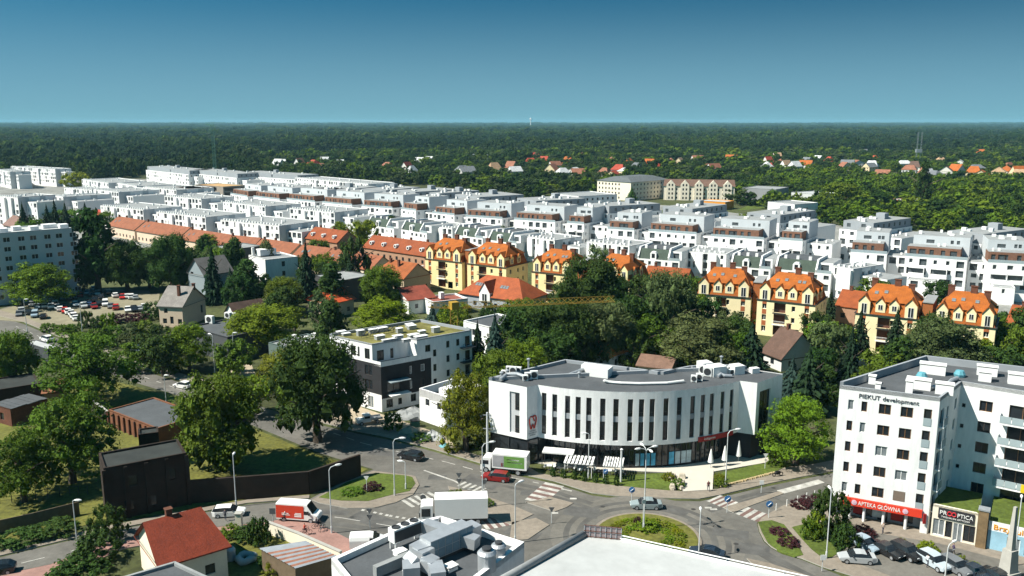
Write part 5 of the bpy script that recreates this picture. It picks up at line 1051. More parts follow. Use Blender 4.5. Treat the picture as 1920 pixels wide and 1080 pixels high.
        for i in range(3): vent.box(L * (.12 + .22 * i), 2.6, h + .01, L * (.12 + .22 * i) + .9, 3.4, h + 1.1)
    if kind in ('flat', 'brown', 'grey'):                  # a lower link to the next block, set back
        lh = {'flat': h - 2.5, 'brown': h - 4.2, 'grey': h - 5}[kind]
        b.block('link_wing', WT, 0, lh, {'f': wins(9, .3, lh, 3.0, .4)}, x0=L + .14, x1=L + 9.2, y0=4, y1=D - 1.5, roof=FELTL, rec=.5); vents(L + 1, L + 8, 6, D - 3, lh, 4)
    if kind == 'brown': b.block('front_wing', WT, 0, h - 9.4, {'f': wins(L * .5, .3, h - 9.4, 3.0, .35)}, x0=L * .1, x1=L * .6, y0=-8, y1=-3, roof=FELTL, par=.25, rec=.4)
    b.done(); return b
EB = 'white estate blocks'
rows = {
 'flat': ([((188, 385), (268, 393)), ((293, 397), (385, 407)), ((413, 412), (523, 423))], 22, 12, ['front white bar of the left estate with a grey end wall, leftmost', 'front white bar of the left estate, middle one', 'front white bar of the left estate, rightmost beside the red dormered row']),
 'flat2': ([((308, 367), (377, 373)), ((418, 378), (497, 387)), ((543, 390), (627, 398))], 22, 12, ['second row white bar with two projecting bays, leftmost', 'second row white bar with projecting bays, middle one', 'second row white bar next to the green mansards']),
 'flat3': ([((175, 355), (222, 360)), ((153, 336), (203, 343)), ((219, 343), (256, 349)), ((268, 350), (330, 356)), ((98, 366), (118, 369))], 26, 13, ['cream white bar with square windows left of the small orange roof', 'white terrace roofed bar at the far left of the estate', 'white stepped bar just left of the dark attic block', 'white bar with a deep grey wall behind the orange roof', 'white end wall of the grey block behind the dark spruces']),
 'brown': ([((436, 354), (468, 359)), ((479, 359), (528, 364)), ((541, 363), (594, 368)), ((608, 369), (664, 374)), ((681, 375), (739, 379)), ((756, 380), (784, 383)), ((815, 387), (856, 391)), ((876, 393), (945, 397)), ((967, 398), (1044, 403)), ((1066, 404), (1098, 406)), ((1142, 414), (1192, 417)), ((1219, 418), (1309, 424)), ((1336, 427), (1435, 433)), ((1465, 433), (1508, 436)), ((1597, 454), (1665, 458)), ((1700, 461), (1816, 469)), ((1853, 472), (1935, 476))], 20, 15, None),
 'flat4': ([((790, 421), (848, 428)), ((972, 441), (1040, 450)), ((1100, 452), (1180, 461)), ((1282, 470), (1362, 476)), ((1562, 498), (1600, 504)), ((60, 374), (98, 378)), ((120, 352), (172, 356)), ((500, 345), (548, 349))], 16, 10, ['low white terrace left of the green mansard with the ochre box', 'low white terrace behind the tall dark central tree', 'low white terrace beside the corner tower block', 'low white terrace between the green mansards above the cream yellow houses', 'low white terrace at the gap left of the right estate blocks', 'grey white block behind the far left spruces', 'long grey block with a pale end by the cream bar', 'low pale block below the far estate bars']),
 'grey': ([((587, 353), (645, 356)), ((673, 354), (722, 357)), ((740, 356), (776, 360)), ((800, 361), (822, 363)), ((848, 364), (892, 370)), ((964, 371), (1002, 377)), ((1100, 381), (1139, 387)), ((1237, 387), (1297, 392)), ((1395, 398), (1462, 404)), ((1575, 413), (1637, 419)), ((1772, 432), (1842, 440))], 30, 18, None),
 'green': ([((688, 408), (738, 415)), ((752, 416), (800, 423)), ((852, 425), (905, 432)), ((915, 434), (968, 441)), ((1195, 466), (1275, 472)), ((1370, 480), (1446, 486)), ((1454, 485), (1560, 494))], 15, 11, None)}
n = 0
for kd, (lst, D, h, labs) in rows.items():
    for i, (A, B) in enumerate(lst):
        n += 1; k = kd.rstrip('234')
        base = {'brown': 'white estate block with a brown clad attic and grey upper storey', 'grey': 'long dark grey topped estate block at the back of the white estate', 'green': 'white terrace with a green mansard roof and an arched dormer'}.get(k)
        est(labs[i] if labs else base, A, B, D, h, k, n, {'brown': 'brown attic blocks', 'grey': 'grey topped blocks', 'green': 'green mansard terraces'}.get(k, 'white bars of the left estate'))
GE = mk('estate_grey', (.42, .45, .47), .9, .06, .3)
for lab, A, B, D, h in (('white slab with stacked balconies at the left edge of the estate', (-6, 367), (33, 370), 20, 17), ('white block at the far left edge near the cream slab', (-10, 317), (18, 322), 15, 14), ('cream five storey slab standing before the left forest', (20, 312), (103, 317), 14, 15)):
    est(lab, A, B, D, h, 'flat', n, 'far left blocks'); n += 1
for i, (A, B) in enumerate((((273, 312), (353, 320)), ((358, 318), (443, 326)), ((447, 322), (556, 329)), ((553, 333), (690, 345)))):
    est(('pale grey topped far estate bar nearest the left forest', 'pale grey topped far estate bar behind the green crane', 'pale grey topped far estate bar with trees before it', 'long cream far bar with an ochre window band')[i], A, B, 22, 14, 'grey' if i < 3 else 'flat', n, 'far estate bars'); n += 1

# ================================================================== far buildings
b = flat('wide white block with a dark hipped roof at the forest edge', (1120, 338), (1183, 342), 45, 13, None, CREAM, 'apartment_building', 'building', {'f': [(1.5 + 3 * i, 1 + 3.1 * k, 1.2, 1.5) for i in range(7) for k in range(4)], 'r': [(3 + 4 * i, 1 + 3.1 * k, 1.4, 1.5) for i in range(10) for k in range(4)]}, FELT, .2)
r = MB(); L, D = b.L, 45; r.add([(-.5, -.5, 13), (L + .5, -.5, 13), (L + .5, D + .5, 13), (-.5, D + .5, 13), (L * .3, 8, 16), (L * .7, 8, 16), (L * .7, D - 8, 16), (L * .3, D - 8, 16)], [(0, 1, 5, 4), (1, 2, 6, 5), (2, 3, 7, 6), (3, 0, 4, 7), (4, 5, 6, 7)]); r.build('hipped_roof', TILE, b.root, (.10, .11, .115)); b.done()
A, B = at(1245, 343, 12)[:2], at(1378, 345, 12)[:2]; b = Bld('gabled_block', 'cream apartment block with a row of pointed gables and brown roofs', 'apartment block', Vector(A), Vector(B), 14); L = b.L; b.block('wall', CREAM, 0, 10, {'f': [(2 + 3.2 * i, 1 + 3 * k, 1.2, 1.5) for i in range(int(L / 3.2) - 1) for k in range(3)]})
ng = 5
for i in range(ng):
    x = L * (i + .5) / ng; w = L / ng * .62; f = MB(); y0 = -1.4 if i == 2 else -.6; f.add([(x - w / 2, y0, 0), (x + w / 2, y0, 0), (x + w / 2, y0, 11), (x, y0, 14), (x - w / 2, y0, 11), (x - w / 2, 6, 0), (x + w / 2, 6, 0), (x + w / 2, 6, 11), (x, 6, 14), (x - w / 2, 6, 11)], [(0, 1, 2, 3, 4), (1, 6, 7, 2), (5, 0, 4, 9), (3, 2, 7, 8), (4, 3, 8, 9)]); q = f.build('gable', CREAM, b.root)
    k = MB(); [k.box(x - 1.6 + 2.2 * s, y0 - .06, 1 + 3 * z, x - .6 + 2.2 * s, y0 - .004, 2.5 + 3 * z) for s in (0, 1) for z in range(4)]; k.build('gable_windows', GLASS, q, kind='stuff')
r = MB(); r.add([(-.5, -.5, 10), (L + .5, -.5, 10), (L + .5, 14.5, 10), (-.5, 14.5, 10), (0, 7, 14.4), (L, 7, 14.4)], [(0, 1, 5, 4), (2, 3, 4, 5), (1, 2, 5), (3, 0, 4)]); r.build('roof', TILE, b.root, (.12, .07, .05)); b.done()
flat('white flat block with roof terraces left of the hipped block', (1036, 362), (1085, 368), 30, 10, None, WHITE, wins={'f': grid(6, 1.5, 4, 1.4, 1, 3, 3, 1.5), 'r': grid(7, 2, 4, 1.4, 1, 3, 3, 1.5)}).done()
flat('low bright orange wall building under the gabled block', (1309, 376), (1360, 379), 14, 5, (.62, .25, .03), PL, roof=MEMB).done()
flat('long grey hall before the dark wood on the right', (1392, 352), (1455, 355), 26, 8, (.24, .25, .26), PL, 'hall', 'hall', {'f': grid(4, 18, 2.2, 1.2, 2, 2, 3, 1.2)}).done()
flat('white roofed pale hall at the edge of the green thicket', (1484, 360), (1528, 364), 22, 6, (.45, .46, .46), PL, 'hall', 'hall', roof=MEMB).done()
b = flat('white modern building with a dark square window by the thicket', (1440, 378), (1490, 383), 20, 9, None, WHITE, wins={'r': [(8, 3, 3.5, 3.5)]}); b.done()
flat('low hall with white roof and orange wall in the green thicket', (1666, 372), (1702, 377), 20, 5, (.42, .13, .06), PL, 'hall', 'hall', roof=MEMB).done()
flat('grey low building beside the orange walled hall', (1630, 374), (1660, 377), 16, 4.5, (.2, .21, .22), PL).done()
flat('concrete skeleton of an unfinished block under the green crane', (364, 346), (418, 350), 18, 13, (.30, .27, .23), PL, 'unfinished_block', 'building', {'f': [(1, .4 + 3.2 * k, 24, 2.2) for k in range(4)], 'r': [(1, .4 + 3.2 * k, 16, 2.2) for k in range(4)]}, mk('formwork', (.42, .26, .12), .9, .2, .5)).done()
flat('dark attic block beside the unfinished concrete skeleton', (330, 350), (352, 353), 18, 13, (.10, .06, .05), PL, par=.3).done()
house('small bright orange roof among the left white bars', (238, 376), (276, 379), 14, 6, 9, (.6, .5, .4), (.42, .12, .03), hip=(4, 4), nwin=False)
house('red roof behind the dark trees on the left', (152, 406), (188, 409), 12, 5, 8.5, (.6, .55, .45), (.36, .05, .03), hip=(4, 4), nwin=False)
house('small orange hipped roof among the dark spruces on the left', (48, 395), (72, 400), 10, 5, 9, (.6, .5, .4), (.42, .13, .05), hip=(3, 3), nwin=False)
house('brown roofed house at the left edge above the slab', (6, 420), (26, 424), 10, 5, 9, (.4, .33, .27), (.17, .10, .08), nwin=False)
# suburb: one house after another, each from its own mark in the photograph
SUB = [(985, 303, 1), (1000, 298, 0), (1010, 300, 1), (1035, 310, 2), (1125, 296, 0), (1145, 318, 1), (1168, 303, 0), (1206, 306, 0), (1225, 310, 1), (1250, 304, 2), (1262, 303, 3), (1300, 297, 2), (1290, 283, 2), (1358, 297, 0), (1366, 295, 0), (1440, 302, 1), (1452, 302, 2), (1430, 313, 4), (1473, 310, 3), (1497, 307, 0), (1490, 312, 4), (1512, 303, 5), (1555, 301, 1), (1575, 306, 5), (1600, 306, 2), (1634, 299, 1), (1630, 312, 5), (1642, 281, 0), (1690, 317, 2), (1720, 322, 2), (1700, 312, 6), (1760, 318, 6), (1785, 305, 4), (1795, 318, 0), (1810, 323, 0), (1822, 328, 0), (1830, 285, 0), (1870, 320, 0), (1905, 322, 0), (1580, 281, 1), (1435, 268, 1), (520, 305, 4), (550, 304, 2), (575, 306, 1), (600, 300, 4), (626, 304, 4), (775, 300, 4), (795, 298, 4), (758, 322, 4), (880, 294, 4), (905, 296, 5), (920, 316, 3), (946, 312, 2), (960, 322, 4), (1050, 325, 4), (1060, 322, 4), (1020, 318, 2), (1180, 312, 5), (1170, 322, 4), (1535, 296, 4), (1610, 283, 5), (1760, 300, 3)]
for _i in range(34):                                  # more of the same suburb between them
    _r = random.Random(500 + _i); SUB.append((_r.uniform(980, 1915), _r.uniform(284, 330), _r.choice((0, 0, 1, 2, 2, 3, 4, 5))) if _i % 4 else (_r.uniform(500, 960), _r.uniform(292, 325), _r.choice((2, 4, 4, 1, 5))))
SC_ = {0: ('bright orange', (.34, .09, .015)), 1: ('red', (.30, .045, .022)), 2: ('rust brown', (.24, .10, .06)), 3: ('tan', (.34, .22, .13)), 4: ('white', (.46, .47, .47)), 5: ('slate grey', (.13, .14, .15)), 6: ('dark brown', (.10, .06, .045))}
for i, (px, py, c) in enumerate(SUB):
    p = at(px, py + 6, 3.2); rr = random.Random(i); a = rr.choice((-.55, .5, -.6, .1)); w = rr.uniform(10, 15); q = p.xy + Vector((math.cos(a), math.sin(a))) * w
    house('distant %s roofed house' % SC_[c][0], tuple(p.xy), tuple(q), rr.uniform(9, 12), 5.0 + rr.random() * 2, 10 + rr.random() * 2.5, rr.choice(((.66, .64, .58), (.6, .5, .32), (.68, .68, .66))), SC_[c][1], ridge=rr.choice('xxy'), hip=rr.choice(((0, 0), (3, 3))), px=False, group='distant suburban houses')
# green tower crane and the aerial mast
p = at(405, 348, 0); t = thing('tower_crane', 'thin green tower crane over the far white estate', 'crane', p); GC = mk('crane_green', (.06, .16, .12), .6, .1, .5)
f = MB(); lattice(f, (0, 0, 0), (0, 0, 52), 2.0, 18); f.build('mast', GC, t); f = MB(); lattice(f, (0, 0, 52), (-16, 30, 53), 1.6, 10, True); f.build('jib', GC, t); f = MB(); lattice(f, (0, 0, 52), (5, -9, 52.5), 1.6, 4, True); f.build('counter_jib', GC, t)
p = at(1720, 312, 0); t = thing('aerial_mast', 'pale lattice aerial mast rising over the right woods', 'mast', p)
for dx in (-2.4, 2.4): f = MB(); lattice(f, (dx, 0, 0), (dx, 0, 42), 1.1, 12); f.build('lattice_leg', METAL, t)
f = MB(); f.box(-3.6, -1.5, 17, 3.6, 1.5, 21); f.build('antenna_platform', METAL, t)
for px, py, w, lab in ((385, 273, 60, 'long pale building roof deep in the far left forest'), (480, 269, 75, 'second long grey roof deep in the far left forest'), (462, 246, 30, 'white speck of a building on the far forest')):
    p = at(px, py, 8); flat(lab, tuple(p.xy), tuple(p.xy + Vector((w, -8))), 16, 14, (.42, .44, .42), PL, 'distant_hall', 'hall', px=False).done()
p = at(995, 236, 20); f = MB(); f.lathe([(4, 0), (3.2, 60), (7, 66), (7, 74), (0, 80)], 10); tag(f.build('water_tower', WHITE, loc=(p.x, p.y, 0)), 'tiny white tower far out on the horizon', 'tower')

# ================================================================== the air
hm = bpy.data.materials.new('haze'); hm.use_nodes = True; t = hm.node_tree; t.nodes.clear(); vo = t.nodes.new('ShaderNodeOutputMaterial'); pv = t.nodes.new('ShaderNodeVolumePrincipled')
pv.inputs['Color'].default_value = (.30, .62, .78, 1); pv.inputs['Density'].default_value = 0.00006; pv.inputs['Anisotropy'].default_value = 0.0; t.links.new(pv.outputs[0], vo.inputs['Volume'])
f = MB(); f.box(-27000, -420, -1.0, 27000, 31000, 92); o = f.build('haze', hm, kind='stuff')

# ================================================================== trees
def leaf_cloud(name, clumps, per, leaf, seed, core=0.0, up=0.25):
    """leaf-sized quads over many clumps; clumps = [(x, y, z, rx, rz)] in a crown of radius 1 and height 1"""
    g_ = np.random.default_rng(seed); V = []; 
    for (x, y, z, rx, rz) in clumps:
        n = max(6, int(per * (rx / .3) ** 2)); d = g_.normal(size=(n, 3)); d /= np.linalg.norm(d, axis=1)[:, None]; d[:, 2] = np.where(d[:, 2] < -.35, -d[:, 2], d[:, 2])
        rad = g_.uniform(.72, 1.08, n)[:, None]; c = np.array([x, y, z]) + d * rad * np.array([rx, rx, rz])
        nm = d + g_.normal(size=(n, 3)) * .55 + np.array([0, 0, up]); nm /= np.linalg.norm(nm, axis=1)[:, None]
        t = np.cross(nm, g_.normal(size=(n, 3))); t /= np.linalg.norm(t, axis=1)[:, None]; b = np.cross(nm, t); s = leaf * g_.uniform(.6, 1.35, n)[:, None]
        k = np.array([1, 1, .62])[None]; V.append(np.stack([c - t * s * k, c - b * s * .6 * k, c + t * s * k, c + b * s * .6 * k], 1))
    V = np.concatenate(V).reshape(-1, 3); nf = len(V) // 4
    me = bpy.data.meshes.new(name); vs, fs = V.tolist(), np.arange(nf * 4).reshape(-1, 4).tolist()
    if core:
        m = MB(); 
        for (x, y, z, rx, rz) in clumps: 
            r = core; m.add([(x + rx * r * a, y + rx * r * b_, z + rz * r * c) for a, b_, c in ((1, 0, 0), (0, 1, 0), (-1, 0, 0), (0, -1, 0), (0, 0, 1), (0, 0, -1))], [(0, 1, 4), (1, 2, 4), (2, 3, 4), (3, 0, 4), (1, 0, 5), (2, 1, 5), (3, 2, 5), (0, 3, 5)])
        o = len(vs); vs += m.v; fs += [[i + o for i in f] for f in m.f]
    me.from_pydata(vs, [], fs); me.materials.append(LEAF); me.update(); return me
def clumps_for(kind, seed, n):
    r_ = random.Random(seed); out = []
    if kind == 'broad':
        for i in range(n):
            z = r_.uniform(.10, .95); a = r_.uniform(0, 6.283); w = math.sqrt(max(0, 1 - ((z - .46) / .58) ** 2)); k = w * (r_.random() ** .5) * .88; q = r_.uniform(.13, .28); out.append((k * math.cos(a) * r_.uniform(.8, 1.12), k * math.sin(a), z * .93, q, q * .75))
    elif kind == 'feather':
        for i in range(n):
            z = r_.uniform(.12, .95); a = r_.uniform(0, 6.283); w = (1 - (z - .35) ** 2 * 1.6); k = w * (r_.random() ** .6) * .95; q = r_.uniform(.10, .24); out.append((k * math.cos(a), k * math.sin(a), z * .93 + .05 * math.sin(a * 3), q * 1.15, q * .6))
    elif kind == 'ball':
        for i in range(n):
            z = r_.uniform(.05, .93); a = r_.uniform(0, 6.283); w = math.sqrt(max(0, 1 - ((z - .42) / .62) ** 2)); k = w * (r_.random() ** .35) * .86; q = r_.uniform(.13, .2); out.append((k * math.cos(a), k * math.sin(a), z, q, q))
    elif kind == 'tall':
        for i in range(n):
            z = r_.uniform(.08, .97); a = r_.uniform(0, 6.283); w = (1 - z) ** .45 * (.55 + .45 * min(1, z * 4)); k = w * (r_.random() ** .5) * .8; q = r_.uniform(.16, .32); out.append((k * math.cos(a), k * math.sin(a), z * .95, q, q * .5))
    return out
def spruce_mesh(name, seed, tiers=17, per=12):
    g_ = random.Random(seed); m = MB()
    for j in range(tiers):
        z = .05 + .93 * j / tiers; R_ = (1 - j / tiers) ** .85 * g_.uniform(.85, 1.1); n = max(5, int(per * (R_ + .25)))
        for i in range(n):
            a = 6.283 * (i + g_.random() * .7) / n; r2 = R_ * g_.uniform(.7, 1.05); c, s = math.cos(a), math.sin(a); w = .16 * R_ + .05; dz = -.05 - .05 * R_
            for q in range(3):
                f0, f1 = q / 3, (q + 1) / 3; j1 = g_.uniform(-.02, .02); m.add([(c * r2 * f0 - s * w * .8, s * r2 * f0 + c * w * .8, z + dz * f0 - .012), (c * r2 * f1 - s * w * (1 - q * .3), s * r2 * f1 + c * w * (1 - q * .3), z + dz * f1 - .03 + j1), (c * r2 * f1 * 1.05, s * r2 * f1 * 1.05, z + dz * f1 + j1), (c * r2 * f0, s * r2 * f0, z + dz * f0 + .012)], [(0, 1, 2, 3)])
                m.add([(c * r2 * f0 + s * w * .8, s * r2 * f0 - c * w * .8, z + dz * f0 - .012), (c * r2 * f1 + s * w * (1 - q * .3), s * r2 * f1 - c * w * (1 - q * .3), z + dz * f1 - .03 - j1), (c * r2 * f1 * 1.05, s * r2 * f1 * 1.05, z + dz * f1 - j1), (c * r2 * f0, s * r2 * f0, z + dz * f0 + .012)], [(0, 3, 2, 1)])
    m.add([(0, 0, 1.0), (.03, 0, .93), (-.02, .03, .93), (-.02, -.03, .93)], [(0, 1, 2), (0, 2, 3), (0, 3, 1)])
    return m.mesh(name, LEAF)
def trunk_mesh(seed):
    g_ = random.Random(seed); m = MB(); m.tube([(0, 0, -.02), (.01, 0, .12), (.0, .02, .35), (.02, .0, .62)], [.05, .038, .030, .014], 7)
    for i in range(6):
        a = 6.283 * i / 6 + g_.random(); z = g_.uniform(.2, .5); m.tube([(0, 0, z), (.18 * math.cos(a), .18 * math.sin(a), z + .14), (.42 * math.cos(a), .42 * math.sin(a), z + .26)], [.02, .013, .004], 5)
    return m.mesh('trunk', BARK)
PROTO = {('broad', 1): [leaf_cloud('crown_broad', clumps_for('broad', s, 140), 190, .029, s, .6) for s in (1, 2, 3)], ('feather', 1): [leaf_cloud('crown_feather', clumps_for('feather', s, 150), 170, .026, s, .5) for s in (4, 5)],
         ('broad', 0): [leaf_cloud('crown_broad_small', clumps_for('broad', s, 52), 95, .052, s, .66) for s in (6, 7, 8)], ('feather', 0): [leaf_cloud('crown_feather_small', clumps_for('feather', s, 70), 80, .05, s, .5) for s in (9, 10)],
         ('ball', 0): [leaf_cloud('crown_ball', clumps_for('ball', s, 75), 60, .05, s, .7) for s in (11, 12)], ('tall', 0): [leaf_cloud('crown_tall', clumps_for('tall', s, 60), 55, .07, s, .6) for s in (13, 14)],
         ('spruce', 0): [spruce_mesh('crown_spruce', s) for s in (15, 16, 17)]}
TRUNKS = [trunk_mesh(s) for s in (1, 2, 3)]
TONE = {'bright': (.112, .172, .011), 'mid': (.078, .132, .012), 'dark': (.036, .072, .013), 'grey': (.074, .108, .036), 'yellow': (.130, .145, .012), 'blue': (.032, .060, .048), 'spruce': (.016, .037, .015), 'purple': (.05, .018, .022), 'lime': (.155, .20, .008)}
KN = {'broad': ('broadleaf_tree', 'tree'), 'feather': ('feathery_tree', 'tree'), 'ball': ('round_tree', 'tree'), 'tall': ('tall_tree', 'tree'), 'spruce': ('spruce_tree', 'tree')}
NT = [0]
def tree(x, y, h, r_, kind, tone, label=None, big=0, bush=False, lift=None, group=None, sq=1.0):
    NT[0] += 1; i = NT[0]; g_ = random.Random(i * 13 + 5)
    nm, ct = ('bush', 'bush') if bush else KN[kind]
    t = thing(nm, label or '', ct, (x, y, 0), g_.uniform(0, 6.283), group)
    ps = PROTO.get((kind, big)) or PROTO[(kind, 0)]; me = ps[i % len(ps)]
    lift = (0 if bush or kind == 'spruce' else (.09 if big else .13)) if lift is None else lift
    c = TONE[tone]; v = g_.uniform(.82, 1.2); w = g_.uniform(.88, 1.15)
    o = obj('crown', me, t, (0, 0, h * lift), 0, (c[0] * v * w, c[1] * v, c[2] * v), None, (r_ * sq, r_, h * (1 - lift)))
    if not bush: obj('trunk', TRUNKS[i % 3], t, (0, 0, 0), 0, None, None, (h, h, h)) if kind != 'spruce' else obj('trunk', TRUNKS[i % 3], t, (0, 0, 0), 0, None, None, (h * .45, h * .45, h))
    return t
def T(px, top, h, r_, kind, tone, label=None, big=0, **k):
    if h < 0:                                            # the row of the foot is given instead of the height
        q = at(px, -h); v = (540 - top) / FOC; h = (CAM_H + q.y * (-math.sin(PITCH) + v * math.cos(PITCH)) / (math.cos(PITCH) + v * math.sin(PITCH))) / .97
    p = at(px, top, h * .97); return tree(p.x, p.y, h, r_, kind, tone, label, big, **k)
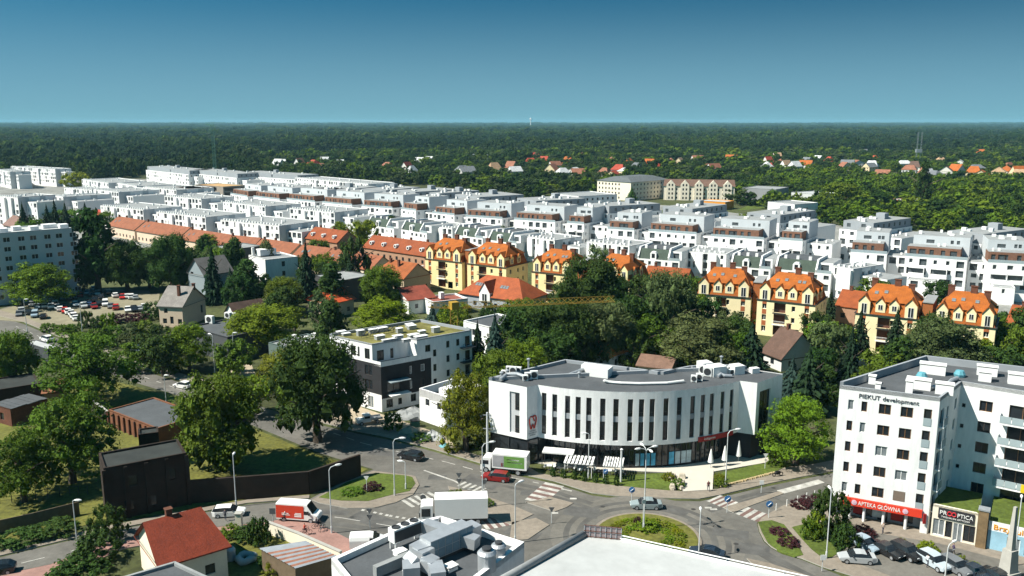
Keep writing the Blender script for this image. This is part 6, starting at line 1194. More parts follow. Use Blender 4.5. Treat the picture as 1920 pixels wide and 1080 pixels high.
# the trees one can point at: (px, row of the top, height, crown radius, kind, colour, what singles it out)
for a in [
 (160, 628, 14.5, 9.5, 'feather', 'mid', 'wide feathery green tree left of the street beside the kiosk', 1), (405, 706, 16, 7.8, 'broad', 'mid', 'big round leafy tree above the dark boundary wall', 1), (588, 642, 18.5, 8.6, 'broad', 'dark', 'large dark chestnut tree standing before the charcoal building', 1),
 (120, 748, 14, 7.2, 'feather', 'mid', 'wind swept light green tree beside the derelict brick building', 1), (30, 812, 11, 5.5, 'feather', 'mid', 'smaller feathery tree at the far left beside the fence', 1), (10, 628, 12, 6, 'broad', 'mid', 'leafy tree cut by the left edge across from the kiosk', 1),
 (1500, 742, 12, 5.8, 'feather', 'bright', 'bright green round tree between the curved building and the right block', 1), (872, 706, 13.5, 4.9, 'feather', 'yellow', 'yellowish green tree between the white shell and the curved building', 1), (350, 606, 11, 6, 'feather', 'bright', 'bright green tree beside the street below the tan house', 1),
 (490, 577, 11, 9.5, 'broad', 'bright', 'broad bright green tree above the grey roofed low building', 1), (530, 522, 10, 6.5, 'broad', 'mid', 'mid green tree below the white modern villa', 1), (460, 492, 14, 7, 'tall', 'dark', 'rounded dark pine in front of the white modern villa', 0),
 (395, 458, 19, 4.6, 'spruce', 'spruce', 'tall thin dark spruce right of the steep gabled grey house', 0), (572, 454, 19, 5, 'spruce', 'spruce', 'tall dark spruce beside the white modern villa', 0), (664, 447, 17, 6.5, 'ball', 'dark', 'very dark round tree left of the orange hipped house', 0),
 (170, 402, -548, 10, 'tall', 'dark', 'tallest dark tree beside the grey slab block', 1), (232, 452, -546, 9, 'broad', 'dark', 'dark spreading tree right of the tallest one by the car park', 1), (315, 446, -548, 8.5, 'broad', 'dark', 'dark leafy tree at the right end of the car park', 1), (275, 470, -540, 7, 'broad', 'dark', 'dark tree between the two big ones behind the car park', 0),
 (70, 496, 13, 10, 'feather', 'bright', 'bright green willow in front of the grey slab block', 1), (715, 563, 10, 9, 'feather', 'lime', 'bright yellow green tree just behind the new building roof', 1), (715, 502, 13, 7, 'broad', 'mid', 'mid green tree left of the white cottage with dark red roof', 1),
 (1105, 484, 21, 9.5, 'broad', 'dark', 'tall dark tree in front of the yellow mansard houses', 1), (1255, 516, 19, 7.5, 'broad', 'grey', 'silvery green poplar tree left of the cream yellow houses', 1), (1315, 596, 13, 10, 'feather', 'grey', 'wide grey green willow behind the curved building', 1),
 (1188, 627, 8.5, 4.8, 'ball', 'dark', 'clipped looking round dark tree beside the orange hipped cottage', 0), (1412, 601, 13, 5.2, 'spruce', 'spruce', 'dark spruce at the left of the steep brown roof', 0), (1520, 646, 14, 5, 'spruce', 'spruce', 'tallest dark spruce left of the right apartment block', 0), (1488, 668, 11, 4.5, 'spruce', 'blue', 'smaller bluish spruce beside the curved building end', 0), (1552, 690, 9, 4, 'tall', 'dark', 'dark conifer against the right block wall', 0),
 (1765, 600, 14, 9.5, 'feather', 'grey', 'grey green spreading tree in front of the right yellow house', 1), (1690, 640, 11, 5, 'tall', 'dark', 'dark tree behind the right apartment roof edge', 0), (1665, 655, 9, 6, 'broad', 'mid', 'leafy tree behind the left parapet of the right block', 0), (985, 642, 11, 5.4, 'feather', 'bright', 'bright green tree behind the left end of the curved roof', 1), (930, 662, 11, 5.5, 'broad', 'mid', 'mid green tree at the left corner of the curved building', 1),
 (895, 600, 15, 4, 'spruce', 'spruce', 'dark spruce in front of the white three storey block', 0), (928, 585, 16, 4.6, 'spruce', 'blue', 'bluish spruce right of the white three storey block', 0), (810, 566, 13, 4.5, 'spruce', 'blue', 'blue spruce left of the yellow crane mast', 0), (845, 580, 9, 5, 'feather', 'bright', 'light green tree at the foot of the yellow crane', 0),
 (1000, 575, 15, 8, 'broad', 'dark', 'dark crowned tree at the centre under the crane jib', 1), (1062, 570, 16, 8.5, 'broad', 'dark', 'bushy dark tree under the crane jib end', 1), (1130, 572, 15, 8, 'broad', 'grey', 'dull green tree right of the crane jib end', 1), (965, 590, 14, 6.5, 'broad', 'dark', 'dark tree right of the blue spruce', 0), (1040, 620, 12, 6, 'broad', 'dark', 'dark tree left of the orange hipped cottage', 0), (1225, 570, 12, 6.5, 'broad', 'dark', 'dark tree left of the grey willow', 0), (1245, 612, 8, 4.5, 'feather', 'mid', 'small light tree behind the curved roof centre', 0), (1180, 555, 14, 7, 'broad', 'dark', 'dark tree below the orange wing gable', 0), (1290, 560, 13, 5, 'tall', 'dark', 'dark tree against the cream yellow house corner', 0),
 (1270, 668, 4.5, 4.5, 'broad', 'mid', 'low spreading tree right behind the curved roof', 0), (1380, 620, 10, 5, 'feather', 'mid', 'green tree in front of the cream yellow house loggias', 0), (1600, 610, 13, 3.4, 'spruce', 'spruce', 'slim dark conifer left of the brick stair yellow house', 0), (1560, 540, 9, 2.5, 'spruce', 'spruce', 'slim conifer in front of the right brick wing', 0), (1820, 640, 9, 5, 'tall', 'dark', 'dark tree at the right foot of the last yellow house', 0), (1880, 650, 8, 6, 'broad', 'dark', 'low dark tree at the right edge behind the wing roof', 0), (1640, 690, 7, 5, 'broad', 'mid', 'bushy tree below the concrete retaining wall', 0),
 (608, 545, 13, 5, 'feather', 'grey', 'sparse brownish willow before the bright red roof', 0), (620, 572, 13, 5.5, 'tall', 'dark', 'dark tree left of the bright green bush tree', 0), (500, 455, 13, 4.5, 'tall', 'grey', 'grey green tree above the white modern villa', 0), (440, 452, 16, 5, 'tall', 'dark', 'slim dark tree beside the long low grey roof', 0), (425, 462, 15, 5, 'tall', 'dark', 'second slim dark tree left of the white modern villa', 0), (395, 440, 9, 6, 'feather', 'lime', 'lime green tree against the terracotta terraces', 0),
 (530, 655, 10, 5.5, 'feather', 'yellow', 'yellowish bushy tree left of the dark chestnut', 1), (470, 706, 8, 4.5, 'broad', 'bright', 'bright bushy tree behind the big round street tree', 0), (440, 640, 8, 5, 'broad', 'mid', 'leafy tree right of the dark workshop', 0), (300, 632, 9, 5, 'broad', 'dark', 'dark tree left of the bright street tree', 0), (255, 640, 7, 5, 'feather', 'mid', 'leafy bush tree behind the blue hoarding', 0), (560, 690, 9, 5, 'broad', 'mid', 'leafy tree behind the chestnut crown', 0), (625, 640, 9, 4, 'broad', 'dark', 'dark tree beside the left wall of the white building', 0),
 (620, 500, 14, 6.5, 'tall', 'dark', 'dark tree before the dark flat roofed block', 0), (655, 475, 13, 4, 'spruce', 'spruce', 'dark spruce beside the terracotta house', 0), (680, 414, 13, 7.5, 'broad', 'bright', 'bright tree between the two dormered brick rows', 0), (640, 415, 10, 6, 'feather', 'bright', 'light green tree behind the short dormered row', 0), (735, 408, 12, 5, 'tall', 'dark', 'dark tree among the green mansard terraces', 0), (940, 424, 10, 6, 'broad', 'dark', 'dark tree before the green mansards behind the yellow houses', 0), (1130, 455, 10, 6, 'broad', 'grey', 'grey green tree behind the orange mansard roofs', 0), (1640, 525, 9, 6, 'broad', 'mid', 'green tree in the gap before the right white blocks', 0), (1762, 528, 9, 5, 'broad', 'dark', 'small dark tree before the right white estate block', 0), (1690, 540, 8, 5, 'feather', 'mid', 'light tree behind the orange roofed right wing', 0),
 (138, 324, 14, 13, 'ball', 'lime', 'bright lime tree at the left forest edge', 0), (408, 285, 16, 16, 'ball', 'bright', 'light green tree just beneath the green crane', 0), (1735, 310, 28, 7, 'tall', 'dark', 'tall dark pointed tree in the green thicket on the right', 0), (1580, 345, 18, 14, 'broad', 'mid', 'large round tree at the left end of the green thicket', 0), (1185, 350, 14, 7, 'spruce', 'dark', 'dark conifer before the hipped forest edge block', 0), (1130, 365, 10, 6, 'spruce', 'dark', 'lower conifer left of the hipped block wall', 0),
]: T(*a[:7], big=a[7])
# spruces in the left middle ground
for px, top, h in ((40, 378, 20), (86, 382, 19), (100, 372, 21), (120, 377, 19), (158, 378, 15)): T(px, top, h, 5, 'spruce', 'spruce', 'dark spruce before the grey estate blocks on the far left', group='dark spruces on the far left')
for px, top, h, r_ in ((60, 410, 12, 9), (125, 395, 10, 12), (205, 395, 10, 7), (10, 430, 12, 9)): T(px, top, h, r_, 'broad', 'mid', 'leafy tree behind the grey slab block on the left', group='trees behind the slab block')
# bushes, hedges
for a in [(1563, 926, 6.4, 3.1, 'ball', 'dark', 'big round dark green bush before the pharmacy', 1.0), (1520, 975, 2.8, 1.6, 'ball', 'mid', 'small green bush left of the big round bush', 1), (1535, 962, 3.4, 1.7, 'ball', 'bright', 'light green bush touching the big round bush', 1), (1590, 985, 3.6, 2.2, 'ball', 'dark', 'dark bush at the right of the big round bush', 1), (483, 975, 3.6, 2.0, 'ball', 'dark', 'dark rounded hedge bush in the garden by the gate pier', 1),
          (1850, 0, 0, 0, 0, 0, 0, 0)][:5]:
    T(a[0], a[1], a[2], a[3], a[4], a[5], a[6], bush=True, sq=a[7])
def bush_at(px, py, h, r_, tone, label, kind='ball', group=None, sq=1): p = at(px, py); return tree(p.x, p.y, h, r_, kind, tone, label, 0, True, 0, group, sq)
for px, py, h, r_, tn, lb in ((1210, 992, 1.1, 2.2, 'bright', 'green shrub mound in the middle of the roundabout island'), (1196, 985, 1.1, .9, 'purple', 'dark purple shrub by the roundabout lamp'), (1740, 1036, 1.4, 1.6, 'lime', 'yellow green clipped bush beside the parked silver car'), (1690, 1022, .9, .8, 'yellow', 'yellow flowering shrub between the two black cars'), (1708, 1030, .8, .7, 'purple', 'red flowering shrub behind the right black car'), (1800, 1056, 1.0, 1.0, 'yellow', 'yellow shrub beside the dark blue parked car'), (1826, 1066, .9, .8, 'lime', 'small lime shrub at the lower right parking bay'),
        (1618, 1002, 1.0, 2.0, 'purple', 'low dark red shrub bed by the arcade columns'), (1462, 1000, .7, 1.6, 'purple', 'dark red ground shrub in the kerbside bed, upper end'), (1480, 1020, .7, 1.8, 'purple', 'dark red ground shrub in the kerbside bed, lower end'), (1500, 950, 1.1, 1.7, 'purple', 'low dark hedge left part in front of the crossing'), (1520, 944, 1.1, 1.8, 'purple', 'low dark hedge middle part by the street'), (1540, 937, 1.2, 1.7, 'dark', 'low dark hedge right part under the white block'),
        (855, 934, 1.2, 1.5, 'mid', 'rounded bush on the traffic island behind the lorry'), (916, 948, 1.0, 1.1, 'mid', 'small bush at the lorry rear on the traffic island'), (700, 918, 1.0, 1.8, 'purple', 'dark purple shrub on the kerbside lawn wedge'), (660, 925, .9, 2.0, 'mid', 'low green shrub patch on the lawn wedge'), (735, 806, 3.2, 2.2, 'mid', 'green bush beside the white pickup'), (790, 826, 1.2, 2.2, 'mid', 'weedy bush at the kerb below the rubble'), (850, 846, 1.4, 1.8, 'yellow', 'weedy bush under the yellowish tree'), (890, 838, 2.4, 2.2, 'dark', 'dark bush at the foot of the yellowish tree'),
        (470, 1010, 1.6, 2.4, 'dark', 'dark shrub row along the garden fence'), (430, 1006, 1.6, 1.7, 'mid', 'shrub beside the red roofed house corner'), (520, 1075, 1.5, 2.2, 'yellow', 'yellowish shrub at the bottom before the corrugated shed'), (590, 1082, 1.6, 1.8, 'yellow', 'yellow green shrub at the bottom under the shed roof'), (505, 1060, 1.7, 1.6, 'dark', 'dark shrub between the white ring and the shed'), (185, 1048, 3.4, 3.4, 'dark', 'dark bush left of the red roofed house'), (205, 1010, 4.6, 3.0, 'dark', 'tall dark bush beside the left lamp post'), (150, 1085, 2.6, 4, 'dark', 'dark hedge at the bottom left corner'),
        (110, 1000, 1.6, 3.6, 'dark', 'overgrown verge bush on the left by the street'), (40, 1015, 1.6, 3.6, 'dark', 'overgrown verge bush near the left edge'), (1270, 912, 1.1, 1.4, 'mid', 'rockery shrub left of the white ramp, lower'), (1252, 900, 1.2, 1.2, 'yellow', 'rockery shrub left of the white ramp, upper'), (1352, 912, 1.3, 1.3, 'mid', 'rockery shrub right of the white ramp'), (1350, 900, 1.0, 1.1, 'yellow', 'small yellow rockery shrub right of the white ramp'), (1452, 872, 1.8, 1.8, 'mid', 'rounded shrub at the end of the forecourt lawn')):
    bush_at(px, py, h, r_, tn, lb)
for i in range(7): bush_at(1036 + i * 20, 894 + i * 2.8, 1.5, .55, 'dark', 'slim clipped cone bush in the cafe bed', group='cone bushes in the cafe bed')
for i in range(22):                                           # the clipped ring on the island
    a = 2 * math.pi * i / 22; t = tree(RC[0] + 4.7 * math.cos(a), RC[1] + 4.7 * math.sin(a), .55, .95, 'ball', 'lime' if i % 3 else 'yellow', 'low yellow green shrub in the ring round the roundabout mound', 0, True, 0, 'shrub ring on the roundabout island')
for i in range(16):
    a = 2 * math.pi * i / 16 + .2; tree(RC[0] + 3.2 * math.cos(a), RC[1] + 2.6 * math.sin(a), .5, .95, 'ball', 'bright', 'green shrub on the roundabout mound', 0, True, 0, 'green shrubs on the roundabout mound')
# hedges by the car park and along the street
for px, py, h, r_, tn in ((90, 622, 2.2, 2.6, 'mid'), (120, 626, 2.4, 3, 'mid'), (140, 624, 2.4, 2.6, 'mid'), (185, 616, 3.4, 2.4, 'dark'), (205, 616, 4.2, 2.6, 'bright'), (163, 614, 4.6, 2.4, 'dark'), (228, 604, 2.2, 4, 'purple'), (262, 602, 2.2, 3.5, 'purple'), (292, 598, 5, 4, 'dark'), (150, 640, 2.4, 3, 'bright'), (185, 636, 2.8, 3.4, 'mid'), (215, 632, 3, 3.4, 'mid'), (245, 628, 3, 3.4, 'grey'), (275, 624, 3.4, 3.6, 'mid'), (300, 640, 4, 3.5, 'dark'), (200, 652, 3, 3.5, 'mid'), (235, 650, 3, 3, 'grey'), (270, 655, 4, 3.5, 'dark'), (290, 690, 4.5, 3, 'dark'), (325, 700, 2.4, 2.4, 'mid'), (150, 545, 3, 4, 'dark'), (120, 547, 3, 3, 'dark'), (25, 560, 3, 4, 'dark')):
    bush_at(px, py, h, r_, tn, 'bush in the overgrown strip between the car park and the street', group='bushes round the car park')

# fill: gardens between the houses, courts of the estate
GAR = [[(250, 500), (480, 500), (640, 540), (700, 610), (560, 640), (450, 620), (300, 600)], [(690, 590), (880, 590), (1180, 600), (1280, 660), (1180, 690), (1000, 680), (880, 640)], [(880, 560), (1000, 545), (1180, 560), (1330, 640), (1280, 660), (1100, 620), (930, 610)], [(1310, 640), (1480, 660), (1600, 680), (1560, 720), (1440, 700)], [(1560, 680), (1720, 680), (1920, 700), (1920, 650), (1760, 640), (1640, 650)], [(380, 470), (560, 490), (700, 520), (690, 560), (500, 540), (380, 520)], [(1300, 590), (1330, 585), (1600, 670), (1560, 680)]]
gr = random.Random(99); occ = [(o.location.x, o.location.y) for o in THINGS if o.get('category') == 'tree']
def free(x, y, m=3.2):
    return not any(inpoly(x, y, p) for p in FOOT) and all((x - a) ** 2 + (y - b) ** 2 > m * m for a, b in occ)
KEEP = [(728, 525, 800, 568), (795, 540, 862, 562), (865, 515, 1025, 556), (578, 540, 655, 580), (297, 535, 390, 592), (1430, 625, 1500, 664), (1095, 628, 1160, 662), (690, 480, 800, 522), (465, 465, 540, 512)]   # houses that stand in the open
cnt = 0
for gi, pg in enumerate(GAR):
    W = P2(pg); x0, x1 = min(p[0] for p in W), max(p[0] for p in W); y0, y1 = min(p[1] for p in W), max(p[1] for p in W); got = 0
    for k in range(500):
        x, y = gr.uniform(x0, x1), gr.uniform(y0, y1)
        if got >= (24, 20, 22, 12, 18, 18, 8)[gi]: break
        if inpoly(x, y, W) and free(x, y, 5.0):
            kd = gr.choices(('broad', 'feather', 'tall', 'spruce'), (5, 3, 2, 2))[0]; tn = {'spruce': 'spruce', 'tall': 'dark'}.get(kd) or gr.choices(('mid', 'dark', 'bright', 'grey'), (4, 5, 2, 2))[0]
            h = gr.uniform(6, 11.5) * (1.15 if kd == 'spruce' else 1)
            tx, ty = pix(x, y, h); bx_, by_ = pix(x, y, 0); hw = h * .5 * 1600 / (y + 10)
            if any(tx + hw > a and tx - hw < c and ty < d and by_ > b for a, b, c, d in KEEP): continue
            tree(x, y, h, h * (.3 if kd == 'spruce' else .5), kd, tn, {'spruce': 'dark spruce', 'tall': 'slim dark tree', 'feather': 'light feathery tree', 'broad': 'leafy tree'}[kd] + ' in the gardens', group='garden trees between the houses'); occ.append((x, y)); got += 1
# courts of the white estate
EW = P2([(170, 420), (500, 380), (900, 420), (1500, 480), (1900, 540), (1900, 500), (1560, 430), (1000, 395), (600, 365), (250, 350)])
x0, x1 = min(p[0] for p in EW), max(p[0] for p in EW); y0, y1 = min(p[1] for p in EW), max(p[1] for p in EW); got = 0
for k in range(3000):
    x, y = gr.uniform(x0, x1), gr.uniform(y0, y1)
    if got >= 64: break
    if inpoly(x, y, EW) and free(x, y, 6): h = gr.uniform(5, 9); tree(x, y, h, h * .45, 'broad', gr.choice(('mid', 'dark', 'bright')), 'court tree between the white estate blocks', group='court trees of the white estate'); occ.append((x, y)); got += 1

# ------------------------------------------------ the woods: nobody could count them, one object of many trees
pc = bpy.data.collections.new('forest_tree_kinds')
KINDS_F = []
for i, (kd, tn, s) in enumerate((('broad', 'dark', 31), ('broad', 'mid', 32), ('broad', 'dark', 33), ('tall', 'spruce', 34), ('feather', 'grey', 35), ('broad', 'bright', 36), ('feather', 'mid', 37), ('broad', 'grey', 38))):
    me = leaf_cloud('forest_crown', clumps_for(kd, s, 22), 30, .10, s, .85); me.materials[0] = leaf_mat(tuple(c * ((.85 if tn == 'bright' else .64)) for c in TONE[tn])); o = bpy.data.objects.new('forest_crown', me); pc.objects.link(o); KINDS_F.append(o)
def forest(name, pts, seed):
    """pts: array of x, y, radius, height, kind index"""
    me = bpy.data.meshes.new(name); n = len(pts); me.vertices.add(n); co = np.zeros((n, 3)); co[:, :2] = pts[:, :2]; me.vertices.foreach_set('co', co.ravel())
    for nm, ty, c in (('r', 'FLOAT', 2), ('h', 'FLOAT', 3)):
        at_ = me.attributes.new(nm, ty, 'POINT'); at_.data.foreach_set('value', pts[:, c].astype(np.float32))
    at_ = me.attributes.new('k', 'INT', 'POINT'); at_.data.foreach_set('value', pts[:, 4].astype(np.int32)); me.update()
    o = bpy.data.objects.new(name, me); COL.objects.link(o); o['kind'] = 'stuff'
    g_ = bpy.data.node_groups.new(name, 'GeometryNodeTree'); g_.interface.new_socket('Geometry', in_out='INPUT', socket_type='NodeSocketGeometry'); g_.interface.new_socket('Geometry', in_out='OUTPUT', socket_type='NodeSocketGeometry')
    N = g_.nodes; i_, o_ = N.new('NodeGroupInput'), N.new('NodeGroupOutput'); m2p = N.new('GeometryNodeMeshToPoints'); ip = N.new('GeometryNodeInstanceOnPoints'); ci = N.new('GeometryNodeCollectionInfo')
    ci.inputs['Collection'].default_value = pc; ci.inputs['Separate Children'].default_value = True; ci.inputs['Reset Children'].default_value = True; ip.inputs['Pick Instance'].default_value = True
    def attr(nm, ty): a = N.new('GeometryNodeInputNamedAttribute'); a.data_type = ty; a.inputs[0].default_value = nm; return a.outputs[0]
    cx = N.new('ShaderNodeCombineXYZ'); L = g_.links; ar = attr('r', 'FLOAT'); L.new(ar, cx.inputs[0]); L.new(ar, cx.inputs[1]); L.new(attr('h', 'FLOAT'), cx.inputs[2])
    rv = N.new('FunctionNodeRandomValue'); rv.data_type = 'FLOAT_VECTOR'; rv.inputs[0].default_value = (0, 0, 0); rv.inputs[1].default_value = (0, 0, 6.283)
    L.new(i_.outputs[0], m2p.inputs[0]); L.new(m2p.outputs[0], ip.inputs['Points']); L.new(ci.outputs[0], ip.inputs['Instance']); L.new(attr('k', 'INT'), ip.inputs['Instance Index']); L.new(cx.outputs[0], ip.inputs['Scale']); L.new(rv.outputs[0], ip.inputs['Rotation']); L.new(ip.outputs[0], o_.inputs[0])
    md = o.modifiers.new('scatter', 'NODES'); md.node_group = g_; return o
BX = np.array([-200, 0, 100, 150, 270, 440, 560, 700, 850, 1000, 1110, 1250, 1400, 1540, 1620, 1720, 1800, 1920, 2200]); BY = np.array([345, 340, 338, 345, 330, 338, 342, 345, 362, 374, 366, 372, 385, 425, 424, 432, 440, 452, 470])
G = np.random.default_rng(5)
FB = [(min(q[0] for q in p) - 3, max(q[0] for q in p) + 3, min(q[1] for q in p) - (24 if min(q[1] for q in p) > 800 else 16), max(q[1] for q in p) + 3) for p in FOOT if max(q[1] for q in p) > 330]
def scatter(ya, yb, step, rad, hh, clear=True):
    out = []; W = yb * .68 + 60; nx, ny = int(2 * W / step), int((yb - ya) / step)
    gx, gy = np.meshgrid(np.arange(nx), np.arange(ny)); x = (gx.ravel() + G.uniform(-.45, .45, gx.size)) * step - W; y = ya + (gy.ravel() + G.uniform(-.45, .45, gx.size)) * step
    k = np.abs(x) < y * .66 + 40; x, y = x[k], y[k]
    d = y * math.cos(PITCH) + CAM_H * math.sin(PITCH); px = 960 + FOC * x / d; py = 540 - FOC * (y * math.sin(PITCH) - CAM_H * math.cos(PITCH)) / d
    k = py < np.interp(px, BX, BY) + G.uniform(-4, 2, len(px))
    if clear:
        for a, b, c, e in FB: k &= ~((x > a) & (x < b) & (y > c) & (y < e))
    x, y, px, py = x[k], y[k], px[k], py[k]; n = len(x)
    keep = np.sin(x * .011 + y * .004) + np.sin(y * .0083 - x * .003 + 2) < 1.72
    x, y, px, py = x[keep], y[keep], px[keep], py[keep]; n = len(x)
    sunny = (px > 1450) & (py > 318); suburb = (py > 292) & (px > 480) & ~sunny
    fld = np.sin(x * .021 + 1.3) * np.sin(y * .013) + .6 * np.sin(x * .0067 - y * .0041) + G.normal(0, .35, n)
    kd = np.where(sunny, G.choice([5, 6, 1, 5, 0], n), np.where(suburb, G.choice([0, 1, 2, 4, 5, 6, 7, 2], n), np.where(fld > .75, G.choice([1, 6, 7, 1], n), np.where(fld < -.7, 3, G.choice([0, 2, 0, 2, 7], n)))))
    r_ = rad * G.uniform(.6, 1.4, n); giant = np.where(G.random(n) < .14, 1.55, 1.0); r_ = r_ * giant; h = hh * G.uniform(.6, 1.2, n) * (1 + .12 * fld) * np.sqrt(giant) * np.where(suburb | sunny, .72, 1.0); return np.stack([x, y, r_, h, kd], 1)
forest('wood', np.concatenate([scatter(330, 1000, 9.5, 7.2, 13.5), scatter(1000, 1900, 12.5, 9.6, 17)]), 1)
forest('far_wood', np.concatenate([scatter(1900, 3600, 20, 16, 19), scatter(3600, 8000, 42, 34, 19, False), scatter(8000, 16000, 120, 95, 24, False)]), 2)

# ================================================================== vehicles
def car_mesh(kind, joined=False):
    st = {'hatch': [(-2.05, .50, .62, 0), (-1.9, .35, .74, 0), (-1.0, .22, .92, 0), (-.25, .2, .95, 1.42), (.5, .2, .95, 1.48), (1.35, .22, .97, 1.40), (1.85, .3, .98, 0), (2.02, .45, .85, 0)],
          'sedan': [(-2.3, .5, .62, 0), (-2.15, .35, .74, 0), (-1.1, .22, .92, 0), (-.35, .2, .95, 1.38), (.4, .2, .95, 1.43), (1.0, .2, .96, 1.36), (1.65, .25, .98, 0), (2.2, .35, .95, 0), (2.32, .5, .8, 0)],
          'estate': [(-2.25, .5, .62, 0), (-2.1, .35, .74, 0), (-1.1, .22, .92, 0), (-.35, .2, .95, 1.42), (.5, .2, .95, 1.49), (1.8, .22, .97, 1.42), (2.2, .3, .98, 0), (2.3, .45, .85, 0)],
          'suv': [(-2.25, .55, .75, 0), (-2.1, .4, .92, 0), (-1.15, .3, 1.08, 0), (-.55, .28, 1.1, 1.60), (.5, .28, 1.1, 1.70), (1.7, .3, 1.12, 1.62), (2.1, .38, 1.12, 0), (2.25, .5, .95, 0)],
          'van': [(-2.4, .5, .8, 0), (-2.25, .4, 1.0, 0), (-1.6, .3, 1.15, 0), (-1.0, .28, 1.15, 1.78), (.5, .28, 1.15, 1.88), (2.0, .3, 1.15, 1.85), (2.2, .32, 1.1, 1.8), (2.3, .5, .9, 0)]}[kind]
    W = .93 if kind in ('suv', 'van') else .88; pb, gl = MB(), MB()
    def ring(s): 
        x, zl, zb, zr = s; cab = zr > 0; e = .82 if abs(x) > 2.1 else (.93 if abs(x) > 1.8 else 1); w = W * e; wr = w * .80 if cab else w * .93; zr = zr if cab else zb + .015
        return [(x, -w, zl), (x, -w * 1.0, zb - .12), (x, -w * .97, zb), (x, -wr, zr), (x, wr, zr), (x, w * .97, zb), (x, w, zb - .12), (x, w, zl)], cab
    rs = [ring(s) for s in st]
    for (a, ca), (b, cb_) in zip(rs, rs[1:]):
        for j in range(8):
            k = (j + 1) % 8; q = [a[j], b[j], b[k], a[k]]; side = j in (2, 4); top = j == 3
            glass = (side and (ca or cb_)) or (top and ca != cb_); 
            if kind == 'van' and side and a[0][0] > .4: glass = False
            (gl if glass else pb).add(q, [(0, 1, 2, 3)])
    pb.add(rs[0][0], [(7, 6, 5, 4, 3, 2, 1, 0)]); pb.add(rs[-1][0], [tuple(range(8))])
    wx = {'hatch': (-1.3, 1.25), 'sedan': (-1.4, 1.4), 'estate': (-1.4, 1.4), 'suv': (-1.4, 1.35), 'van': (-1.55, 1.45)}[kind]; R_ = .36 if kind in ('suv', 'van') else .32
    return pb, gl, wx, R_, W, st
def wheel_mesh(R_):
    k = ('wheel', round(R_, 2))
    if k in WM: return WM[k]
    m = MB(); n = 14
    for r0, x0, r1, x1, mi in ((0, .11, R_ * .62, .115, 1), (R_ * .62, .115, R_, .10, 0), (R_, .10, R_, -.10, 0), (R_, -.10, 0, -.1, 0)):
        for i in range(n):
            a, b = 6.2832 * i / n, 6.2832 * (i + 1) / n; m.quad((r0 * math.cos(a), x0, r0 * math.sin(a)), (r1 * math.cos(a), x1, r1 * math.sin(a)), (r1 * math.cos(b), x1, r1 * math.sin(b)), (r0 * math.cos(b), x0, r0 * math.sin(b)), mi)
    WM[k] = m.mesh('wheel', [TYRE, METAL]); return WM[k]
LAMPW = mk('headlight_glass', (.6, .62, .62), .15, 0); LAMPR = mk('tail_light_red', (.35, .01, .01), .2, 0)
PLATE = mk('number_plate', (.65, .65, .6), .5, 0)
CARS = {}
def wheels(t, wx, R_, W):
    for x in wx:
        for s in (-1, 1): o = obj('wheel', wheel_mesh(R_), t, (x, s * (W - .08), R_)); o.scale = (1, s, 1)
def car(kind, px, py, ang, col, label, group=None, detail=True, z=0.0, cat='car'):
    p = at(px, py); t = thing('parked_car' if group else 'car', label, cat, (p.x, p.y, z), R(ang), group); k = (kind, detail)
    if k not in CARS:
        pb, gl, wx, R_, W, st = car_mesh(kind)
        if not detail:
            n = len(pb.v); pb.v += gl.v; pb.f += [[i + n for i in f] for f in gl.f]; pb.m += [1] * len(gl.f)
            for x in wx:
                for s in (-1, 1): pb.box(x - R_, s * (W - .16), .02, x + R_, s * (W + .01), R_ * 2 - .06, 2)
            CARS[k] = (pb.mesh('car_body', [PAINT, GLASS, TYRE]), None, wx, R_, W, st)
        else: CARS[k] = (pb.mesh('car_body', PAINT), gl.mesh('car_glass', GLASS), wx, R_, W, st)
    b, g2, wx, R_, W, st = CARS[k]; obj('body', b, t, None, 0, col)
    if detail:
        obj('glazing', g2, t); wheels(t, wx, R_, W); x0, x1 = st[0][0], st[-1][0]; zh = st[1][2] - .12
        for s in (-1, 1):
            m = MB(); m.box(x0 + .01, s * W * .55 - .17, zh - .08, x0 + .16, s * W * .55 + .17, zh + .07); m.build('headlight', LAMPW, t)
            m = MB(); m.box(x1 - .14, s * W * .6 - .14, st[-1][2] - .16, x1 + .01, s * W * .6 + .14, st[-1][2] - .02); m.build('tail_light', LAMPR, t)
            m = MB(); m.box(-.75, s * W * .97, .98, -.6, s * (W + .16), 1.1); m.build('wing_mirror', DMETAL, t)
        m = MB(); m.box(x1 + .0, -.26, .55, x1 + .03, .26, .67); m.build('number_plate', PLATE, t)
    return t
WHT, SIL, BLK, RED_, BLU, GRY, DRED_, LBL = (.72, .72, .70), (.36, .38, .39), (.012, .013, .015), (.42, .025, .02), (.03, .06, .14), (.14, .15, .16), (.20, .012, .012), (.28, .36, .42)
car('sedan', 1211, 952, -2, (.22, .27, .28), 'silver green saloon car driving round the back of the roundabout'); car('estate', 930, 900, -15, DRED_, 'dark red car beside the green sided truck')
car('estate', 770, 860, -26, BLK, 'black estate car in the tree shade on the north west street'); car('estate', 430, 966, 188, WHT, 'white car passing the derelict brick building')
car('hatch', 343, 727, -24, WHT, 'white hatchback driving on the street by the lawn'); car('suv', 88, 640, -38, WHT, 'white estate car parked at the far street kerb'); car('sedan', 1325, 1044, -22, (.02, .03, .045), 'dark blue car leaving the roundabout beside the white roof'); car('hatch', -4, 1075, 20, BLK, 'black car cut off by the left picture edge')
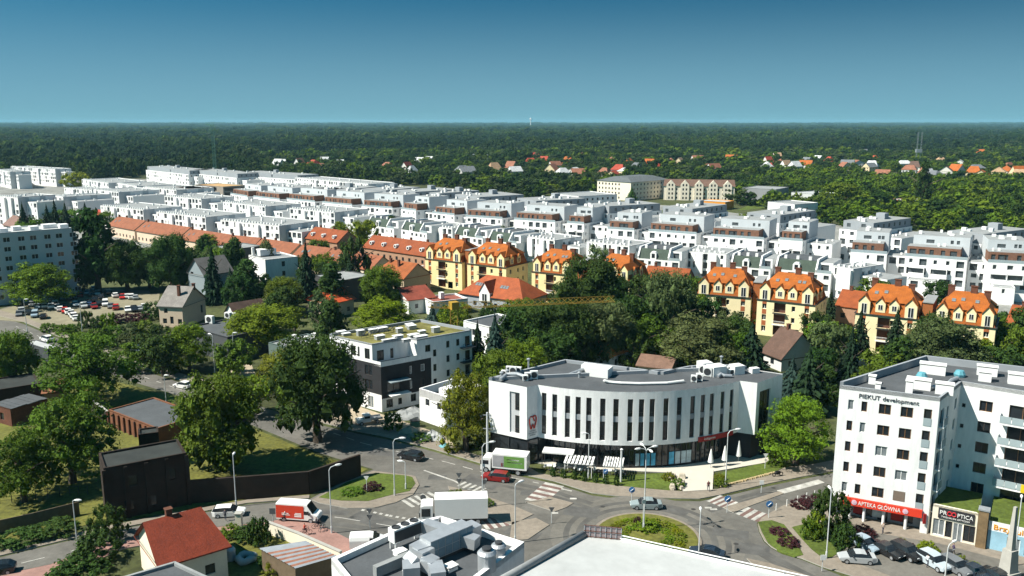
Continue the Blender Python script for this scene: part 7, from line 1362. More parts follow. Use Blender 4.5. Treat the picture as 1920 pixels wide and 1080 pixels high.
for k, px, py, a, c, lb in (('hatch', 1622, 1028, 118, LBL, 'pale blue hatchback at the back of the corner car park'), ('sedan', 1606, 1054, -8, SIL, 'silver saloon parked sideways at the corner car park'), ('sedan', 1662, 1040, 118, BLK, 'black saloon parked nose in, left of the two black cars'), ('suv', 1698, 1044, 117, BLK, 'black car parked nose in, right of the two black cars'),
        ('suv', 1750, 1062, 112, (.40, .46, .50), 'pale silver car with open door before the lime bush'), ('suv', 1790, 1072, 114, GRY, 'dark grey car right of the pale silver one'), ('sedan', 1828, 1082, 114, (.015, .025, .04), 'dark blue car parked below the yellow shrub'), ('sedan', 1872, 1092, 114, BLK, 'dark car at the bottom right corner')):
    car(k, px, py, a, c, lb, 'cars in the corner car park', z=.11)
# the big car park on the left: rows of parked cars (px, py, body, colour)
cr = random.Random(4)
PK = [(37, 573, 'hatch', BLK), (60, 574, 'hatch', SIL), (72, 578, 'sedan', LBL), (40, 586, 'suv', SIL), (55, 589, 'sedan', BLK), (36, 592, 'hatch', GRY), (66, 594, 'van', LBL), (82, 597, 'hatch', BLK), (83, 577, 'hatch', WHT), (92, 573, 'sedan', WHT), (97, 578, 'suv', WHT), (104, 574, 'van', WHT), (108, 580, 'hatch', WHT), (113, 583, 'hatch', WHT), (118, 578, 'sedan', BLK), (122, 586, 'hatch', RED_), (128, 588, 'suv', WHT), (134, 591, 'hatch', WHT), (138, 596, 'suv', WHT), (142, 600, 'sedan', WHT),
      (118, 562, 'suv', SIL), (130, 563, 'sedan', BLK), (140, 560, 'hatch', BLK), (150, 557, 'hatch', RED_), (165, 552, 'suv', SIL), (172, 556, 'hatch', BLK), (183, 553, 'hatch', WHT), (142, 574, 'hatch', WHT), (150, 572, 'sedan', BLK), (158, 577, 'suv', SIL), (165, 570, 'sedan', BLK), (168, 575, 'hatch', BLU), (177, 578, 'hatch', DRED_), (178, 566, 'suv', BLK), (186, 572, 'sedan', BLK), (198, 573, 'van', WHT), (208, 577, 'sedan', GRY), (218, 580, 'suv', RED_), (216, 557, 'hatch', WHT), (203, 552, 'suv', BLK), (230, 560, 'hatch', RED_), (238, 559, 'hatch', WHT), (246, 560, 'suv', WHT), (254, 561, 'hatch', SIL), (240, 584, 'hatch', WHT), (252, 584, 'suv', BLK), (262, 582, 'sedan', SIL), (270, 579, 'hatch', WHT), (190, 560, 'sedan', BLK), (176, 545, 'hatch', SIL)]
CNM = {WHT: 'white', SIL: 'silver', BLK: 'black', RED_: 'red', BLU: 'blue', GRY: 'grey', DRED_: 'dark red', LBL: 'pale blue'}
KNM = {'hatch': 'hatchback', 'sedan': 'saloon', 'suv': 'tall car', 'van': 'van', 'estate': 'estate car'}
for px, py, k, c in PK: car(k, px, py, -62 + cr.uniform(-6, 6) + (180 if cr.random() < .5 else 0), c, '%s %s in the big car park' % (CNM[c], KNM[k]), 'cars in the big car park', detail=False, z=.06)

def lorry(name, label, cat, px, py, ang, L, W, Hb, Hc, boxc, cabl, cabc=WHT, side=None):
    """box lorry; local +x is the rear, the cab is at -x"""
    p = at(px, py); t = thing(name, label, cat, (p.x, p.y, 0), R(ang)); x0 = -L / 2; xb = x0 + cabl + .25
    m = MB(); m.box(xb, -W / 2, .95, L / 2, W / 2, Hb); m.build('cargo_box', PAINT, t, boxc)
    m = MB(); pr = [(x0, .45), (x0 + .05, 1.5), (x0 + .35, Hc - .15), (x0 + .7, Hc), (x0 + cabl, Hc), (x0 + cabl, .45)]; w = W / 2 - .05
    m.add([(x, -w, z) for x, z in pr] + [(x, w, z) for x, z in pr], [tuple(range(6)), tuple(range(6, 12))[::-1]] + [(i, (i + 1) % 6 + 0, (i + 1) % 6 + 6, i + 6)[::-1] for i in range(6)]); c = m.build('cab', PAINT, t, cabc)
    m = MB(); m.quad((x0 + .035, -w + .12, 1.62), (x0 + .035, w - .12, 1.62), (x0 + .31, w - .15, Hc - .3), (x0 + .31, -w + .15, Hc - .3)); m.build('windscreen', GLASS, c)
    for s in (-1, 1):
        m = MB(); m.box(x0 + .45, s * (w + .004), 1.45, x0 + cabl - .35, s * (w + .02), Hc - .4); m.build('side_window', GLASS, c)
        m = MB(); m.box(x0 - .02, s * w * .7 - .2, .7, x0 + .03, s * w * .7 + .2, .95); m.build('headlight', LAMPW, t)
        m = MB(); m.box(x0 + .1, s * (w + .1), 1.5, x0 + .25, s * (w + .3), 2.1); m.build('wing_mirror', DMETAL, t)
    m = MB(); m.box(x0 + .3, -W * .32, .5, L / 2 - .1, W * .32, .94); m.build('chassis', DMETAL, t); wheels(t, [x0 + .95, L / 2 - 1.4] + ([L / 2 - 2.5] if L > 9 else []), .48, W / 2)
    if side:
        for (a, b, z0, z1, mat, nm) in side: m = MB(); m.box(a, -W / 2 - .025, z0, b, -W / 2 - .004, z1); m.build(nm, mat, t)
    return t, xb
GRN = mk('poster_green', (.13, .27, .06), .6, .15, .8); GRP = mk('poster_grey', (.30, .30, .31), .6, .15, .8)
t, xb = lorry('box_truck', 'white box truck with a green and grey advert along its side', 'truck', 947, 884, -14, 7.6, 2.4, 3.35, 2.5, WHT, 1.7, side=[(-1.7, .1, 1.25, 3.1, GRP, 'grey_advert'), (.1, 3.4, 1.25, 3.1, GRN, 'green_advert'), (-.35, .05, 1.3, 1.9, RED, 'red_print'), (.6, 2.6, 2.45, 2.65, WL, 'white_print'), (.6, 3.1, 2.0, 2.2, WL, 'white_print')])
t, xb = lorry('articulated_lorry', 'long plain white lorry standing behind the foreground plant roof', 'lorry', 850, 978, 4, 9.6, 2.5, 3.9, 3.0, WHT, 2.0)
# the red and white van, the small white van, the pickup
def bigvan(label, px, py, ang, L, H_, lower, white_top=True):
    p = at(px, py); t = thing('delivery_van', label, 'van', (p.x, p.y, 0), R(ang)); st = [(-L / 2, .55, .85, 0), (-L / 2 + .12, .42, 1.12, 0), (-L / 2 + .75, .4, 1.35, 0), (-L / 2 + 1.55, .4, 1.45, H_ - .12), (-L / 2 + 2.0, .4, 1.45, H_), (L / 2 - .15, .42, 1.45, H_), (L / 2, .45, 1.45, H_ - .08)]; W = 1.0; pb, gl = MB(), MB(); rs = []
    for x, zl, zb, zr in st: cab = zr > 0; z = zr or zb + .02; wr = W * .86 if cab else W * .93; rs.append(([(x, -W, zl), (x, -W, zb - .1), (x, -W * .985, zb), (x, -wr, z - (.12 if cab else 0)), (x, -wr * .9, z), (x, wr * .9, z), (x, wr, z - (.12 if cab else 0)), (x, W * .985, zb), (x, W, zb - .1), (x, W, zl)], cab))
    for i, ((a, ca), (b, cb_)) in enumerate(zip(rs, rs[1:])):
        for j in range(10): k = (j + 1) % 10; ((gl if (i == 2 and j in (3, 4, 5)) else pb)).add([a[j], b[j], b[k], a[k]], [(0, 1, 2, 3)])
    pb.add(rs[0][0], [tuple(range(10))[::-1]]); pb.add(rs[-1][0], [tuple(range(10))]); pb.build('body', PAINT, t, WHT); gl.build('windscreen', GLASS, t); wheels(t, (-L / 2 + 1.05, L / 2 - 1.15), .36, W)
    for s in (-1, 1):
        m = MB(); m.prism([(-L / 2 + 1.25, s * W), (-L / 2 + 2.0, s * W), (-L / 2 + 2.0, s * (W + .015)), (-L / 2 + 1.25, s * (W + .015))], 1.25, 1.75); m.build('side_window', GLASS, t)
        m = MB(); m.box(-L / 2 + .05, s * .7 - .15, .85, -L / 2 + .22, s * .7 + .15, 1.1); m.build('headlight', LAMPW, t); m = MB(); m.box(-L / 2 + 1.15, s * W, 1.25, -L / 2 + 1.3, s * (W + .22), 1.6); m.build('wing_mirror', DMETAL, t)
        if lower:
            m = MB(); ya, yb, yc = s * (W + .012), s * (W + .012), s * (W * .93 + .012); xa, xc = -L / 2 + 2.02, L / 2 - .03; q = [(xa, ya, .6), (xc, ya, .6), (xc, yb, 1.4), (xa, yb, 1.4)]; m.quad(*(q if s < 0 else q[::-1])); q = [(xa, yb, 1.4), (xc, yb, 1.4), (xc, yc, H_ - .28), (xa, yc, H_ - .28)]; m.quad(*(q if s < 0 else q[::-1])); pn = m.build('red_side_panel', PAINT, t, lower)
            for a, b, z0, z1 in ((xa + .35, xa + 1.35, 1.1, 1.25), (xa + .35, xa + 1.25, 1.33, 1.43), (xa + .35, xa + 1.35, .85, 1.0), (xa + 2.0, xa + 3.2, 1.05, 1.13), (xa + 2.2, xa + 3.2, 1.25, 1.36)): m = MB(); m.box(a, s * (W + .015), z0, b, s * (W + .03), z1); m.build('white_print', WL, pn)
    return t
bigvan('red and white high roof delivery van waiting at the junction', 562, 974, 172, 6.1, 2.75, (.52, .05, .025)); bigvan('small white van parked against the plant roof building', 690, 1026, 186, 4.6, 1.95, None)
p = at(690, 794); t = thing('pickup_truck', 'white pickup parked at the edge of the building site', 'pickup', (p.x, p.y, .05), R(25)); m = MB(); m.box(-2.2, -.85, .5, -.9, .85, 1.1); m.box(-.9, -.85, .5, .4, .85, 1.8); m.build('cab', PAINT, t, WHT); m = MB(); m.box(-.92, -.7, 1.15, -.904, .7, 1.7); m.box(-.8, -.87, 1.2, .2, -.854, 1.65); m.build('glazing', GLASS, t); m = MB(); m.box(.45, -.9, .75, 2.6, .9, .85); [m.box(.45, y, .86, 2.6, y + .06, 1.15) for y in (-.9, .84)]; m.build('load_bed', METAL, t); wheels(t, (-1.4, 1.6), .36, .85)
# motorbike on the pavement
def bike(name, label, cat, px, py, ang, col, motor):
    p = at(px, py); t = thing(name, label, cat, (p.x, p.y, .12), R(ang)); r_ = .32 if motor else .34
    for x in (-.62, .62) if motor else (-.52, .52): m = MB(); m.tube([(x + r_ * .86 * math.cos(i * math.pi / 8), 0, r_ + r_ * .86 * math.sin(i * math.pi / 8)) for i in range(17)], .07 if motor else .03, 6); m.build('wheel', TYRE, t)
    m = MB(); 
    if motor: m.tube([(-.6, 0, .4), (-.3, 0, .7), (.1, 0, .75), (.6, 0, .6)], [.1, .2, .18, .08], 8); m.box(-.2, -.15, .3, .3, .15, .6)
    else: [m.beam(a, b, .045) for a, b in (((-.52, 0, .34), (-.12, 0, .3)), ((-.12, 0, .3), (-.22, 0, .85)), ((-.12, 0, .3), (.36, 0, .8)), ((-.2, 0, .75), (.36, 0, .8)), ((.52, 0, .34), (.36, 0, .95)), ((-.52, 0, .34), (-.2, 0, .75)))]
    m.build('frame', MATTE, t, col); m = MB(); m.tube([(.4, -.3, 1.0), (.36, 0, .97), (.4, .3, 1.0)], .03, 6); m.build('handlebar', DMETAL, t); m = MB(); m.box(-.45, -.1, .82, -.05, .1, .9); m.build('saddle', TYRE, t); return t
bike('motorcycle', 'dark motorcycle standing on the forecourt pavement', 'motorcycle', 1458, 894, 15, BLK, True)

# ================================================================== people
def person(px, py, ang, label, top=(.1, .1, .12), legs=(.03, .035, .06), skin=(.42, .25, .18), hair=(.03, .02, .015), pose='walk', h=1.74, z=.1, dx=0):
    p = at(px, py); t = thing('person', label, 'person', (p.x + dx, p.y, z), R(ang)); k = ('person', pose)
    if k not in WM:
        J = {'pel': (0, 0, .95, .13), 'waist': (.01, 0, 1.12, .125), 'chest': (.02, 0, 1.34, .15), 'neck': (.02, 0, 1.5, .06), 'head': (.04, 0, 1.60, .085), 'crown': (.03, 0, 1.70, .085)}
        st = .22 if pose == 'walk' else .05
        for s, n in ((1, 'l'), (-1, 'r')):
            f = s * st; J['hip' + n] = (0, .09 * s, .9, .095)
            if pose == 'ride': J['kn' + n] = (.34, .1 * s, .72 + .1 * s, .06); J['an' + n] = (.16, .1 * s, .34 + .12 * s, .04); J['to' + n] = (.32, .1 * s, .30 + .12 * s, .035)
            else: J['kn' + n] = (f * .6 + .05, .1 * s, .5, .06); J['an' + n] = (f - .04, .1 * s, .09, .04); J['to' + n] = (f + .14, .11 * s, .04, .035)
            J['sh' + n] = (.02, .19 * s, 1.43, .06); 
            if pose == 'ride': J['el' + n] = (.26, .24 * s, 1.2, .042); J['wr' + n] = (.5, .26 * s, 1.08, .032); J['fi' + n] = (.58, .25 * s, 1.05, .03)
            else: J['el' + n] = (-f * .5, .25 * s, 1.16, .042); J['wr' + n] = (-f * .7 + .08, .26 * s, .93, .032); J['fi' + n] = (-f * .7 + .11, .26 * s, .80, .03)
        E = [('pel', 'waist'), ('waist', 'chest'), ('chest', 'neck'), ('neck', 'head'), ('head', 'crown')]
        for n in 'lr': E += [('pel', 'hip' + n), ('hip' + n, 'kn' + n), ('kn' + n, 'an' + n), ('an' + n, 'to' + n), ('chest', 'sh' + n), ('sh' + n, 'el' + n), ('el' + n, 'wr' + n), ('wr' + n, 'fi' + n)]
        ns = list(J); me = bpy.data.meshes.new('figure'); me.from_pydata([J[n][:3] for n in ns], [(ns.index(a), ns.index(b)) for a, b in E], []); o = bpy.data.objects.new('figure', me); COL.objects.link(o)
        md = o.modifiers.new('skin', 'SKIN'); sv = me.skin_vertices[0].data
        for i, n in enumerate(ns): sv[i].radius = (J[n][3], J[n][3] * (1.25 if n in ('chest', 'pel', 'waist') else 1)); 
        sv[0].use_root = True; o.modifiers.new('sub', 'SUBSURF').levels = 1
        dg = bpy.context.evaluated_depsgraph_get(); m2 = bpy.data.meshes.new_from_object(o.evaluated_get(dg)); bpy.data.objects.remove(o); WM[k] = m2
    m2 = WM[k].copy(); m2.materials.clear()
    for nm, c in (('skin', skin), ('top', top), ('trousers', legs), ('hair', hair), ('shoes', (.02, .02, .02))): m2.materials.append(mk('clothes_%s_%02x%02x%02x' % (nm, *[int(255 * q) for q in c]), c, .85, .05, 3))
    for f in m2.polygons:
        c = f.center; z_ = c.z
        f.material_index = 3 if z_ > 1.66 or (z_ > 1.58 and c.x < .0) else 0 if z_ > 1.5 else (0 if (abs(c.y) > .2 and z_ < .98 and pose != 'ride') or (c.x > .46 and pose == 'ride') else 1 if z_ > .98 else 4 if z_ < .08 else 2)
    m2.polygons.foreach_set('use_smooth', [True] * len(m2.polygons)); o = obj('body', m2, t, (0, 0, 0)); s = h / 1.79; o.scale = (s, s, s); return t
person(1655, 1002, 200, 'person in dark trousers walking past the pharmacy columns', (.30, .24, .20)); person(1328, 922, 90, 'person in dark clothes at the foot of the white ramp', (.10, .03, .03)); person(1738, 1064, 30, 'person in a pale shirt beside the pale silver car', (.55, .6, .62), (.05, .05, .07))
person(423, 977, 100, 'person standing on the pavement below the white car', (.08, .08, .1)); person(1787, 1042, 160, 'person in dark clothes with a child buggy outside the optician', (.07, .05, .10)); person(1392, 892, 0, 'person in white by the forecourt lamp', (.6, .6, .58)) if 0 else None
for px, py, lb, c in ((574, 1004, 'cyclist in a red top on the pink cycle path', (.45, .06, .03)), (596, 992, 'cyclist in dark clothes beside the red and white van nose', (.05, .05, .07)), (537, 978, 'cyclist in pale clothes passing behind the red and white van', (.6, .58, .55))):
    bike('bicycle', 'bicycle under the ' + lb, 'bicycle', px, py, 20, BLK, False); q = person(px, py, 20, lb, c, pose='ride'); q.location.x -= .2; q.location.z = .12
bike('bicycle', 'parked bicycle leaning by the cycle path corner', 'bicycle', 604, 996, 70, GRY, False)
p = at(1781, 1043); t = thing('child_buggy', 'dark child buggy pushed outside the optician', 'buggy', (p.x, p.y, .1), R(160)); m = MB(); m.prism([(-.3, -.25), (.3, -.25), (.3, .25), (-.3, .25)], .4, .8); m.build('seat', DMETAL, t); m = MB(); m.tube([(-.5, 0, 1.0), (-.2, 0, .75)], .03, 6); m.build('handle', METAL, t); [obj('wheel', wheel_mesh(.32), t, (x, y, .12), 0, None, None, (.4, .4, .4)) for x in (-.3, .3) for y in (-.25, .25)]

# ================================================================== street furniture
def lamp(px, py, h, arm, label, ang=0, n=1, z=.1, head=.55):
    p = at(px, py); t = thing('street_lamp', label, 'street lamp', (p.x, p.y, z), 0, 'street lamps'); m = MB(); m.tube([(0, 0, 0), (0, 0, .9), (0, 0, .92), (0, 0, h)], [.13, .13, .085, .06], 8); m.build('pole', STEEL, t)
    for i in range(n):
        a = R(ang) + i * 2 * math.pi / n; c, s = math.cos(a), math.sin(a); m = MB(); m.tube([(0, 0, h), (c * arm * .25, s * arm * .25, h + .45 * min(1, arm)), (c * arm, s * arm, h + .65 * min(1, arm))], .055, 6); m.build('arm', STEEL, t)
        m = MB(); e = Vector((c * arm, s * arm, h + .65 * min(1, arm))); d = Vector((c, s, 0)); m.tube([e - d * .1, e + d * .15, e + d * .55, e + d * .85], [.06, .16, .17, .05], 8); m.build('lamp_head', FRAMEW, t)
    return t
for a in ((443, 950, 7.8, .15, 'street lamp in front of the long dark boundary wall', 90), (622, 1000, 9.0, .9, 'street lamp on the corner by the cyclists', 25), (740, 930, 8.4, 1.0, 'street lamp on the lawn wedge between the streets', 0), (905, 952, 9.2, 1.1, 'street lamp on the island by the red car', 15), (966, 1018, 8.0, .6, 'street lamp on the island right of the white lorry', 35), (1310, 1046, 6.2, .3, 'street lamp standing before the dark car at the roundabout exit', 80), (1360, 912, 8.4, 1.2, 'street lamp on the forecourt lawn before the curved building', 10), (1549, 1048, 9.2, .3, 'tall street lamp beside the big round bush', 90), (146, 1030, 6.6, .3, 'street lamp left of the red roofed house', 0), (1103, 898, 7.2, .4, 'slim street lamp in the cafe bed before the curved front', 180), (1900, 1062, 9.0, .2, 'street lamp at the right edge by the blue shop', 60), (1770, 1100, 5.0, .8, 'low lamp with a curved arm before the pale silver car', 30),
          (51, 622, 8.5, .3, 'street lamp by the white parked car on the far street', 20), (155, 630, 8.5, .3, 'street lamp above the wide feathery tree', 20), (403, 700, 8.5, .5, 'street lamp in front of the dark workshop', 150), (440, 690, 8.0, .2, 'bare lamp post before the broad bright tree', 0), (790, 545, 8, .3, 'lamp post beside the white cottage', 0), (312, 760, 6, .1, 'dark post at the end of the brick garage', 0)): lamp(*a)
lamp(1207, 996, 11.3, .9, 'tall four headed lamp mast in the middle of the roundabout', 20, 4, .2); lamp(761, 918, 4.2, .4, 'short lamp beside the lawn wedge tip', 170)
def bollard_lamp(px, py, label): p = at(px, py); t = thing('light_column', label, 'lamp', (p.x, p.y, .14)); m = MB(); m.lathe([(.16, 0), (.16, 5.2)], 10); m.build('post', STEEL, t); m = MB(); m.lathe([(.2, 5.2), (.24, 5.35), (0, 5.5)], 10); m.build('lamp_head', FRAMEW, t)
bollard_lamp(1164, 905, 'grey light column at the right end of the cafe terrace')
SBLUE = mk('sign_blue', (.05, .18, .42), .5, 0); SGREY = mk('sign_back', (.10, .105, .11), .6, .1, 2)
def sign(px, py, h, label, mat, shape='round', w=.42, ang=0, z=.1, n=1, mast=None):
    p = at(px, py); t = thing('road_sign', label, 'road sign', (p.x, p.y, z), R(ang)); m = MB(); m.lathe([(.05, 0), (.05, h)], 8); m.build('post', STEEL, t)
    for i in range(n):
        m = MB(); zz = h - w - i * (2 * w + .05)
        if shape == 'round': m.tube([(0, -.07, zz), (0, -.1, zz)], w, 16)
        elif shape == 'tri': m.add([(-w, -.07, zz + w), (w, -.07, zz + w), (0, -.07, zz - w * .8), (-w, -.1, zz + w), (w, -.1, zz + w), (0, -.1, zz - w * .8)], [(0, 1, 2), (5, 4, 3), (0, 3, 4, 1), (1, 4, 5, 2), (2, 5, 3, 0)])
        else: m.box(-w, -.1, zz - w, w, -.07, zz + w)
        f = m.build('sign_plate', mat, t)
        if mat is SBLUE: m = MB(); m.beam((w * .45, -.115, zz + w * .4), (-w * .45, -.115, zz - w * .4), .13, .02); m.build('white_arrow', WL, f)
for a in ((1184, 945, 2.6, 'blue arrow sign at the tip of the north crossing island', SBLUE, 'round', .45), (1363, 962, 2.6, 'blue arrow sign on the near end of the eastern island', SBLUE, 'round', .5), (1441, 972, 2.6, 'blue arrow sign at the eastern crossing beside the kerbside bed', SBLUE, 'round', .5), (861, 918, 2.7, 'pair of grey sign backs on the painted island', SGREY, 'tri', .45, 0, .02, 2), (794, 960, 2.6, 'round grey sign back by the crossing behind the lorry', SGREY, 'round', .42), (797, 972, 2.4, 'second round grey sign back beside the lorry cab', SGREY, 'round', .42), (694, 992, 3.0, 'pair of dark sign backs in the wide junction', SGREY, 'tri', .42, 0, .02, 2), (513, 992, 3.0, 'tilted dark sign beside the garden hedge', SGREY, 'square', .42), (688, 924, 2.6, 'white sign post standing on the lawn wedge', WL, 'tri', .4), (1034, 982, 2.4, 'dark sign on the island left of the roundabout', SGREY, 'tri', .42), (908, 925, 2.2, 'dark arrow sign right of the red car', SGREY, 'round', .38), (1427, 925, 2.0, 'white pair of sign plates on the forecourt kerb', WL, 'square', .32), (1541, 1072, 2.2, 'white sign plate on the pavement edge of the south east street', WL, 'square', .35), (1434, 880, 2.6, 'white sign on the forecourt wall end', WL, 'tri', .4), (1135, 908, 2.4, 'blue sign plate in the cafe bed', SBLUE, 'square', .35)): sign(*a)
sign(1205, 998, 4.6, 'white direction arrow plate on the roundabout mast', WL, 'square', .3, 20, .2)
# cafe terrace: white canopies, tables, closed parasols
p = at(1055, 868); 
for px, py, lx, ly, z, lb, slat in ((1047, 876, 5.0, 2.2, 2.5, 'white flat awning over the left of the cafe terrace', False), (1086, 890, 4.2, 3.0, 2.3, 'slatted white pergola in the middle of the cafe terrace', True), (1150, 894, 2.8, 3.4, 2.3, 'slatted white pergola at the right of the cafe terrace', True)):
    p = at(px, py); t = thing('pergola' if slat else 'awning', lb, 'pergola' if slat else 'awning', (p.x, p.y, .14), R(-12)); 
    for x in (-lx / 2, lx / 2):
        for y in (-ly / 2, ly / 2): m = MB(); m.box(x - .05, y - .05, 0, x + .05, y + .05, z); m.build('post', DMETAL if not slat else FRAMEW, t)
    if slat:
        for i in range(8): m = MB(); x = -lx / 2 + lx * i / 7; m.box(x - lx / 24, -ly / 2 - .2, z, x + lx / 24, ly / 2 + .2, z + .12); m.build('slat', FRAMEW, t)
        for y in (-ly / 2, 0, ly / 2): m = MB(); m.box(-lx / 2, y - .05, z - .12, lx / 2, y + .05, z - .01); m.build('beam', FRAMEW, t)
    else: m = MB(); m.prism([(-lx / 2, -ly / 2), (lx / 2, -ly / 2), (lx / 2, ly / 2), (-lx / 2, ly / 2)], z, z + .25, bottom=True); m.build('canopy', FRAMEW, t)
for i in range(8):
    p = at(1030 + i * 19, 882 + i * 1.6 + (i % 2) * 3); t = thing('cafe_table', 'small dark cafe table on the terrace before the dark glass front', 'table', (p.x, p.y, .14), i, 'cafe tables'); m = MB(); m.box(-.4, -.4, .72, .4, .4, .76); m.build('table_top', DMETAL if i % 3 else FRAMEW, t); m = MB(); m.lathe([(.25, 0), (.05, .05), (.05, .72)], 8); m.build('leg', DMETAL, t)
    for s in (-1, 1): c = thing('cafe_chair', 'cafe chair drawn up to a terrace table', 'chair', (p.x + .75 * s, p.y + .2, .14), s, 'cafe chairs'); m = MB(); m.box(-.22, -.22, .42, .22, .22, .47); m.build('seat', DMETAL if i % 2 else FRAMEW, c); m = MB(); m.box(.18, -.22, .5, .22, .22, .9); m.build('backrest', DMETAL if i % 2 else FRAMEW, c); [MB().box(x - .02, y - .02, 0, x + .02, y + .02, .42).build('leg', DMETAL, c) for x in (-.2, .2) for y in (-.2, .2)]
p0, p1 = at(1000, 893), at(1085, 905)
for px, py, h, lb in ((1332, 878, 3.2, 'closed white parasol at the ramp corner'), (1358, 874, 3.4, 'closed pale parasol behind the forecourt lamp'), (1384, 866, 3.6, 'closed white parasol in the shade of the dark entrance')):
    p = at(px, py); t = thing('parasol', lb, 'parasol', (p.x, p.y, .14)); m = MB(); m.lathe([(.05, 0), (.05, h)], 8); m.build('pole', STEEL, t); m = MB(); m.lathe([(.16, .8), (.48, .95), (.32, h * .6), (.1, h - .15), (0, h)], 10); m.build('closed_canopy', FRAMEW, t)
# rockery stones beside the ramp, kerbside edging stones
for i in range(16):
    px, py = (1258 + cr.uniform(-4, 22), 896 + cr.uniform(0, 24)); p = at(px, py); m = MB(); r_ = cr.uniform(.3, .65); m.obox(0, 0, 0, r_ * 1.1, r_ * 1.7, r_ * 1.4, cr.random() * 3, 0, .7); tag(m.build('rockery_stone', mk('rock_pale', (.42, .37, .29), .9, .2, 1), loc=(p.x, p.y, .15)), 'pale rockery stone beside the white ramp', 'stone', 'rockery stones')
for i in range(26):
    p = at(1353 + i * 3.9, 914 - i * 1.02); m = MB(); m.obox(0, 0, .1, .36, .45, .35, cr.random() * 3, 0, .75); tag(m.build('edging_stone', mk('rock_tan', (.40, .31, .17), .9, .2, 1), loc=(p.x, p.y, 0)), 'tan edging stone along the forecourt lawn', 'stone', 'edging stones of the forecourt lawn')
# wire fence on the left meadow, utility pole with boxes, stone base monument at the right corner
p = at(823, 878); 
p = at(914, 872); t = thing('utility_pole', 'concrete utility pole with cross arms left of the curved building', 'pole', (p.x, p.y, 0)); m = MB(); m.tube([(0, 0, 0), (0, 0, 9)], [.22, .14], 8); m.build('pole', STEEL, t)
for z in (8.5, 6.2): m = MB(); m.box(-.7, -.05, z, .7, .05, z + .12); m.build('cross_arm', METAL, t)
p = at(1888, 1088); t = thing('stone_monument', 'pale stepped stone obelisk at the lower right corner', 'monument', (p.x, p.y, .1), .4); m = MB(); m.obox(0, 0, 0, 1.2, 2.0, 2.0); m.build('base', KERB, t); m = MB(); m.obox(0, 0, 1.2, 4.0, 1.5, 1.5, 0, 0, .8); m.build('shaft', KERB, t); m = MB(); m.obox(0, 0, 4.0, 9.5, .75, .75, 0, 0, .45); m.build('tip', KERB, t)
fp = [(0, 945), (60, 938), (120, 930), (165, 928)]; t0_ = at(0, 945); t = thing('wire_fence', 'thin wire mesh fence on the shaded left meadow', 'fence', tuple(t0_))
for i in range(9):
    k = i / 8 * 3; a = int(min(k, 2)); f = k - a; px, py = fp[a][0] + (fp[a + 1][0] - fp[a][0]) * f, fp[a][1] + (fp[a + 1][1] - fp[a][1]) * f; q = at(px, py) - t0_; m = MB(); m.box(-.04, -.04, 0, .04, .04, 1.5); m.build('fence_post', DMETAL, t).location = q
    if i: [MB().beam((q0.x, q0.y, z), (q.x, q.y, z), .03).build('wire', DMETAL, t) for z in (.5, 1.0, 1.45)]
    q0 = q
for i, (px, py) in enumerate(((1455, 958), (1475, 950), (1495, 943), (1512, 937), (1527, 933))): p = at(px, py); t = thing('bollard', 'slim pale bollard along the eastern street kerb', 'bollard', (p.x, p.y, .1), 0, 'kerb bollards'); m = MB(); m.lathe([(.06, 0), (.06, 1.0), (0, 1.05)], 8); m.build('post', FRAMEW, t)

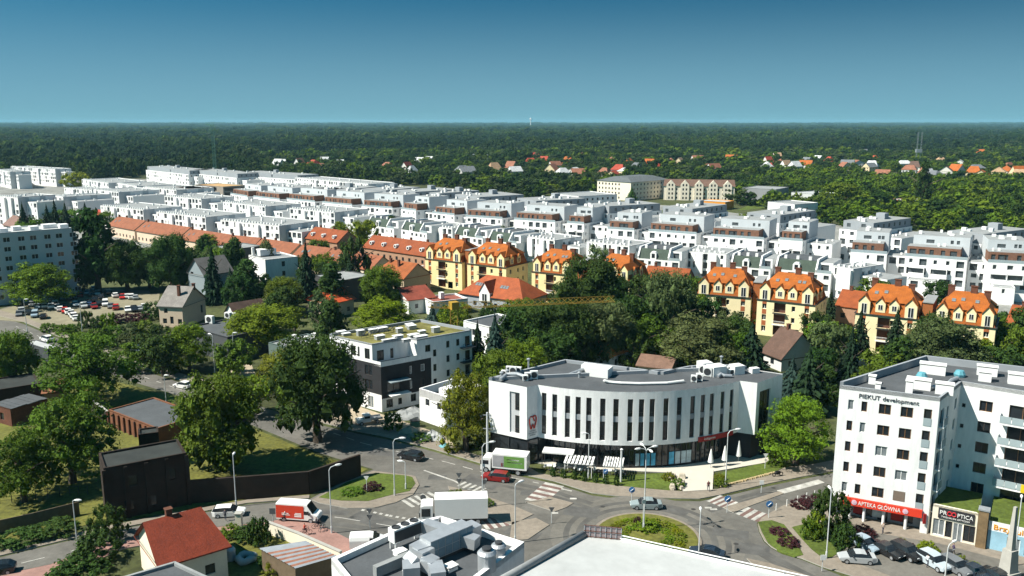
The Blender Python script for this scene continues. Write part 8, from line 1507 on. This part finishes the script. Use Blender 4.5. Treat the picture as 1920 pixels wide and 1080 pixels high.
# ================================================================== labels that would repeat get a place: beside which landmark, and which of several
SHORT = {'white estate block with a brown clad attic and grey upper storey': 'white estate block with brown attic', 'long dark grey topped estate block at the back of the white estate': 'dark grey topped estate block', 'white terrace with a green mansard roof and an arched dormer': 'green mansard terrace', 'bush in the overgrown strip between the car park and the street': 'overgrown bush', 'white capped vent box among the sedum on the new building roof': 'white capped vent box',
         'white air conditioning unit standing on a flat roof': 'white air conditioner', 'small metal vent cowl on the curved office roof': 'metal vent cowl', 'dark spruce before the grey estate blocks on the far left': 'far left dark spruce', 'leafy tree behind the slab block on the left': 'leafy tree', 'court tree between the white estate blocks': 'estate court tree'}
MARKS = [('tan plastered house', 345, 570), ('grey slab block', 70, 490), ('white modern villa', 500, 490), ('orange roofed villa', 940, 545), ('bright red roofed house', 615, 565), ('white cottage', 760, 560), ('charcoal building', 745, 670), ('curved office building', 1190, 690), ('yellow crane', 853, 640), ('orange hipped cottage', 1128, 655), ('steep brown roofed house', 1465, 650), ('right apartment block', 1700, 700),
         ('cross roof light house', 1480, 540), ('white parasol house', 1360, 530), ('brick stair yellow house', 1660, 580), ('last yellow house', 1820, 590), ('tall central dark tree', 1105, 530), ('long dormered row', 740, 465), ('short dormered row', 600, 445), ('unfinished skeleton', 395, 350), ('gabled cream block', 1310, 350), ('hipped forest edge block', 1180, 350), ('aerial mast', 1720, 285), ('orange walled hall', 1690, 370), ('grey long hall', 1430, 350), ('green tower crane', 405, 300), ('cream far bar', 620, 340), ('leftmost yellow house', 832, 470), ('grey willow', 1315, 640), ('dark workshop', 400, 610), ('pointed tall thicket tree', 1735, 350), ('three storey white block', 895, 620)]
ORD = ['leftmost', 'second from left', 'third from left', 'fourth from left', 'fifth from left', 'sixth from left', 'seventh from left', 'eighth from left', 'ninth from left', 'tenth from left']
import collections
bpy.context.view_layer.update()
by = collections.defaultdict(list)
for o in THINGS: by[o['label']].append(o)
def spot(o): return pix(*o.location)
def finish(lst, base):
    if len(lst) <= 10:
        lst.sort(key=lambda o: spot(o)[0])
        for i, o in enumerate(lst): o['label'] = (ORD[i] + ' ' + base) if i < len(lst) - 1 or len(lst) < 2 else 'rightmost ' + base
    else:
        rows_ = sorted(lst, key=lambda o: spot(o)[1]); h = len(rows_) // 2; finish(rows_[:h], base + ', rear half'); finish(rows_[h:], base + ', near half')
for lab, lst in list(by.items()):
    if len(lst) < 2: continue
    base = SHORT.get(lab, lab); loc = all(o.get('group') in ('garden trees between the houses', 'distant suburban houses', 'brown attic blocks', 'grey topped blocks', 'green mansard terraces', 'court trees of the white estate') for o in lst)
    if not loc:
        if lst[0].get('group') in ('rockery stones', 'edging stones of the forecourt lawn', 'shrub ring on the roundabout island', 'green shrubs on the roundabout mound', 'cafe chairs', 'cafe tables'): continue
        finish(lst, base); continue
    base = base.replace(' in the gardens', '').replace(' between the white estate blocks', '').replace(' among the trees', ''); sub = collections.defaultdict(list)
    for o in lst:
        x, y = spot(o); nm, mx, my = min(MARKS, key=lambda m: (m[1] - x) ** 2 + 4 * (m[2] - y) ** 2); dx, dy = x - mx, y - my
        rel = ('left of' if dx < 0 else 'right of') if abs(dx) > abs(dy) * 1.3 else ('behind' if dy < 0 else 'in front of'); sub[base + ' ' + rel + ' the ' + nm].append(o)
    for b2, l2 in sub.items():
        if len(l2) == 1: l2[0]['label'] = b2
        else: finish(l2, b2)
